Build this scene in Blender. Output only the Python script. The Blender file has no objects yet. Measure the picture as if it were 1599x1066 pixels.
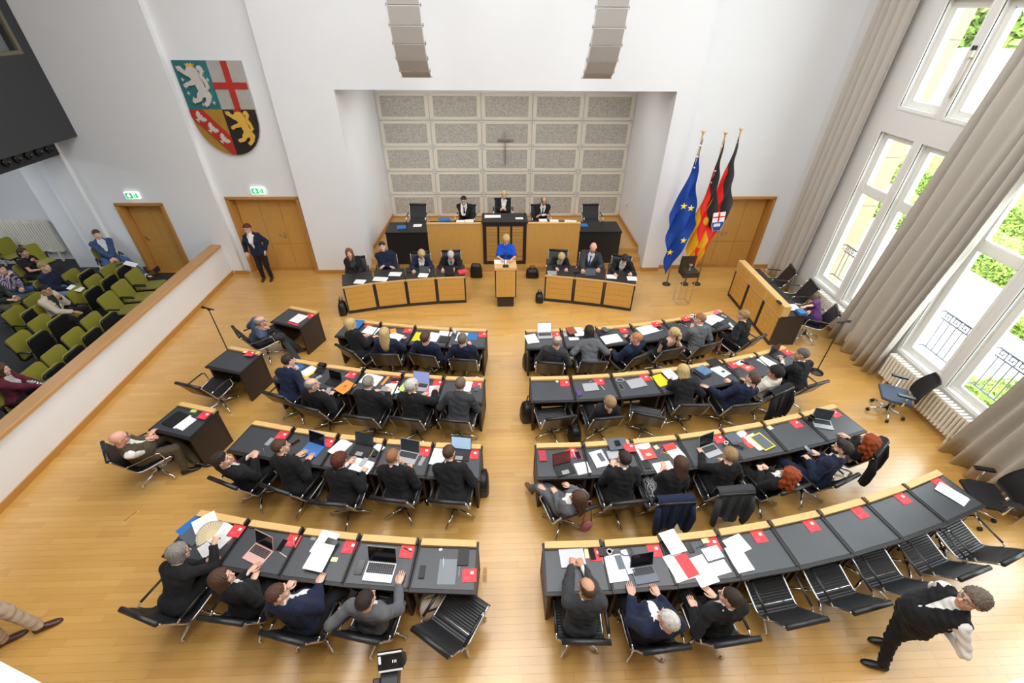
import bpy, bmesh, math, random
import numpy as np
from mathutils import Vector, Matrix

random.seed(7)
R = math.radians
PI = math.pi
SC = bpy.context.scene
COL = SC.collection

# ------------------------------------------------------------------ camera
CAM = np.array([0.0, 0.0, 6.2])
CF = np.array([0.03257376, 0.80207179, -0.59633866])
CR = np.array([0.99939058, -0.03362827, 0.00935982])
CU = np.array([0.01254659, 0.59628012, 0.80267839])
FPX = 699.177
cam = bpy.data.cameras.new('camera')
cam.lens = 36.0 * FPX / 1599.0
cam.sensor_width = 36.0
cam.sensor_fit = 'HORIZONTAL'
cam.clip_start = 0.02
cam.clip_end = 300
camo = bpy.data.objects.new('camera', cam)
COL.objects.link(camo)
camo.matrix_world = Matrix(((CR[0], CU[0], -CF[0], CAM[0]), (CR[1], CU[1], -CF[1], CAM[1]),
                            (CR[2], CU[2], -CF[2], CAM[2]), (0, 0, 0, 1)))
SC.camera = camo

# ------------------------------------------------------------------ sky, exposure
world = bpy.data.worlds.new('sky')
SC.world = world
world.use_nodes = True
wn = world.node_tree
bg = wn.nodes['Background']
bg.inputs[0].default_value = (0.90, 0.95, 1.0, 1)
bg.inputs[1].default_value = 9.0
SC.view_settings.view_transform = 'Standard'
SC.view_settings.look = 'None'
SC.view_settings.gamma = 1.0
SC.view_settings.use_curve_mapping = False
SC.view_settings.exposure = 0.06
SC.cycles.use_denoising = True
SC.cycles.max_bounces = 8
SC.cycles.diffuse_bounces = 4
SC.cycles.glossy_bounces = 3
SC.cycles.transparent_max_bounces = 12
SC.cycles.caustics_reflective = False
SC.cycles.caustics_refractive = False
SC.cycles.sample_clamp_indirect = 6.0

# daylight entering the tall windows, and the luminous ceiling panels of the hall
def area(name, loc, rot, sx, sy, power, color=(1, 1, 1)):
    l = bpy.data.lights.new(name, 'AREA')
    l.shape = 'RECTANGLE'
    l.size = sx
    l.size_y = sy
    l.energy = power
    l.color = color
    o = bpy.data.objects.new(name, l)
    COL.objects.link(o)
    o.location = loc
    o.rotation_euler = rot
    return o
CEIL = 9.4
CEILING_LAMPS = [(x, y) for x in (-4.2, 0.3, 4.8) for y in (1.0, 4.6, 8.2)]
for (lx, ly) in CEILING_LAMPS:
    area('ceiling_lamp_light', (lx, ly, CEIL - 0.13), (0, 0, 0), 2.6, 2.6, 105 if ly > 8 else 165, (0.99, 0.99, 0.985))

# downlight strips in the ceiling of the recess
RECESS_LAMPS = [(-1.9, 13.2), (0.32, 13.2), (2.5, 13.2)]
for (lx, ly) in RECESS_LAMPS:
    area('recess_lamp_light', (lx, ly, 4.655), (0, 0, 0), 1.7, 0.5, 23, (1.0, 0.985, 0.955))

# added cool panels under the booth, standing in for daylight from gallery windows
GALLERY_FILLS = [(-12.6, 10.2), (-12.6, 7.4)]
for (lx, ly) in GALLERY_FILLS:
    area('gallery_daylight_fill', (lx, ly, 3.64), (0, 0, 0), 1.2, 1.2, 42, (0.86, 0.93, 1.0))

# ------------------------------------------------------------------ helpers
def ray(u, v):
    return CF + CR * (u - 799.5) / FPX - CU * (v - 533.0) / FPX
def at(u, v, z=0.0):
    """the point of the plane z that the photograph shows at pixel u, v"""
    d = ray(u, v)
    return CAM + d * ((z - CAM[2]) / d[2])
def at_y(u, v, y):
    d = ray(u, v)
    return CAM + d * (y / d[1])

def tag(o, label=None, cat=None, group=None, kind=None):
    if label: o['label'] = label
    if cat: o['category'] = cat
    if group: o['group'] = group
    if kind: o['kind'] = kind
    return o
def thing(name, label, cat, loc=(0, 0, 0), rz=0.0, group=None):
    o = bpy.data.objects.new(name, None)
    o.empty_display_size = 0.1
    COL.objects.link(o)
    o.location = loc
    o.rotation_euler = (0, 0, rz)
    return tag(o, label, cat, group)
def put(name, me, parent=None, loc=None, rz=None):
    o = bpy.data.objects.new(name, me)
    COL.objects.link(o)
    if parent is not None: o.parent = parent
    if loc is not None: o.location = loc
    if rz is not None: o.rotation_euler = (0, 0, rz)
    return o
def copy_tree(o, parent=None):
    c = o.copy()
    COL.objects.link(c)
    if parent is not None: c.parent = parent
    for ch in list(o.children):
        copy_tree(ch, c)
    return c

# ------------------------------------------------------------------ materials
MATS = {}
def mat(name, color, rough=0.5, metal=0.0, noise=0.0, scale=8.0, bump=0.0, bscale=60.0, spec=0.5, stretch=None,
        emit=None, rand=0.0, coat=0.0, sheen=0.0):
    if name in MATS: return MATS[name]
    m = bpy.data.materials.new(name)
    m.use_nodes = True
    nt = m.node_tree
    N, L = nt.nodes, nt.links
    b = N['Principled BSDF']
    c = tuple(color) + (1.0,)
    b.inputs['Base Color'].default_value = c
    b.inputs['Roughness'].default_value = rough
    b.inputs['Metallic'].default_value = metal
    b.inputs['Specular IOR Level'].default_value = spec
    if coat:
        b.inputs['Coat Weight'].default_value = coat
        b.inputs['Coat Roughness'].default_value = 0.3
        b.inputs['Coat IOR'].default_value = 1.7
    if sheen:
        b.inputs['Sheen Weight'].default_value = sheen
    if emit:
        b.inputs['Emission Color'].default_value = c
        b.inputs['Emission Strength'].default_value = emit
    tc = N.new('ShaderNodeTexCoord')
    mp = N.new('ShaderNodeMapping')
    L.new(tc.outputs['Object'], mp.inputs[0])
    if stretch: mp.inputs['Scale'].default_value = stretch
    src = None
    if noise:
        nz = N.new('ShaderNodeTexNoise')
        nz.inputs['Scale'].default_value = scale
        nz.inputs['Detail'].default_value = 4
        L.new(mp.outputs[0], nz.inputs['Vector'])
        mx = N.new('ShaderNodeMix'); mx.data_type = 'RGBA'
        L.new(nz.outputs[0], mx.inputs[0])
        mx.inputs[6].default_value = tuple(max(0, x * (1 - noise)) for x in color) + (1,)
        mx.inputs[7].default_value = tuple(min(1, x * (1 + noise)) for x in color) + (1,)
        src = mx.outputs[2]
    if rand:
        oi = N.new('ShaderNodeObjectInfo')
        hs = N.new('ShaderNodeHueSaturation')
        mr = N.new('ShaderNodeMapRange')
        mr.inputs[3].default_value = 1 - rand
        mr.inputs[4].default_value = 1 + rand
        L.new(oi.outputs['Random'], mr.inputs[0])
        L.new(mr.outputs[0], hs.inputs['Value'])
        if src: L.new(src, hs.inputs['Color'])
        else: hs.inputs['Color'].default_value = c
        src = hs.outputs[0]
    if src: L.new(src, b.inputs['Base Color'])
    if bump:
        n2 = N.new('ShaderNodeTexNoise')
        n2.inputs['Scale'].default_value = bscale
        n2.inputs['Detail'].default_value = 3
        L.new(mp.outputs[0], n2.inputs['Vector'])
        bp = N.new('ShaderNodeBump')
        bp.inputs['Strength'].default_value = bump
        bp.inputs['Distance'].default_value = 0.01
        L.new(n2.outputs[0], bp.inputs['Height'])
        L.new(bp.outputs[0], b.inputs['Normal'])
    MATS[name] = m
    return m
def srgb(r, g, b):
    f = lambda c: (c / 255 / 12.92) if c / 255 <= 0.04045 else ((c / 255 + 0.055) / 1.055) ** 2.4
    return (f(r), f(g), f(b))

WHITE = mat('white_plaster', srgb(235, 237, 240), 0.9, noise=0.015, scale=2, bump=0.06, bscale=90)
WALLG = mat('window_wall_paint', srgb(226, 225, 222), 0.85, noise=0.01, scale=2, bump=0.05)
OAK = mat('oak_veneer', srgb(208, 158, 84), 0.42, noise=0.14, scale=5, stretch=(6, 6, 0.7), spec=0.4)
OAKX = mat('oak_ledge', srgb(222, 182, 120), 0.42, noise=0.12, scale=6, stretch=(0.8, 9, 9), spec=0.4)
OAKD = mat('oak_skirting', srgb(190, 138, 70), 0.45, noise=0.12, scale=4, stretch=(1, 1, 6))
RAILM = mat('oak_rail', srgb(196, 150, 98), 0.4, noise=0.12, scale=4, stretch=(9, 0.7, 9))
DARKW = mat('dark_stained_wood', srgb(52, 42, 38), 0.5, noise=0.25, scale=9, stretch=(1, 1, 6))
BLACKW = mat('black_wood', srgb(34, 32, 33), 0.42, noise=0.2, scale=8)
PAD = mat('charcoal_leather_pad', srgb(58, 62, 68), 0.36, noise=0.08, scale=30, bump=0.10, bscale=220, spec=0.8)
LEATH = mat('black_leather', srgb(34, 35, 37), 0.36, noise=0.15, scale=20, bump=0.15, bscale=90, spec=0.5)
LEATHB = mat('dark_brown_shell', srgb(60, 47, 38), 0.34, noise=0.12, scale=6, bump=0.06, bscale=120, spec=0.5)
CHROME = mat('chrome', (0.75, 0.75, 0.76), 0.12, 1.0)
ALU = mat('brushed_aluminium', (0.62, 0.62, 0.63), 0.3, 1.0)
PAPER = mat('white_paper', srgb(240, 240, 240), 0.75, noise=0.01)
PLBLK = mat('black_plastic', srgb(28, 28, 30), 0.4, spec=0.5)
SCRBLK = mat('black_glass', srgb(16, 17, 20), 0.12, spec=0.6)
RED = mat('red_cover', srgb(226, 62, 66), 0.5)
CARPET = mat('charcoal_carpet', srgb(50, 50, 52), 0.95, noise=0.3, scale=120, bump=0.3, bscale=300)

# ------------------------------------------------------------------ mesh builder
class MB:
    def __init__(s):
        s.v = []; s.f = []; s.m = []; s.sm = []
    def add(s, vs, fs, mi=0, smooth=False):
        k = len(s.v)
        s.v.extend([tuple(map(float, p)) for p in vs])
        for f in fs:
            s.f.append(tuple(i + k for i in f)); s.m.append(mi); s.sm.append(smooth)
        return s
    def box(s, c, d, rz=0.0, mi=0, M=None):
        hx, hy, hz = d[0] / 2, d[1] / 2, d[2] / 2
        vs = []
        ca, sa = math.cos(rz), math.sin(rz)
        for z in (-hz, hz):
            for x, y in ((-hx, -hy), (hx, -hy), (hx, hy), (-hx, hy)):
                p = Vector((c[0] + x * ca - y * sa, c[1] + x * sa + y * ca, c[2] + z))
                vs.append(M @ p if M else p)
        return s.add(vs, [(3, 2, 1, 0), (4, 5, 6, 7), (0, 1, 5, 4), (1, 2, 6, 5), (2, 3, 7, 6), (3, 0, 4, 7)], mi)
    def bbox(s, x0, x1, y0, y1, z0, z1, mi=0):
        return s.box(((x0 + x1) / 2, (y0 + y1) / 2, (z0 + z1) / 2), (abs(x1 - x0), abs(y1 - y0), abs(z1 - z0)), 0, mi)
    def prism(s, poly, z0, z1, mi=0, M=None, smooth=False):
        """closed polygon in the xy plane, extruded from z0 to z1; M maps to place"""
        n = len(poly)
        a = 0.0
        for i in range(n):
            x0, y0 = poly[i]; x1, y1 = poly[(i + 1) % n]
            a += x0 * y1 - x1 * y0
        if a < 0: poly = poly[::-1]
        vs = [Vector((x, y, z0)) for x, y in poly] + [Vector((x, y, z1)) for x, y in poly]
        if M: vs = [M @ p for p in vs]
        fs = [tuple(range(n - 1, -1, -1)), tuple(range(n, 2 * n))]
        s.add(vs, fs, mi)
        k = len(s.v) - 2 * n
        for i in range(n):
            j = (i + 1) % n
            s.f.append((k + i, k + j, k + n + j, k + n + i)); s.m.append(mi); s.sm.append(smooth)
        return s
    def tube(s, pts, r, n=8, mi=0, cap=True, closed=False, flat=None):
        pts = [Vector(p) for p in pts]
        k = len(pts)
        rs = r if hasattr(r, '__len__') else [r] * k
        t0 = (pts[1] - pts[0]).normalized()
        up = Vector((0, 0, 1)) if abs(t0.z) < 0.9 else Vector((1, 0, 0))
        nx = t0.cross(up).normalized()
        vs = []; fs = []
        for i, p in enumerate(pts):
            if closed: t = (pts[(i + 1) % k] - pts[i - 1])
            else: t = (pts[min(i + 1, k - 1)] - pts[max(i - 1, 0)])
            t = t.normalized()
            nx = (nx - t * nx.dot(t))
            nx = nx.normalized() if nx.length > 1e-6 else t.orthogonal().normalized()
            ny = t.cross(nx)
            fx, fy = flat if flat else (1, 1)
            for j in range(n):
                a = 2 * PI * j / n
                vs.append(p + nx * math.cos(a) * rs[i] * fx + ny * math.sin(a) * rs[i] * fy)
        for i in range(k if closed else k - 1):
            i2 = (i + 1) % k
            for j in range(n):
                j2 = (j + 1) % n
                fs.append((i * n + j, i * n + j2, i2 * n + j2, i2 * n + j))
        s.add(vs, fs, mi, True)
        if cap and not closed:
            b = len(s.v) - k * n
            s.f.append(tuple(b + j for j in range(n - 1, -1, -1))); s.m.append(mi); s.sm.append(False)
            s.f.append(tuple(b + (k - 1) * n + j for j in range(n))); s.m.append(mi); s.sm.append(False)
        return s
    def lathe(s, prof, c=(0, 0, 0), n=16, mi=0, M=None):
        """profile of (radius, z) pairs turned about the z axis"""
        vs = []; fs = []
        for rr, z in prof:
            for j in range(n):
                a = 2 * PI * j / n
                p = Vector((c[0] + rr * math.cos(a), c[1] + rr * math.sin(a), c[2] + z))
                vs.append(M @ p if M else p)
        for i in range(len(prof) - 1):
            for j in range(n):
                j2 = (j + 1) % n
                fs.append((i * n + j, i * n + j2, (i + 1) * n + j2, (i + 1) * n + j))
        s.add(vs, fs, mi, True)
        b = len(s.v) - len(vs)
        s.f.append(tuple(b + j for j in range(n - 1, -1, -1))); s.m.append(mi); s.sm.append(False)
        s.f.append(tuple(b + (len(prof) - 1) * n + j for j in range(n))); s.m.append(mi); s.sm.append(False)
        return s
    def sphere(s, c, r, n=10, mi=0, sq=(1, 1, 1), M=None):
        vs = []; fs = []
        m = n // 2 + 1
        for i in range(m + 1):
            th = PI * i / m
            for j in range(n):
                a = 2 * PI * j / n
                p = Vector((c[0] + r * sq[0] * math.sin(th) * math.cos(a), c[1] + r * sq[1] * math.sin(th) * math.sin(a), c[2] + r * sq[2] * math.cos(th)))
                vs.append(M @ p if M else p)
        for i in range(m):
            for j in range(n):
                j2 = (j + 1) % n
                fs.append((i * n + j, (i + 1) * n + j, (i + 1) * n + j2, i * n + j2))
        return s.add(vs, fs, mi, True)
    def mesh(s, name, mats):
        me = bpy.data.meshes.new(name)
        me.from_pydata(s.v, [], s.f)
        if not isinstance(mats, (list, tuple)): mats = [mats]
        for m in mats: me.materials.append(m)
        me.polygons.foreach_set('material_index', s.m)
        me.polygons.foreach_set('use_smooth', s.sm)
        me.update()
        return me
    def build(s, name, mats, parent=None, loc=None, rz=None):
        return put(name, s.mesh(name, mats), parent, loc, rz)
def bevel(o, w=0.004, seg=1):
    md = o.modifiers.new('bevel', 'BEVEL'); md.width = w; md.segments = seg; md.limit_method = 'ANGLE'
    return o
# ================================================================== THE SETTING
# ---- floor: parquet laid in strips across the hall
def parquet_mat():
    m = mat('oak_parquet', srgb(206, 146, 76), 0.36, spec=0.5, coat=1.0)
    nt = m.node_tree; N, L = nt.nodes, nt.links
    b = N['Principled BSDF']
    at_ = N.new('ShaderNodeAttribute'); at_.attribute_name = 'tint'
    geo = N.new('ShaderNodeNewGeometry')
    mp = N.new('ShaderNodeMapping'); mp.inputs['Scale'].default_value = (1.2, 22, 1)
    L.new(geo.outputs['Position'], mp.inputs[0])
    nz = N.new('ShaderNodeTexNoise'); nz.inputs['Scale'].default_value = 1.6; nz.inputs['Detail'].default_value = 5
    L.new(mp.outputs[0], nz.inputs['Vector'])
    ad = N.new('ShaderNodeMath'); ad.operation = 'MULTIPLY_ADD'
    L.new(nz.outputs[0], ad.inputs[0]); ad.inputs[1].default_value = 0.35
    L.new(at_.outputs['Fac'], ad.inputs[2])
    cr = N.new('ShaderNodeValToRGB')
    cr.color_ramp.elements[0].position = 0.0; cr.color_ramp.elements[0].color = srgb(194, 141, 66) + (1,)
    cr.color_ramp.elements[1].position = 1.35 / 1.35; cr.color_ramp.elements[1].color = srgb(226, 179, 100) + (1,)
    L.new(ad.outputs[0], cr.inputs[0])
    L.new(cr.outputs[0], b.inputs['Base Color'])
    mr = N.new('ShaderNodeMapRange'); mr.inputs[3].default_value = 0.26; mr.inputs[4].default_value = 0.38
    L.new(nz.outputs[0], mr.inputs[0]); L.new(mr.outputs[0], b.inputs['Roughness'])
    return m
PARQ = parquet_mat()
fl = MB().bbox(-7.56, 8.2, -2.6, 12.4, -0.25, -0.014).build('floor', OAKD)
tag(fl, kind='structure')
def plank_mesh(x0, x1, y0, y1, tint):
    pass
SW = 0.088
rng = random.Random(3)
planks = []
y = -0.6
row = 0
while y < 11.9:
    x = -7.55 + rng.uniform(-0.9, 0)
    while x < 8.1:
        ln = rng.choice((0.45, 0.6, 0.6, 0.75, 0.9, 1.1))
        x0, x1 = max(x, -7.55), min(x + ln, 8.15)
        if x1 - x0 > 0.03: planks.append((x0, x1, y, y + SW, rng.gauss(0.36, 0.11)))
        x += ln
    y += SW
    row += 1
def plank_geo(mb, p):
    g = 0.0006
    mb.bbox(p[0] + g, p[1] - g, p[2] + g, p[3] - g, -0.014, 0.0)
def in_frame(x, y):
    d = np.array([x, y, 0.0]) - CAM
    w = d @ CF
    u = 799.5 + FPX * (d @ CR) / w; v = 533 - FPX * (d @ CU) / w
    return w > 0 and -20 < u < 1620 and v < 1085
seen = sorted([p for p in planks if in_frame((p[0] + p[1]) / 2, p[2])], key=lambda p: (p[2], abs(p[0])))
near = set(seen[:295])
def tint_attr(me, vals):
    a = me.attributes.new('tint', 'FLOAT', 'POINT')
    a.data.foreach_set('value', vals)
rest = MB(); tv = []
for p in planks:
    if p in near:
        mb = MB(); plank_geo(mb, p)
        me = mb.mesh('plank', PARQ)
        tint_attr(me, [p[4]] * len(mb.v))
        put('plank', me, fl)
    else:
        k = len(rest.v); plank_geo(rest, p); tv += [p[4]] * (len(rest.v) - k)
me = rest.mesh('planks', PARQ); tint_attr(me, tv)
tag(put('planks', me, fl), kind='stuff')

# ---- back wall with two door niches and the recess of the presidium
YB = 11.92      # plane of the door niches
YC = 11.76      # plane of the proud parts
TOPZ = 9.5
wb = MB()
def wall_y(x0, x1, z0, z1, y=YB, th=0.4): wb.bbox(x0, x1, y, y + th, z0, z1)
wall_y(-11.2, -9.86, 0, TOPZ, YC); wall_y(-9.86, -8.64, 2.06, TOPZ, YC); wall_y(-8.64, -7.26, 0, TOPZ, YC)
wall_y(-7.26, -7.10, 0, TOPZ); wall_y(-7.10, -5.20, 2.16, TOPZ); wall_y(-5.20, -5.12, 0, TOPZ)
wall_y(-5.12, -3.66, 0, TOPZ, YC); wall_y(-3.66, 4.28, 4.68, TOPZ, YC); wall_y(4.28, 4.78, 0, TOPZ, YC)
wall_y(4.78, 5.78, 0, TOPZ); wall_y(5.78, 7.68, 2.14, TOPZ); wall_y(7.68, 8.5, 0, TOPZ)
# recess shell
wb.prism([(-3.66, YC + 0.2), (-3.52, 14.96), (-3.9, 14.96), (-3.9, YC + 0.2)], 0, 4.9)
wb.prism([(4.28, YC + 0.2), (4.26, 14.96), (4.6, 14.96), (4.6, YC + 0.2)], 0, 4.9)
wb.bbox(-3.9, 4.6, YC + 0.3, 15.0, 4.68, 4.9)
wb.bbox(-3.9, 4.6, 14.96, 15.2, 0, 4.9)
tag(wb.build('wall_back', WHITE), kind='structure')
back_wall = bpy.data.objects['wall_back']

# acoustic panels of the recess: 5 x 5, cream frame, speckled perforated field, corner bolts
def panel_mat():
    m = mat('perforated_field', srgb(176, 172, 162), 0.85)
    nt = m.node_tree; N, L = nt.nodes, nt.links
    b = N['Principled BSDF']
    g = N.new('ShaderNodeNewGeometry')
    v = N.new('ShaderNodeTexVoronoi'); v.inputs['Scale'].default_value = 34
    L.new(g.outputs['Position'], v.inputs['Vector'])
    cr = N.new('ShaderNodeValToRGB')
    cr.color_ramp.elements[0].color = srgb(172, 169, 160) + (1,); cr.color_ramp.elements[1].color = srgb(212, 208, 198) + (1,)
    cr.color_ramp.elements[0].position = 0.2; cr.color_ramp.elements[1].position = 0.75
    L.new(v.outputs['Color'], cr.inputs[0])
    L.new(cr.outputs[0], b.inputs['Base Color'])
    return m
CREAM = mat('cream_panel_frame', srgb(230, 225, 210), 0.6)
PERF = panel_mat()
PW, PH = 7.74 / 5, 3.75 / 5
pm = MB()
w2, h2 = PW / 2 - 0.012, PH / 2 - 0.012
iw, ih = w2 - 0.115, h2 - 0.085
pm.bbox(-w2, w2, -0.03, 0, -h2, -ih); pm.bbox(-w2, w2, -0.03, 0, ih, h2)
pm.bbox(-w2, -iw, -0.03, 0, -ih, ih); pm.bbox(iw, w2, -0.03, 0, -ih, ih)
pm.bbox(-iw, iw, -0.018, 0, -ih, ih, 1)
for k in range(16):
    z = -ih + (k + 0.5) * 2 * ih / 16
    pm.bbox(-iw, iw, -0.021, -0.017, z - 0.004, z + 0.004, 2)
pme = pm.mesh('panel', [CREAM, PERF, mat('panel_slot', srgb(172, 168, 160), 0.8)])
bm_ = MB()
for sx in (-1, 1):
    for sz in (-1, 1):
        bm_.box((sx * (w2 - 0.05), -0.035, sz * (h2 - 0.045)), (0.028, 0.012, 0.028))
bolt_me = bm_.mesh('bolts', ALU)
for i in range(5):
    for j in range(5):
        o = put('panel', pme, back_wall, (-3.50 + PW * (i + 0.5), 14.955, 0.47 + PH * (j + 0.5)))
        put('bolts', bolt_me, o)
# steel cross on the panel wall
cx = MB().bbox(0.305, 0.335, 14.86, 14.90, 2.2, 3.15).bbox(0.08, 0.56, 14.858, 14.898, 2.915, 2.945)
cx.box((0.32, 14.91, 2.6), (0.02, 0.06, 0.02))
tag(cx.build('cross', ALU), 'slim steel cross mounted on the panelled wall above the presidium', 'cross')
# wall sockets in the recess
for sx in (-3.49, 4.22):
    tag(MB().box((sx, 14.2, 1.15), (0.02, 0.09, 0.09)).build('wall_socket', PAPER), 'white wall socket on the %s cheek of the panelled recess' % ('gallery' if sx < 0 else 'window'), 'socket')

# platform and steps of the presidium
pf = MB()
pf.bbox(-3.64, 4.26, 12.36, 14.96, 0, 0.45); pf.bbox(-3.64, 4.26, 12.06, 12.36, 0, 0.30); pf.bbox(-3.64, 4.26, 11.78, 12.06, 0, 0.15)
tag(pf.build('floor_platform', PARQ), kind='structure')

# ---- skirting
tr = MB()
for x0, x1, y in ((-5.12, -3.66, YC), (4.28, 4.78, YC), (4.78, 5.76, YB), (7.72, 8.15, YB)):
    tr.bbox(x0, x1, y - 0.022, y, 0, 0.11)
tr.bbox(-5.20, -5.12, YC - 0.02, YB, 0, 0.11); tr.bbox(-7.5, -7.12, YC - 0.022, YC, 0, 0.11)
tag(tr.build('baseboard_back', OAKD), kind='structure')
ps = MB().bbox(-3.51, 4.25, 14.91, 14.935, 0.45, 0.49); ps.prism([(-3.62, 12.4), (-3.6, 12.4), (-3.49, 14.95), (-3.51, 14.95)], 0.45, 0.55); ps.bbox(4.225, 4.25, 12.4, 14.95, 0.45, 0.55)
tag(ps.build('baseboard_recess', OAKD), kind='structure')

# ---- doors
def door(n, x0, x1, top, y, z0=0.0, split=0.66, handle_side=1, double=True, mullion=None):
    root = MB()
    fw = 0.055
    for a, b in ((x0 - 0.02, x0 + fw), (x1 - fw, x1 + 0.02)):
        root.bbox(a, b, y - 0.03, y + 0.30, z0, top)
    root.bbox(x0 - 0.02, x1 + 0.02, y - 0.03, y + 0.30, top - 0.02, top + 0.05)
    root.bbox(x0, x1, y + 0.30, y + 0.36, z0, top)
    root.bbox(x0, x1, y + 0.1, y + 0.3, z0 - 0.01, z0 + 0.01)
    d = root.build('door_%d' % n, OAKD)
    tag(d, kind='structure')
    ya = y + 0.25
    xs = [x0 + fw + 0.01 + (x1 - x0 - 2 * fw - 0.02) * t for t in mullion]
    for i in range(len(xs) - 1):
        for za, zb in ((z0 + 0.01, z0 + 0.74), (z0 + 0.748, top - 0.03)):
            MB().bbox(xs[i] + 0.004, xs[i + 1] - 0.004, ya, ya + 0.05, za, zb).build('panel', OAK, d)
    hx = x0 + (x1 - x0) * split
    h = MB()
    h.tube([(hx, ya, z0 + 1.04), (hx, ya - 0.06, z0 + 1.04), (hx + handle_side * 0.13, ya - 0.06, z0 + 1.04)], 0.011, 8)
    h.lathe([(0.026, 0), (0.026, 0.012)], n=12, M=Matrix.Translation((hx, ya, z0 + 1.04)) @ Matrix.Rotation(PI / 2, 4, 'X'))
    h.lathe([(0.026, 0), (0.026, 0.012)], n=12, M=Matrix.Translation((hx, ya, z0 + 0.95)) @ Matrix.Rotation(PI / 2, 4, 'X'))
    h.build('door_handle', ALU, d)
    return d
door(1, -7.08, -5.22, 2.13, YB, split=0.60, handle_side=-1, mullion=(0, 0.34, 0.65, 1))
door(2, 5.80, 7.66, 2.11, YB, split=0.42, handle_side=1, mullion=(0, 0.37, 0.68, 1))
door(3, -9.84, -8.66, 2.03, YC, split=0.14, handle_side=1, mullion=(0, 0.5, 1))

# ---- barrier between gallery and chamber
bw = MB().bbox(-7.72, -7.56, -2.6, 11.76, 0, 0.90)
tag(bw.build('wall_barrier', WHITE), kind='structure')
rl = MB().bbox(-7.78, -7.50, -2.6, 11.62, 0.90, 0.975).build('trim_1', RAILM); bevel(rl, 0.008)
tag(rl, kind='structure')
tag(MB().bbox(-7.56, -7.535, -2.6, 11.76, 0, 0.12).build('baseboard_left', OAKD), kind='structure')

# ---- gallery: carpeted floor, platform, side walls, booth above
g = MB().bbox(-15, -7.72, -2.6, 12.8, -0.25, 0.0); tag(g.build('floor_gallery', CARPET), kind='structure')
g = MB().bbox(-13.9, -9.75, 10.9, 12.5, 0.0, 0.15); tag(g.build('floor_landing', CARPET), kind='structure')
g = MB().bbox(-9.75, -9.73, 10.9, 11.74, 0, 0.152); g.bbox(-8.64, -7.72, 11.735, 11.76, 0, 0.11); g.bbox(-9.98, -9.86, 11.735, 11.76, 0.0, 0.26)
tag(g.build('baseboard_gallery', mat('brown_skirting', srgb(140, 88, 44), 0.5, noise=0.2, scale=5)), kind='structure')
lw = MB()
lw.bbox(-15.2, -15, -2.6, 13, 0, TOPZ)
lw.bbox(-15.2, -11.9, 12.5, 12.8, 0, TOPZ); lw.bbox(-11.9, -11.2, 11.95, 12.8, 0, TOPZ)
lw.bbox(-10.95, -10.45, 11.66, 11.78, 0, 3.68)
tag(lw.build('wall_left', mat('gallery_plaster', srgb(226, 226, 228), 0.9, noise=0.01, scale=2)), kind='structure')
BOOTH = mat('anthracite_panel', srgb(56, 57, 61), 0.75, noise=0.06, scale=40)
bo = MB()
XB = -9.88
for y0, y1, z0, z1 in ((11.5, 11.76, 3.68, TOPZ), (-2.6, 11.5, 3.68, 5.34), (-2.6, 11.5, 6.9, TOPZ), (-2.6, 7.5, 5.34, 6.9)):
    bo.bbox(XB - 0.25, XB, y0, y1, z0, z1)
bo.bbox(-15, XB - 0.25, -2.6, 11.76, 3.68, 3.85)
bo.bbox(-12.6, -12.5, 7, 11.7, 3.9, 7.5)
booth = tag(bo.build('wall_booth', BOOTH), kind='structure')
wf = MB()
OLIVE = mat('olive_window_frame', srgb(112, 108, 88), 0.5)
for a in ((7.5, 11.5, 5.34, 5.41), (7.5, 11.5, 6.83, 6.9)): wf.bbox(XB - 0.06, XB + 0.012, *a)
for a in ((11.42, 11.5, 5.41, 6.83), (7.5, 7.58, 5.41, 6.83)): wf.bbox(XB - 0.06, XB + 0.012, *a)
wfo = tag(wf.build('window_1', OLIVE), kind='structure')

def glass_mat():
    m = bpy.data.materials.new('window_glass'); m.use_nodes = True
    nt = m.node_tree; N, L = nt.nodes, nt.links
    for n in list(N): N.remove(n)
    out = N.new('ShaderNodeOutputMaterial'); mx = N.new('ShaderNodeMixShader')
    t = N.new('ShaderNodeBsdfTransparent'); t.inputs[0].default_value = (0.95, 0.97, 0.96, 1)
    gl = N.new('ShaderNodeBsdfGlossy'); gl.inputs['Roughness'].default_value = 0.02
    fr = N.new('ShaderNodeFresnel'); fr.inputs[0].default_value = 1.45
    nz = N.new('ShaderNodeTexNoise'); nz.inputs['Scale'].default_value = 1.5
    bp = N.new('ShaderNodeBump'); bp.inputs['Strength'].default_value = 0.02
    L.new(nz.outputs[0], bp.inputs['Height']); L.new(bp.outputs[0], gl.inputs['Normal'])
    gm = N.new('ShaderNodeNewGeometry'); ml = N.new('ShaderNodeMath'); ml.operation = 'MULTIPLY'
    iv = N.new('ShaderNodeMath'); iv.operation = 'SUBTRACT'; iv.inputs[0].default_value = 1
    L.new(gm.outputs['Backfacing'], iv.inputs[1]); L.new(fr.outputs[0], ml.inputs[0]); L.new(iv.outputs[0], ml.inputs[1])
    L.new(ml.outputs[0], mx.inputs[0]); L.new(t.outputs[0], mx.inputs[1]); L.new(gl.outputs[0], mx.inputs[2])
    L.new(mx.outputs[0], out.inputs[0])
    return m
GLASS = glass_mat()
MB().bbox(XB - 0.035, XB - 0.025, 7.58, 11.42, 5.41, 6.83).build('pane', GLASS, wfo)
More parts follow.
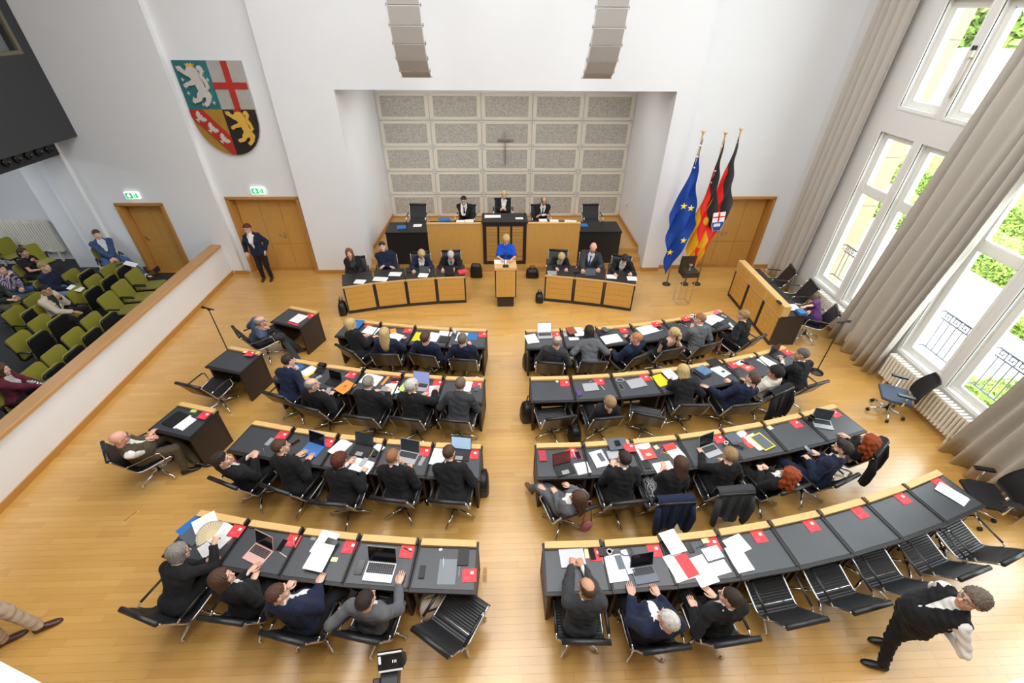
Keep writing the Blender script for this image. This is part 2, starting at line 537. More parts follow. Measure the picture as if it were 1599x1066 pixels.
# row of round nozzles under the booth
ns = thing('nozzle_box', 'black box with six round air nozzles below the dark booth', 'vent', (-10.4, 0, 3.3))
MB().bbox(-0.5, 0, 8.3, 11.62, 0.0, 0.37).build('housing', PLBLK, ns)
for k in range(6):
    yy = 11.42 - k * 0.285
    M = Matrix.Translation((0.0, yy, 0.19)) @ Matrix.Rotation(PI / 2, 4, 'Y')
    m = MB().lathe([(0.11, 0), (0.115, 0.03), (0.085, 0.05), (0.06, 0.02), (0.03, 0.015)], n=16, M=M)
    m.build('nozzle', SCRBLK, ns)

# ---- window wall
XW = 8.15
UP = -0.16     # the upper casements sit a little nearer
BAYS = [(9.04, 9.95), (7.93, 8.83), (6.00, 6.95), (4.93, 5.79), (2.95, 3.85), (1.88, 2.75)]
ww = MB()
ys = sorted(BAYS)
edges = [-2.6] + [e for b in ys for e in b] + [12.4]
for i in range(0, len(edges), 2):
    ww.bbox(XW, XW + 0.35, edges[i], edges[i + 1], 0.74, 4.2)
    a = edges[i] + (UP if i else 0); c = edges[i + 1] + (UP if i < len(edges) - 2 else 0)
    ww.bbox(XW, XW + 0.35, a, c, 4.7, 6.4); ww.bbox(XW, XW + 0.35, a, c, 6.95, 9.2)
for z0, z1 in ((0, 0.74), (4.2, 4.7), (6.4, 6.95), (9.2, TOPZ)): ww.bbox(XW, XW + 0.35, -2.6, 12.4, z0, z1)
tag(ww.build('wall_right', WALLG), kind='structure')
FRAMEW = mat('window_frame_paint', srgb(236, 235, 228), 0.5)
def casement(n, y0, y1, z0, z1, transom=None, mould=True):
    m = MB(); xf = XW + 0.12
    fw = 0.10
    m.bbox(xf, xf + 0.07, y0, y1, z0, z0 + fw); m.bbox(xf, xf + 0.07, y0, y1, z1 - fw, z1)
    m.bbox(xf, xf + 0.07, y0, y0 + fw, z0 + fw, z1 - fw); m.bbox(xf, xf + 0.07, y1 - fw, y1, z0 + fw, z1 - fw)
    m.bbox(xf - 0.015, xf, y0 + 0.0, y1, z0, z0 + 0.03)
    if transom: m.bbox(xf - 0.01, xf + 0.07, y0 + fw, y1 - fw, transom - 0.10, transom + 0.07)
    # proud moulding round the reveal
    for a in ((y0 - 0.035, y0, z0 - 0.03, z1), (y1, y1 + 0.035, z0 - 0.03, z1)): m.bbox(XW - 0.012, XW + 0.02, *a)
    m.bbox(XW - 0.012, XW + 0.02, y0 - 0.035, y1 + 0.035, z0 - 0.06, z0 - 0.025)
    w = tag(m.build('window_%d' % n, FRAMEW), kind='structure')
    spans = [(z0 + fw, z1 - fw)] if not transom else [(z0 + fw, transom - 0.10), (transom + 0.07, z1 - fw)]
    for a, b in spans:
        s = MB()
        for q in ((y0 + fw, y0 + fw + 0.018, a, b), (y1 - fw - 0.018, y1 - fw, a, b)): s.bbox(xf + 0.0, xf + 0.05, *q)
        for q in ((y0 + fw, y1 - fw, a, a + 0.018), (y0 + fw, y1 - fw, b - 0.018, b)): s.bbox(xf + 0.0, xf + 0.05, *q)
        sash = s.build('sash', PAPER, w)
        MB().bbox(xf + 0.02, xf + 0.028, y0 + fw, y1 - fw, a, b).build('pane', GLASS, sash)
    if z0 < 1:
        h = MB(); yy = y0 + 0.05; 
        h.tube([(xf, yy, 1.72), (xf - 0.05, yy, 1.72), (xf - 0.06, yy, 1.58)], 0.012, 6)
        h.box((xf - 0.005, yy, 1.72), (0.012, 0.03, 0.12))
        h.build('window_handle', ALU, w)
    return w
n = 2
for b in BAYS:
    casement(n, b[0], b[1], 0.74, 4.2, 3.05); n += 1
    casement(n, b[0] + UP, b[1] + UP, 4.7, 6.4); n += 1
    casement(n, b[0] + UP, b[1] + UP, 6.95, 9.2); n += 1

# closing rod of the upper casement
rd = MB().tube([(XW - 0.02, 8.75, 5.0), (XW - 0.02, 8.75, 5.6)], 0.018, 6, 0); rd.box((XW - 0.03, 8.75, 5.66), (0.07, 0.08, 0.10), mi=0); rd.box((XW - 0.04, 8.755, 5.74), (0.05, 0.05, 0.07), mi=1)
tag(rd.build('window_opener', [mat('ivory_plastic', srgb(228, 222, 200), 0.5), PLBLK]), 'ivory opener rod fixed to the pier between the upper casements', 'window opener')

# ---- ceiling, wall behind the camera, balcony on which the camera stands
c = MB().bbox(-15.2, 8.5, -2.8, 12.4, TOPZ, TOPZ + 0.3); tag(c.build('ceiling', WHITE), kind='structure')
c = MB().bbox(-15.2, 8.5, -2.9, -2.6, 0, TOPZ); tag(c.build('wall_front', WHITE), kind='structure')
pts = []
for i in range(41):
    x = -7.4 + i * 15.5 / 40
    pts.append((x, 0.172 + (0.16 if x < 0.1 else 0.125) * min(abs(x - 0.1), 1.6) ** 2 + 0.03 * max(abs(x - 0.1) - 1.6, 0)))
poly = pts + [(x, y - 0.14) for x, y in pts[::-1]]
c = MB().prism(poly, 4.94, 5.1); c.prism([(x, y - 0.1) for x, y in pts] + [(8.1, -2.6), (-7.4, -2.6)], 4.9, 5.0)
tag(c.build('wall_balcony', mat('parapet_paint', srgb(214, 213, 210), 0.8)), kind='structure')
for i, (lx, ly) in enumerate(CEILING_LAMPS):
    t = thing('ceiling_lamp', 'luminous square ceiling panel over the %s, %s' % ({1.0: 'back rows', 4.6: 'middle rows', 8.2: 'podium end'}[ly], {-4.2: 'gallery side', 0.3: 'centre aisle', 4.8: 'window side'}[lx]), 'lamp', (lx, ly, CEIL), 0)
    f = MB()
    for a in ((-1.4, 1.4, -1.4, -1.33), (-1.4, 1.4, 1.33, 1.4), (-1.4, -1.33, -1.33, 1.33), (1.33, 1.4, -1.33, 1.33)): f.bbox(a[0], a[1], a[2], a[3], -0.12, 0.1)
    f.bbox(-1.4, 1.4, -1.4, 1.4, 0.05, 0.1)
    f.build('frame', ALU, t)

for lx, ly in GALLERY_FILLS:  # frames round the added panels that replace window daylight in the gallery
    t = thing('gallery_fill_panel', 'added square fill panel under the booth, standing in for daylight, %s' % ('near the radiator' if ly > 9 else 'over the rear seats'), 'lamp', (lx, ly, 3.68))
    f = MB()
    for a in ((-0.66, 0.66, -0.66, -0.61), (-0.66, 0.66, 0.61, 0.66), (-0.66, -0.61, -0.61, 0.61), (0.61, 0.66, -0.61, 0.61)): f.bbox(a[0], a[1], a[2], a[3], -0.05, 0.0)
    f.build('frame', ALU, t)
for lx, ly in RECESS_LAMPS:
    t = thing('recess_lamp', 'flush light strip in the recess ceiling, %s' % {-1.9: 'gallery side', 0.32: 'centre', 2.5: 'window side'}[lx], 'lamp', (lx, ly, 4.68))
    f = MB()
    for a in ((-0.9, 0.9, -0.3, -0.26), (-0.9, 0.9, 0.26, 0.3), (-0.9, -0.86, -0.26, 0.26), (0.86, 0.9, -0.26, 0.26)): f.bbox(a[0], a[1], a[2], a[3], -0.02, 0.0)
    f.build('frame', ALU, t)

# brass-rimmed floor sockets let into the parquet
for u, v, lab in ((204, 806, 'pale floor socket in the open parquet left of the back row'), (757, 897, 'floor socket beside the vacant desk of the back row')):
    p = at(u, v, 0)
    fs_o = MB().bbox(-0.11, 0.11, -0.035, 0.035, 0.0005, 0.004); fs_o.bbox(-0.095, -0.005, -0.025, 0.025, 0.004, 0.006, 1); fs_o.bbox(0.005, 0.095, -0.025, 0.025, 0.004, 0.006, 1)
    o = fs_o.build('floor_socket', [OAKX, OAKD], None, (p[0], p[1], 0), R(60 if u < 300 else 88))
    tag(o, lab.replace('left of the', 'outside the'), 'socket')

# ---- column radiators under the windows
RADM = mat('radiator_enamel', srgb(238, 234, 222), 0.4)
def radiator(label, x, y0, y1, z0, z1, n, depth=0.15, axis='y', loc=None):
    t = thing('radiator', label, 'radiator', (x, (y0 + y1) / 2, 0) if axis == 'y' else ((y0 + y1) / 2, x, 0))
    pitch = (y1 - y0) / n
    m = MB()
    q = pitch * 0.31
    prof = [(-q, -depth / 2 + q), (-q * 0.5, -depth / 2 + q * 0.2), (0, -depth / 2), (q * 0.5, -depth / 2 + q * 0.2), (q, -depth / 2 + q),
            (q, depth / 2 - q), (q * 0.5, depth / 2 - q * 0.2), (0, depth / 2), (-q * 0.5, depth / 2 - q * 0.2), (-q, depth / 2 - q)]
    if axis == 'y': prof = [(b, a) for a, b in prof]
    m.prism(prof, z0 + 0.03, z1)
    me = m.mesh('column', RADM)
    for k in range(n):
        p = -(y1 - y0) / 2 + pitch * (k + 0.5)
        put('column', me, t, (0, p, 0) if axis == 'y' else (p, 0, 0))
    hd = MB()
    L_ = (y1 - y0) / 2
    for zz in (z0 + 0.07, z1 - 0.06):
        if axis == 'y': hd.tube([(0, -L_, zz), (0, L_, zz)], 0.03, 8)
        else: hd.tube([(-L_, 0, zz), (L_, 0, zz)], 0.03, 8)
    for s in (-0.8, 0.8):
        if axis == 'y': hd.box((0, s * L_, z0 / 2 + 0.02), (0.05, 0.04, z0 + 0.04))
        else: hd.box((s * L_, 0, z0 / 2 + 0.02), (0.04, 0.05, z0 + 0.04))
    hd.build('header_pipe', RADM, t)
    return t
radiator('cream column radiator under the window nearest the stenographer desk', 8.03, 7.95, 9.95, 0.12, 0.66, 26)
radiator('cream column radiator under the window behind the mesh task chair', 8.03, 4.92, 6.90, 0.12, 0.66, 26)
radiator('white ribbed radiator on the gallery back wall behind empty green seats', 12.38, -14.6, -12.45, 0.42, 1.38, 30, 0.12, 'x')

# ---- curtains
CURT = mat('grey_linen', srgb(190, 184, 174), 0.9, noise=0.05, scale=60, stretch=(1, 1, 0.2), bump=0.1, bscale=200, sheen=0.2)
def curtain(label, x, y0, y1, folds, amp, seed, z0=0.02, z1=9.3, flare=1.0, lean=0.0):
    rg = random.Random(seed)
    n = folds * 10
    ph = [rg.uniform(-0.35, 0.35) for _ in range(folds + 2)]
    am = [rg.uniform(0.6, 1.25) for _ in range(folds + 2)]
    wd = [rg.uniform(0.7, 1.3) for _ in range(folds)]
    tot = sum(wd); bounds = [0]
    for w in wd: bounds.append(bounds[-1] + w / tot)
    def fx(t):
        k = max(0, min(folds - 1, next((i for i in range(folds) if t <= bounds[i + 1]), folds - 1)))
        u = (t - bounds[k]) / (bounds[k + 1] - bounds[k])
        a = am[k] * (1 - u) + am[k + 1] * u
        return a * math.cos(2 * PI * u + 0.0)
    vs = []; fs = []
    zs = [z0, 0.5, 1.5, 3, 5, 7, z1]
    for side in (0, 1):
        for zi, z in enumerate(zs):
            for i in range(n + 1):
                t = i / n
                sp = flare + (1 - flare) * (z / z1)
                yy = (y0 + y1) / 2 + (t - 0.5) * (y1 - y0) * sp + 0.02 * math.sin(z * 1.3 + t * 9) + lean * z
                xx = x - amp * fx(t) * (1.0 - 0.25 * z / z1) + 0.012 * math.sin(z * 2 + i) + side * 0.012
                zz = z + (0.012 * math.sin(i * 1.7) if zi == 0 else 0)
                vs.append((xx, yy, zz))
    m = n + 1; K = m * len(zs)
    for side in (0, 1):
        for a in range(len(zs) - 1):
            for i in range(n):
                q = [side * K + a * m + i, side * K + a * m + i + 1, side * K + (a + 1) * m + i + 1, side * K + (a + 1) * m + i]
                fs.append(q if side else q[::-1])
    for i in range(n):
        fs.append([i, i + 1, K + i + 1, K + i]); t_ = (len(zs) - 1) * m
        fs.append([t_ + i, K + t_ + i, K + t_ + i + 1, t_ + i + 1])
    for i in (0, n):
        for a in range(len(zs) - 1):
            q = [a * m + i, (a + 1) * m + i, K + (a + 1) * m + i, K + a * m + i]
            fs.append(q if i == 0 else q[::-1])
    o = MB().add(vs, fs, 0, True).build('curtain', CURT)
    tag(o, label, 'curtain')
    return o
curtain('pale grey curtain hanging in the corner beside the oak double door', 7.98, 10.36, 11.45, 5, 0.06, 2, flare=1.0, lean=-0.02)
curtain('pale grey curtain hanging between the two radiators', 7.90, 6.95, 8.28, 6, 0.11, 5, flare=1.04, lean=-0.095)
curtain('pale grey curtain hanging behind the back row task chair', 7.84, 3.55, 4.90, 6, 0.11, 9, flare=1.04, lean=-0.095)

# ---- outside the windows
STONE = mat('sandstone', srgb(150, 132, 106), 0.9, noise=0.08, scale=3)
PAVE = mat('pale_paving', srgb(196, 193, 188), 0.95, noise=0.05, scale=3)
o = MB().bbox(8.5, 60, -20, 60, -1.0, -0.75); tag(o.build('ground_terrace', PAVE), kind='structure')
wing = MB()
for k in range(9):                                   # courses of the stone wing beside the terrace
    wing.bbox(8.52, 9.16 - 0.01 * (k % 2), 10.25, 13.5, -0.8 + k * 1.1, 0.285 + k * 1.1)
wing.bbox(8.52, 9.13, 10.27, 13.5, -0.8, 9)
tag(wing.build('stone_wing', STONE), 'sandstone wing of the building outside the windows', 'building')
# balustrades with a meander band before each window
IRON = mat('grey_iron', srgb(92, 96, 110), 0.5, 0.3)
for i, b in enumerate(BAYS[:4]):
    t = thing('balustrade', 'iron balustrade with meander band outside the %s' % ('window nearest the stone wing', 'window just behind the large curtain', 'window above the mesh chair radiator', 'window beside the rear curtain')[i], 'railing', (8.62, (b[0] + b[1]) / 2, 0))
    L_ = (b[1] - b[0]) / 2 + 0.02
    for nme, z in (('top_rail', 1.62), ('rail', 1.47), ('rail', 0.82)):
        MB().box((0, 0, z), (0.025, 2 * L_, 0.022)).build(nme, IRON, t)
    bar = MB().box((0, 0, 1.145), (0.014, 0.014, 0.64)).mesh('bar', IRON)
    k = 7
    for j in range(k): put('bar', bar, t, (0, -L_ + (j + 0.5) * 2 * L_ / k, 0))
    mb = MB(); k = 5
    for j in range(k):
        yy = -L_ + (j + 0.5) * 2 * L_ / k; s = L_ / k * 0.8
        pts = [(0, yy - s, 1.48), (0, yy - s, 1.60), (0, yy + s * 0.6, 1.60), (0, yy + s * 0.6, 1.52), (0, yy - s * 0.2, 1.52), (0, yy - s * 0.2, 1.56)]
        for a, c_ in zip(pts[:-1], pts[1:]):
            mb.box(((a[0] + c_[0]) / 2, (a[1] + c_[1]) / 2, (a[2] + c_[2]) / 2), (0.014, abs(a[1] - c_[1]) + 0.014, abs(a[2] - c_[2]) + 0.014))
    mb.build('meander_band', IRON, t)
    br = MB()
    for s_ in (-1, 1):
        for z in (1.62, 0.82): br.box((-0.06, s_ * L_, z), (0.14, 0.02, 0.02))
    br.build('bracket', IRON, t)
LEAF = mat('leaf_green', srgb(120, 150, 62), 0.7, noise=0.35, scale=5, rand=0.1)
LEAFB = mat('leaf_bright', srgb(158, 180, 84), 0.7, noise=0.35, scale=5)
def leaf_ball(mb, c, r, n, rg, size=0.12, sq=(1, 1, 1)):
    for _ in range(n):
        v = Vector((rg.gauss(0, 1), rg.gauss(0, 1), rg.gauss(0, 1))).normalized() * r * rg.uniform(0.75, 1.05)
        p = Vector((c[0] + v.x * sq[0], c[1] + v.y * sq[1], c[2] + v.z * sq[2]))
        a = Vector((rg.uniform(-1, 1), rg.uniform(-1, 1), rg.uniform(-1, 1))).normalized() * size
        b = a.orthogonal().normalized() * size * 0.55
        mb.add([p - a, p + b, p + a, p - b], [(0, 1, 2, 3)], rg.randint(0, 1))
def clipped_hedge(name, label, x0, x1, y0, y1, z0, z1, seed, ms):
    rg = random.Random(seed); mb = MB()
    mb.bbox(x0 + .05, x1 - .05, y0 + .05, y1 - .05, z0, z1 - .05)
    for _ in range(int(260 * (x1 - x0) * (y1 - y0) + 300)):
        p = Vector((rg.uniform(x0, x1), rg.uniform(y0, y1), z1 + rg.uniform(-.06, .06)))
        if rg.random() < 0.45: p.z = rg.uniform(z0, z1); p.x = x0 if rg.random() < .7 else p.x; p.y = y0 if p.x > x0 else p.y
        a = Vector((rg.uniform(-1, 1), rg.uniform(-1, 1), rg.uniform(-1, 1))).normalized() * 0.09
        b = a.orthogonal().normalized() * 0.05
        mb.add([p - a, p + b, p + a, p - b], [(0, 1, 2, 3)], rg.randint(0, 1))
    o = mb.build(name, ms)
    return tag(o, label, 'hedge')
clipped_hedge('hedge', 'clipped green hedge bordering the terrace beyond the path', 16.0, 18.2, 10.5, 19, -0.8, -0.1, 4, [LEAF, LEAFB])
clipped_hedge('hedge', 'low leafy border planted just outside the railing', 10.4, 12.4, 4.6, 7.2, -0.8, -0.35, 8, [LEAFB, LEAF])
clipped_hedge('hedge', 'low green border across the lawn strip seen through the rear window', 14, 16.5, 7.6, 9.8, -0.8, -0.4, 6, [LEAFB, LEAF])
clipped_hedge('hedge', 'broad hedge in front of the pale house', 20, 23, 12, 24, -0.8, 0.3, 12, [LEAF, LEAFB])
house = thing('house', 'pale house with grey roof in front of the trees outside', 'building', (27, 26, -0.8))
MB().bbox(-2, 6, -9, 9, 0, 3.6).build('wall', mat('pale_render', srgb(235, 230, 222), 0.9), house)
MB().bbox(-2.3, 6.3, -9.3, 9.3, 3.6, 3.95).build('cornice', mat('grey_cornice', srgb(186, 190, 196), 0.8), house)
MB().add([(-2.2, -9.2, 3.95), (6.2, -9.2, 3.95), (6.2, 9.2, 3.95), (-2.2, 9.2, 3.95), (1, -5, 5.4), (3, -5, 5.4), (3, 5, 5.4), (1, 5, 5.4)],
         [(0, 1, 5, 4), (1, 2, 6, 5), (2, 3, 7, 6), (3, 0, 4, 7), (4, 5, 6, 7), (3, 2, 1, 0)]).build('roof', mat('slate_roof', srgb(170, 176, 186), 0.8), house)
for k in range(5):
    MB().box((-2.02, -7 + k * 3.4, 1.9), (0.06, 1.1, 1.7)).build('window', mat('dim_pane', srgb(140, 150, 160), 0.3), house)
rg = random.Random(21)
for k, (tx, ty, tr_) in enumerate(((38, 33, 4.2), (37, 44, 4.6), (40, 22, 4.2), (30, 53, 4.6), (51, 39, 5.0), (41, 10, 4.2))):
    t = thing('tree', ['broad green tree directly behind the pale house', 'tall green tree beyond the stone wing', 'green tree behind the far end of the pale house',
                       'leafy tree at the far end beyond the stone wing', 'tallest green tree at the back of the garden', 'green tree at the near end of the pale house'][k], 'tree', (tx, ty, -0.8))
    MB().tube([(0, 0, 0), (0.1, 0, 2.5), (0, 0.1, 5.5)], [0.4, 0.3, 0.18], 8).build('trunk', mat('bark', srgb(96, 80, 64), 0.9), t)
    mb = MB()
    for q in range(7):
        cc = (rg.uniform(-.55, .55) * tr_, rg.uniform(-.55, .55) * tr_, 6.5 + rg.uniform(-.35, .6) * tr_)
        leaf_ball(mb, cc, tr_ * rg.uniform(.45, .62), 420, rg, 0.42)
    mb.build('crown', [LEAF, LEAFB], t)
# ================================================================== FURNITURE
W_ = 0.762
# each half row starts at the centre aisle and bends towards the podium: start x, y, first angle, growth, desks
ROWS = {
    ('front row', 'gallery'): (-0.20, 7.74, 4.6, 2.9, 4),
    ('second row', 'gallery'): (-0.22, 6.19, 4.8, 2.6, 5),
    ('third row', 'gallery'): (-0.24, 4.63, 4.4, 2.4, 5),
    ('back row', 'gallery'): (-0.26, 3.07, 3.8, 2.2, 5),
    ('front row', 'window'): (0.58, 7.71, 0.6, 3.3, 6),
    ('second row', 'window'): (0.57, 6.20, 0.6, 2.85, 7),
    ('third row', 'window'): (0.55, 4.63, 0.3, 2.6, 7),
    ('back row', 'window'): (0.53, 3.03, 0.0, 2.6, 8),
}
ORD = ['first', 'second', 'third', 'fourth', 'fifth', 'sixth', 'seventh', 'eighth']
DEPTH = 0.64
def desk_meshes():
    wb_, wf_ = 0.752, 0.782
    d = {}
    trap = lambda a, b, y0, y1, ins=0: [(-b / 2 + ins, y0), (b / 2 - ins, y0), (a / 2 - ins, y1), (-a / 2 + ins, y1)]
    d['desktop'] = MB().prism(trap(wb_, wf_, -DEPTH, 0), 0.712, 0.742).mesh('desktop', BLACKW)
    d['leather_pad'] = MB().prism(trap(0.70, 0.735, -DEPTH + 0.045, -0.105), 0.742, 0.747).mesh('leather_pad', PAD)
    d['ledge'] = MB().prism([(-0.35, -0.088), (0.35, -0.088), (0.345, 0.0), (-0.345, 0.0)], 0.742, 0.782).mesh('ledge', OAKX)
    d['divider'] = MB().prism([(0.362, -0.60), (0.384, -0.60), (0.372, -0.005), (0.352, -0.005)], 0.742, 0.760).mesh('divider', BLACKW)
    d['divider_block'] = MB().bbox(0.349, 0.374, -0.085, 0.0, 0.742, 0.80).mesh('divider_block', BLACKW)
    d['modesty_panel'] = MB().bbox(-0.37, 0.37, -0.05, -0.02, 0.06, 0.712).mesh('modesty_panel', DARKW)
    d['leg'] = MB().prism([(-0.02, -0.60), (0.02, -0.60), (0.02, -0.01), (-0.02, -0.01)], 0, 0.712).mesh('leg', DARKW)
    return d
DM = desk_meshes()
DESKS = []          # (centre of pad, angle, place phrase)
def place_desk(x, y, ang, label, place, group, divider=True):
    t = thing('desk', label, 'desk', (x, y, 0), ang, group)
    put('desktop', DM['desktop'], t); put('leather_pad', DM['leather_pad'], t); put('ledge', DM['ledge'], t)
    if divider:
        put('divider_block', DM['divider_block'], put('divider', DM['divider'], t))
    put('modesty_panel', DM['modesty_panel'], t)
    put('leg', DM['leg'], t, (-0.345, 0, 0), 0.02); put('leg', DM['leg'], t, (0.345, 0, 0), -0.02)
    DESKS.append((np.array([x, y]), ang, place, t))
for (row, blk), (x, y, a0, da, n) in ROWS.items():
    sg = 1 if blk == 'window' else -1
    for i in range(n):
        a = R(a0 + da * i) * sg
        dx, dy = math.cos(a) * sg, math.sin(a) * sg
        cx_, cy_ = x + dx * W_ / 2, y + dy * W_ / 2
        place = '%s desk from aisle, %s, %s-side block' % (ORD[i], row, blk)
        last = (i == n - 1) if blk == 'window' else (i == 0)
        place_desk(cx_, cy_, a, 'black desk with charcoal pad and oak ledge, ' + place.replace(' desk', ''), place, 'members desks', not last)
        x += dx * W_; y += dy * W_
for (x, y, a, lab, pl) in ((-4.30, 8.62, -20, 'nearest the front row', 'single side desk nearest the front row'),
                           (-4.95, 7.16, -17, 'with nothing but a red booklet on it', 'single side desk behind the microphone stand'),
                           (-5.05, 5.60, -16, 'holding an open black folder', 'single side desk before the bald man')):
    place_desk(x, y, R(a), 'single black side desk along the barrier, ' + lab, pl, None, False)

# ---- swivel chairs: ribbed leather sling between aluminium side frames, arms, four-star base
CW = 0.255
PROF = [(0.235, 0.40), (0.262, 0.432), (0.235, 0.462), (0.10, 0.446), (-0.05, 0.430), (-0.15, 0.428), (-0.205, 0.452), (-0.232, 0.50),
        (-0.275, 0.60), (-0.325, 0.72), (-0.372, 0.82), (-0.388, 0.852)]
def sling(seat=True):
    # dense path with ribs
    P = [Vector((0, a, b)) for a, b in PROF]
    L_ = [0]
    for i in range(1, len(P)): L_.append(L_[-1] + (P[i] - P[i - 1]).length)
    def pt(s):
        for i in range(1, len(P)):
            if s <= L_[i] or i == len(P) - 1:
                u = (s - L_[i - 1]) / (L_[i] - L_[i - 1])
                return P[i - 1].lerp(P[i], u), (P[i] - P[i - 1]).normalized()
    cut = L_[6]
    s0, s1 = (0.0, cut) if seat else (cut, L_[-1])
    k = 34 if seat else 30
    up = []; dn = []
    for i in range(k + 1):
        s = s0 + (s1 - s0) * i / k
        p, t = pt(s)
        nrm = Vector((0, t.z, -t.y))        # points to the sitter's side
        if nrm.z < -0.0 and seat: nrm = -nrm
        if not seat and nrm.y < 0: nrm = -nrm
        h = 0.010 if i % 2 else 0.005
        up.append(p + nrm * h); dn.append(p - nrm * 0.012)
    mb = MB()
    n = k + 1
    vs = []
    for x in (-CW, CW):
        vs += [(x, p.y, p.z) for p in up] + [(x, p.y, p.z) for p in dn]
    fs = []; 
    for i in range(k):
        fs.append((i, i + 1, 2 * n + i + 1, 2 * n + i))
    fb = [(n + i, 2 * n + n + i, 2 * n + n + i + 1, n + i + 1) for i in range(k)]
    ends = [(0, 2 * n, 3 * n, n), (n - 1, 2 * n - 1, 4 * n - 1, 3 * n - 1)]
    side = []
    for i in range(k):
        side.append((i, n + i, n + i + 1, i + 1)); side.append((2 * n + i, 2 * n + i + 1, 3 * n + i + 1, 3 * n + i))
    mb.add(vs, fs, 0, False); b = len(mb.v) - len(vs)
    for f in fb: mb.f.append(tuple(q + b for q in f)); mb.m.append(1); mb.sm.append(True)
    for f in ends + side: mb.f.append(tuple(q + b for q in f)); mb.m.append(0); mb.sm.append(False)
    me = mb.mesh('seat' if seat else 'backrest', [LEATH, LEATHB])
    bmm = bmesh.new(); bmm.from_mesh(me); bmesh.ops.recalc_face_normals(bmm, faces=bmm.faces); bmm.to_mesh(me); bmm.free()
    return me
def chair_meshes():
    d = {}
    d['seat'] = sling(True); d['backrest'] = sling(False)
    d['head_roll'] = MB().tube([(-CW - 0.005, -0.392, 0.866), (CW + 0.005, -0.392, 0.866)], 0.031, 10, flat=(1.0, 0.85)).mesh('head_roll', LEATH)
    for nm, sx in (('side_frame', -1), ('side_frame_b', 1)):
        x = sx * (CW + 0.008)
        d[nm] = MB().tube([(x, a, b) for a, b in PROF[1:]], 0.013, 6).mesh('side_frame', ALU)
        xa = sx * (CW + 0.035)
        m = MB().tube([(x, 0.15, 0.438), (xa, 0.17, 0.52), (xa, 0.15, 0.635), (xa, 0.10, 0.655), (xa, -0.24, 0.655), (xa, -0.285, 0.64), (x, -0.27, 0.60)], 0.0115, 7)
        m.tube([(xa, 0.11, 0.662), (xa, -0.24, 0.662)], 0.014, 6, mi=1, flat=(1.3, 0.6))
        d['armrest' + nm[-2:]] = m.mesh('armrest', [CHROME, PLBLK])
    m = MB().lathe([(0.028, 0.095), (0.028, 0.33), (0.05, 0.37), (0.05, 0.40)], n=12); m.box((0, -0.0, 0.402), (0.42, 0.05, 0.022)); m.box((0, -0.1, 0.404), (0.5, 0.03, 0.018)); m.box((0, 0.1, 0.404), (0.5, 0.03, 0.018))
    d['column'] = m.mesh('column', CHROME)
    m = MB().tube([(0, 0.02, 0.115), (0, 0.17, 0.09), (0, 0.315, 0.06)], [0.024, 0.019, 0.014], 6, flat=(0.9, 1))
    d['star_leg'] = m.mesh('star_leg', CHROME)
    d['glide'] = MB().lathe([(0.022, 0), (0.026, 0.012), (0.018, 0.05), (0.01, 0.06)], n=10).mesh('glide', CHROME)
    return d
CM = chair_meshes()
def place_chair(x, y, rz, label, group='ribbed swivel chairs', z=0.0, spin=None, four=4, recline=0.0):
    t = thing('swivel_chair', label, 'chair', (x, y, z), rz, group)
    for k in ('seat', 'head_roll', 'side_frame', 'armrestme', 'armrest_b', 'column'):
        put({'armrestme': 'armrest', 'armrest_b': 'armrest'}.get(k, k), CM[k], t)
    put('backrest', CM['backrest'], t); put('side_frame', CM['side_frame_b'], t)
    if recline:
        Mr = Matrix.Translation((0, 0, 0.41)) @ Matrix.Rotation(R(recline), 4, 'X') @ Matrix.Translation((0, 0, -0.41))
        for ch in t.children:
            if not ch.name.startswith('column'): ch.matrix_local = Mr
    sp = random.uniform(0, PI / 2) if spin is None else spin
    for k in range(four):
        a = sp + 2 * PI * k / four
        lg = put('star_leg', CM['star_leg'], t, (0, 0, 0), a)
        put('glide', CM['glide'], lg, (0, 0.305, 0))
    return t
SEATS = {}
def chair_px(key, L, Rr, label, zr=0.868):
    """a member's chair, from the two ends of its head roll"""
    a, b = at(L[0], L[1], zr), at(Rr[0], Rr[1], zr)
    rz = math.atan2(b[1] - a[1], b[0] - a[0])
    mid = (a + b) / 2
    f = np.array([-math.sin(rz), math.cos(rz)])
    o = mid[:2] + f * 0.392
    SEATS[key] = (o[0], o[1], rz, 0.0)
    place_chair(o[0], o[1], rz, label, recline=13 if key[0] == 'back row' and 'empty' in label else 0)
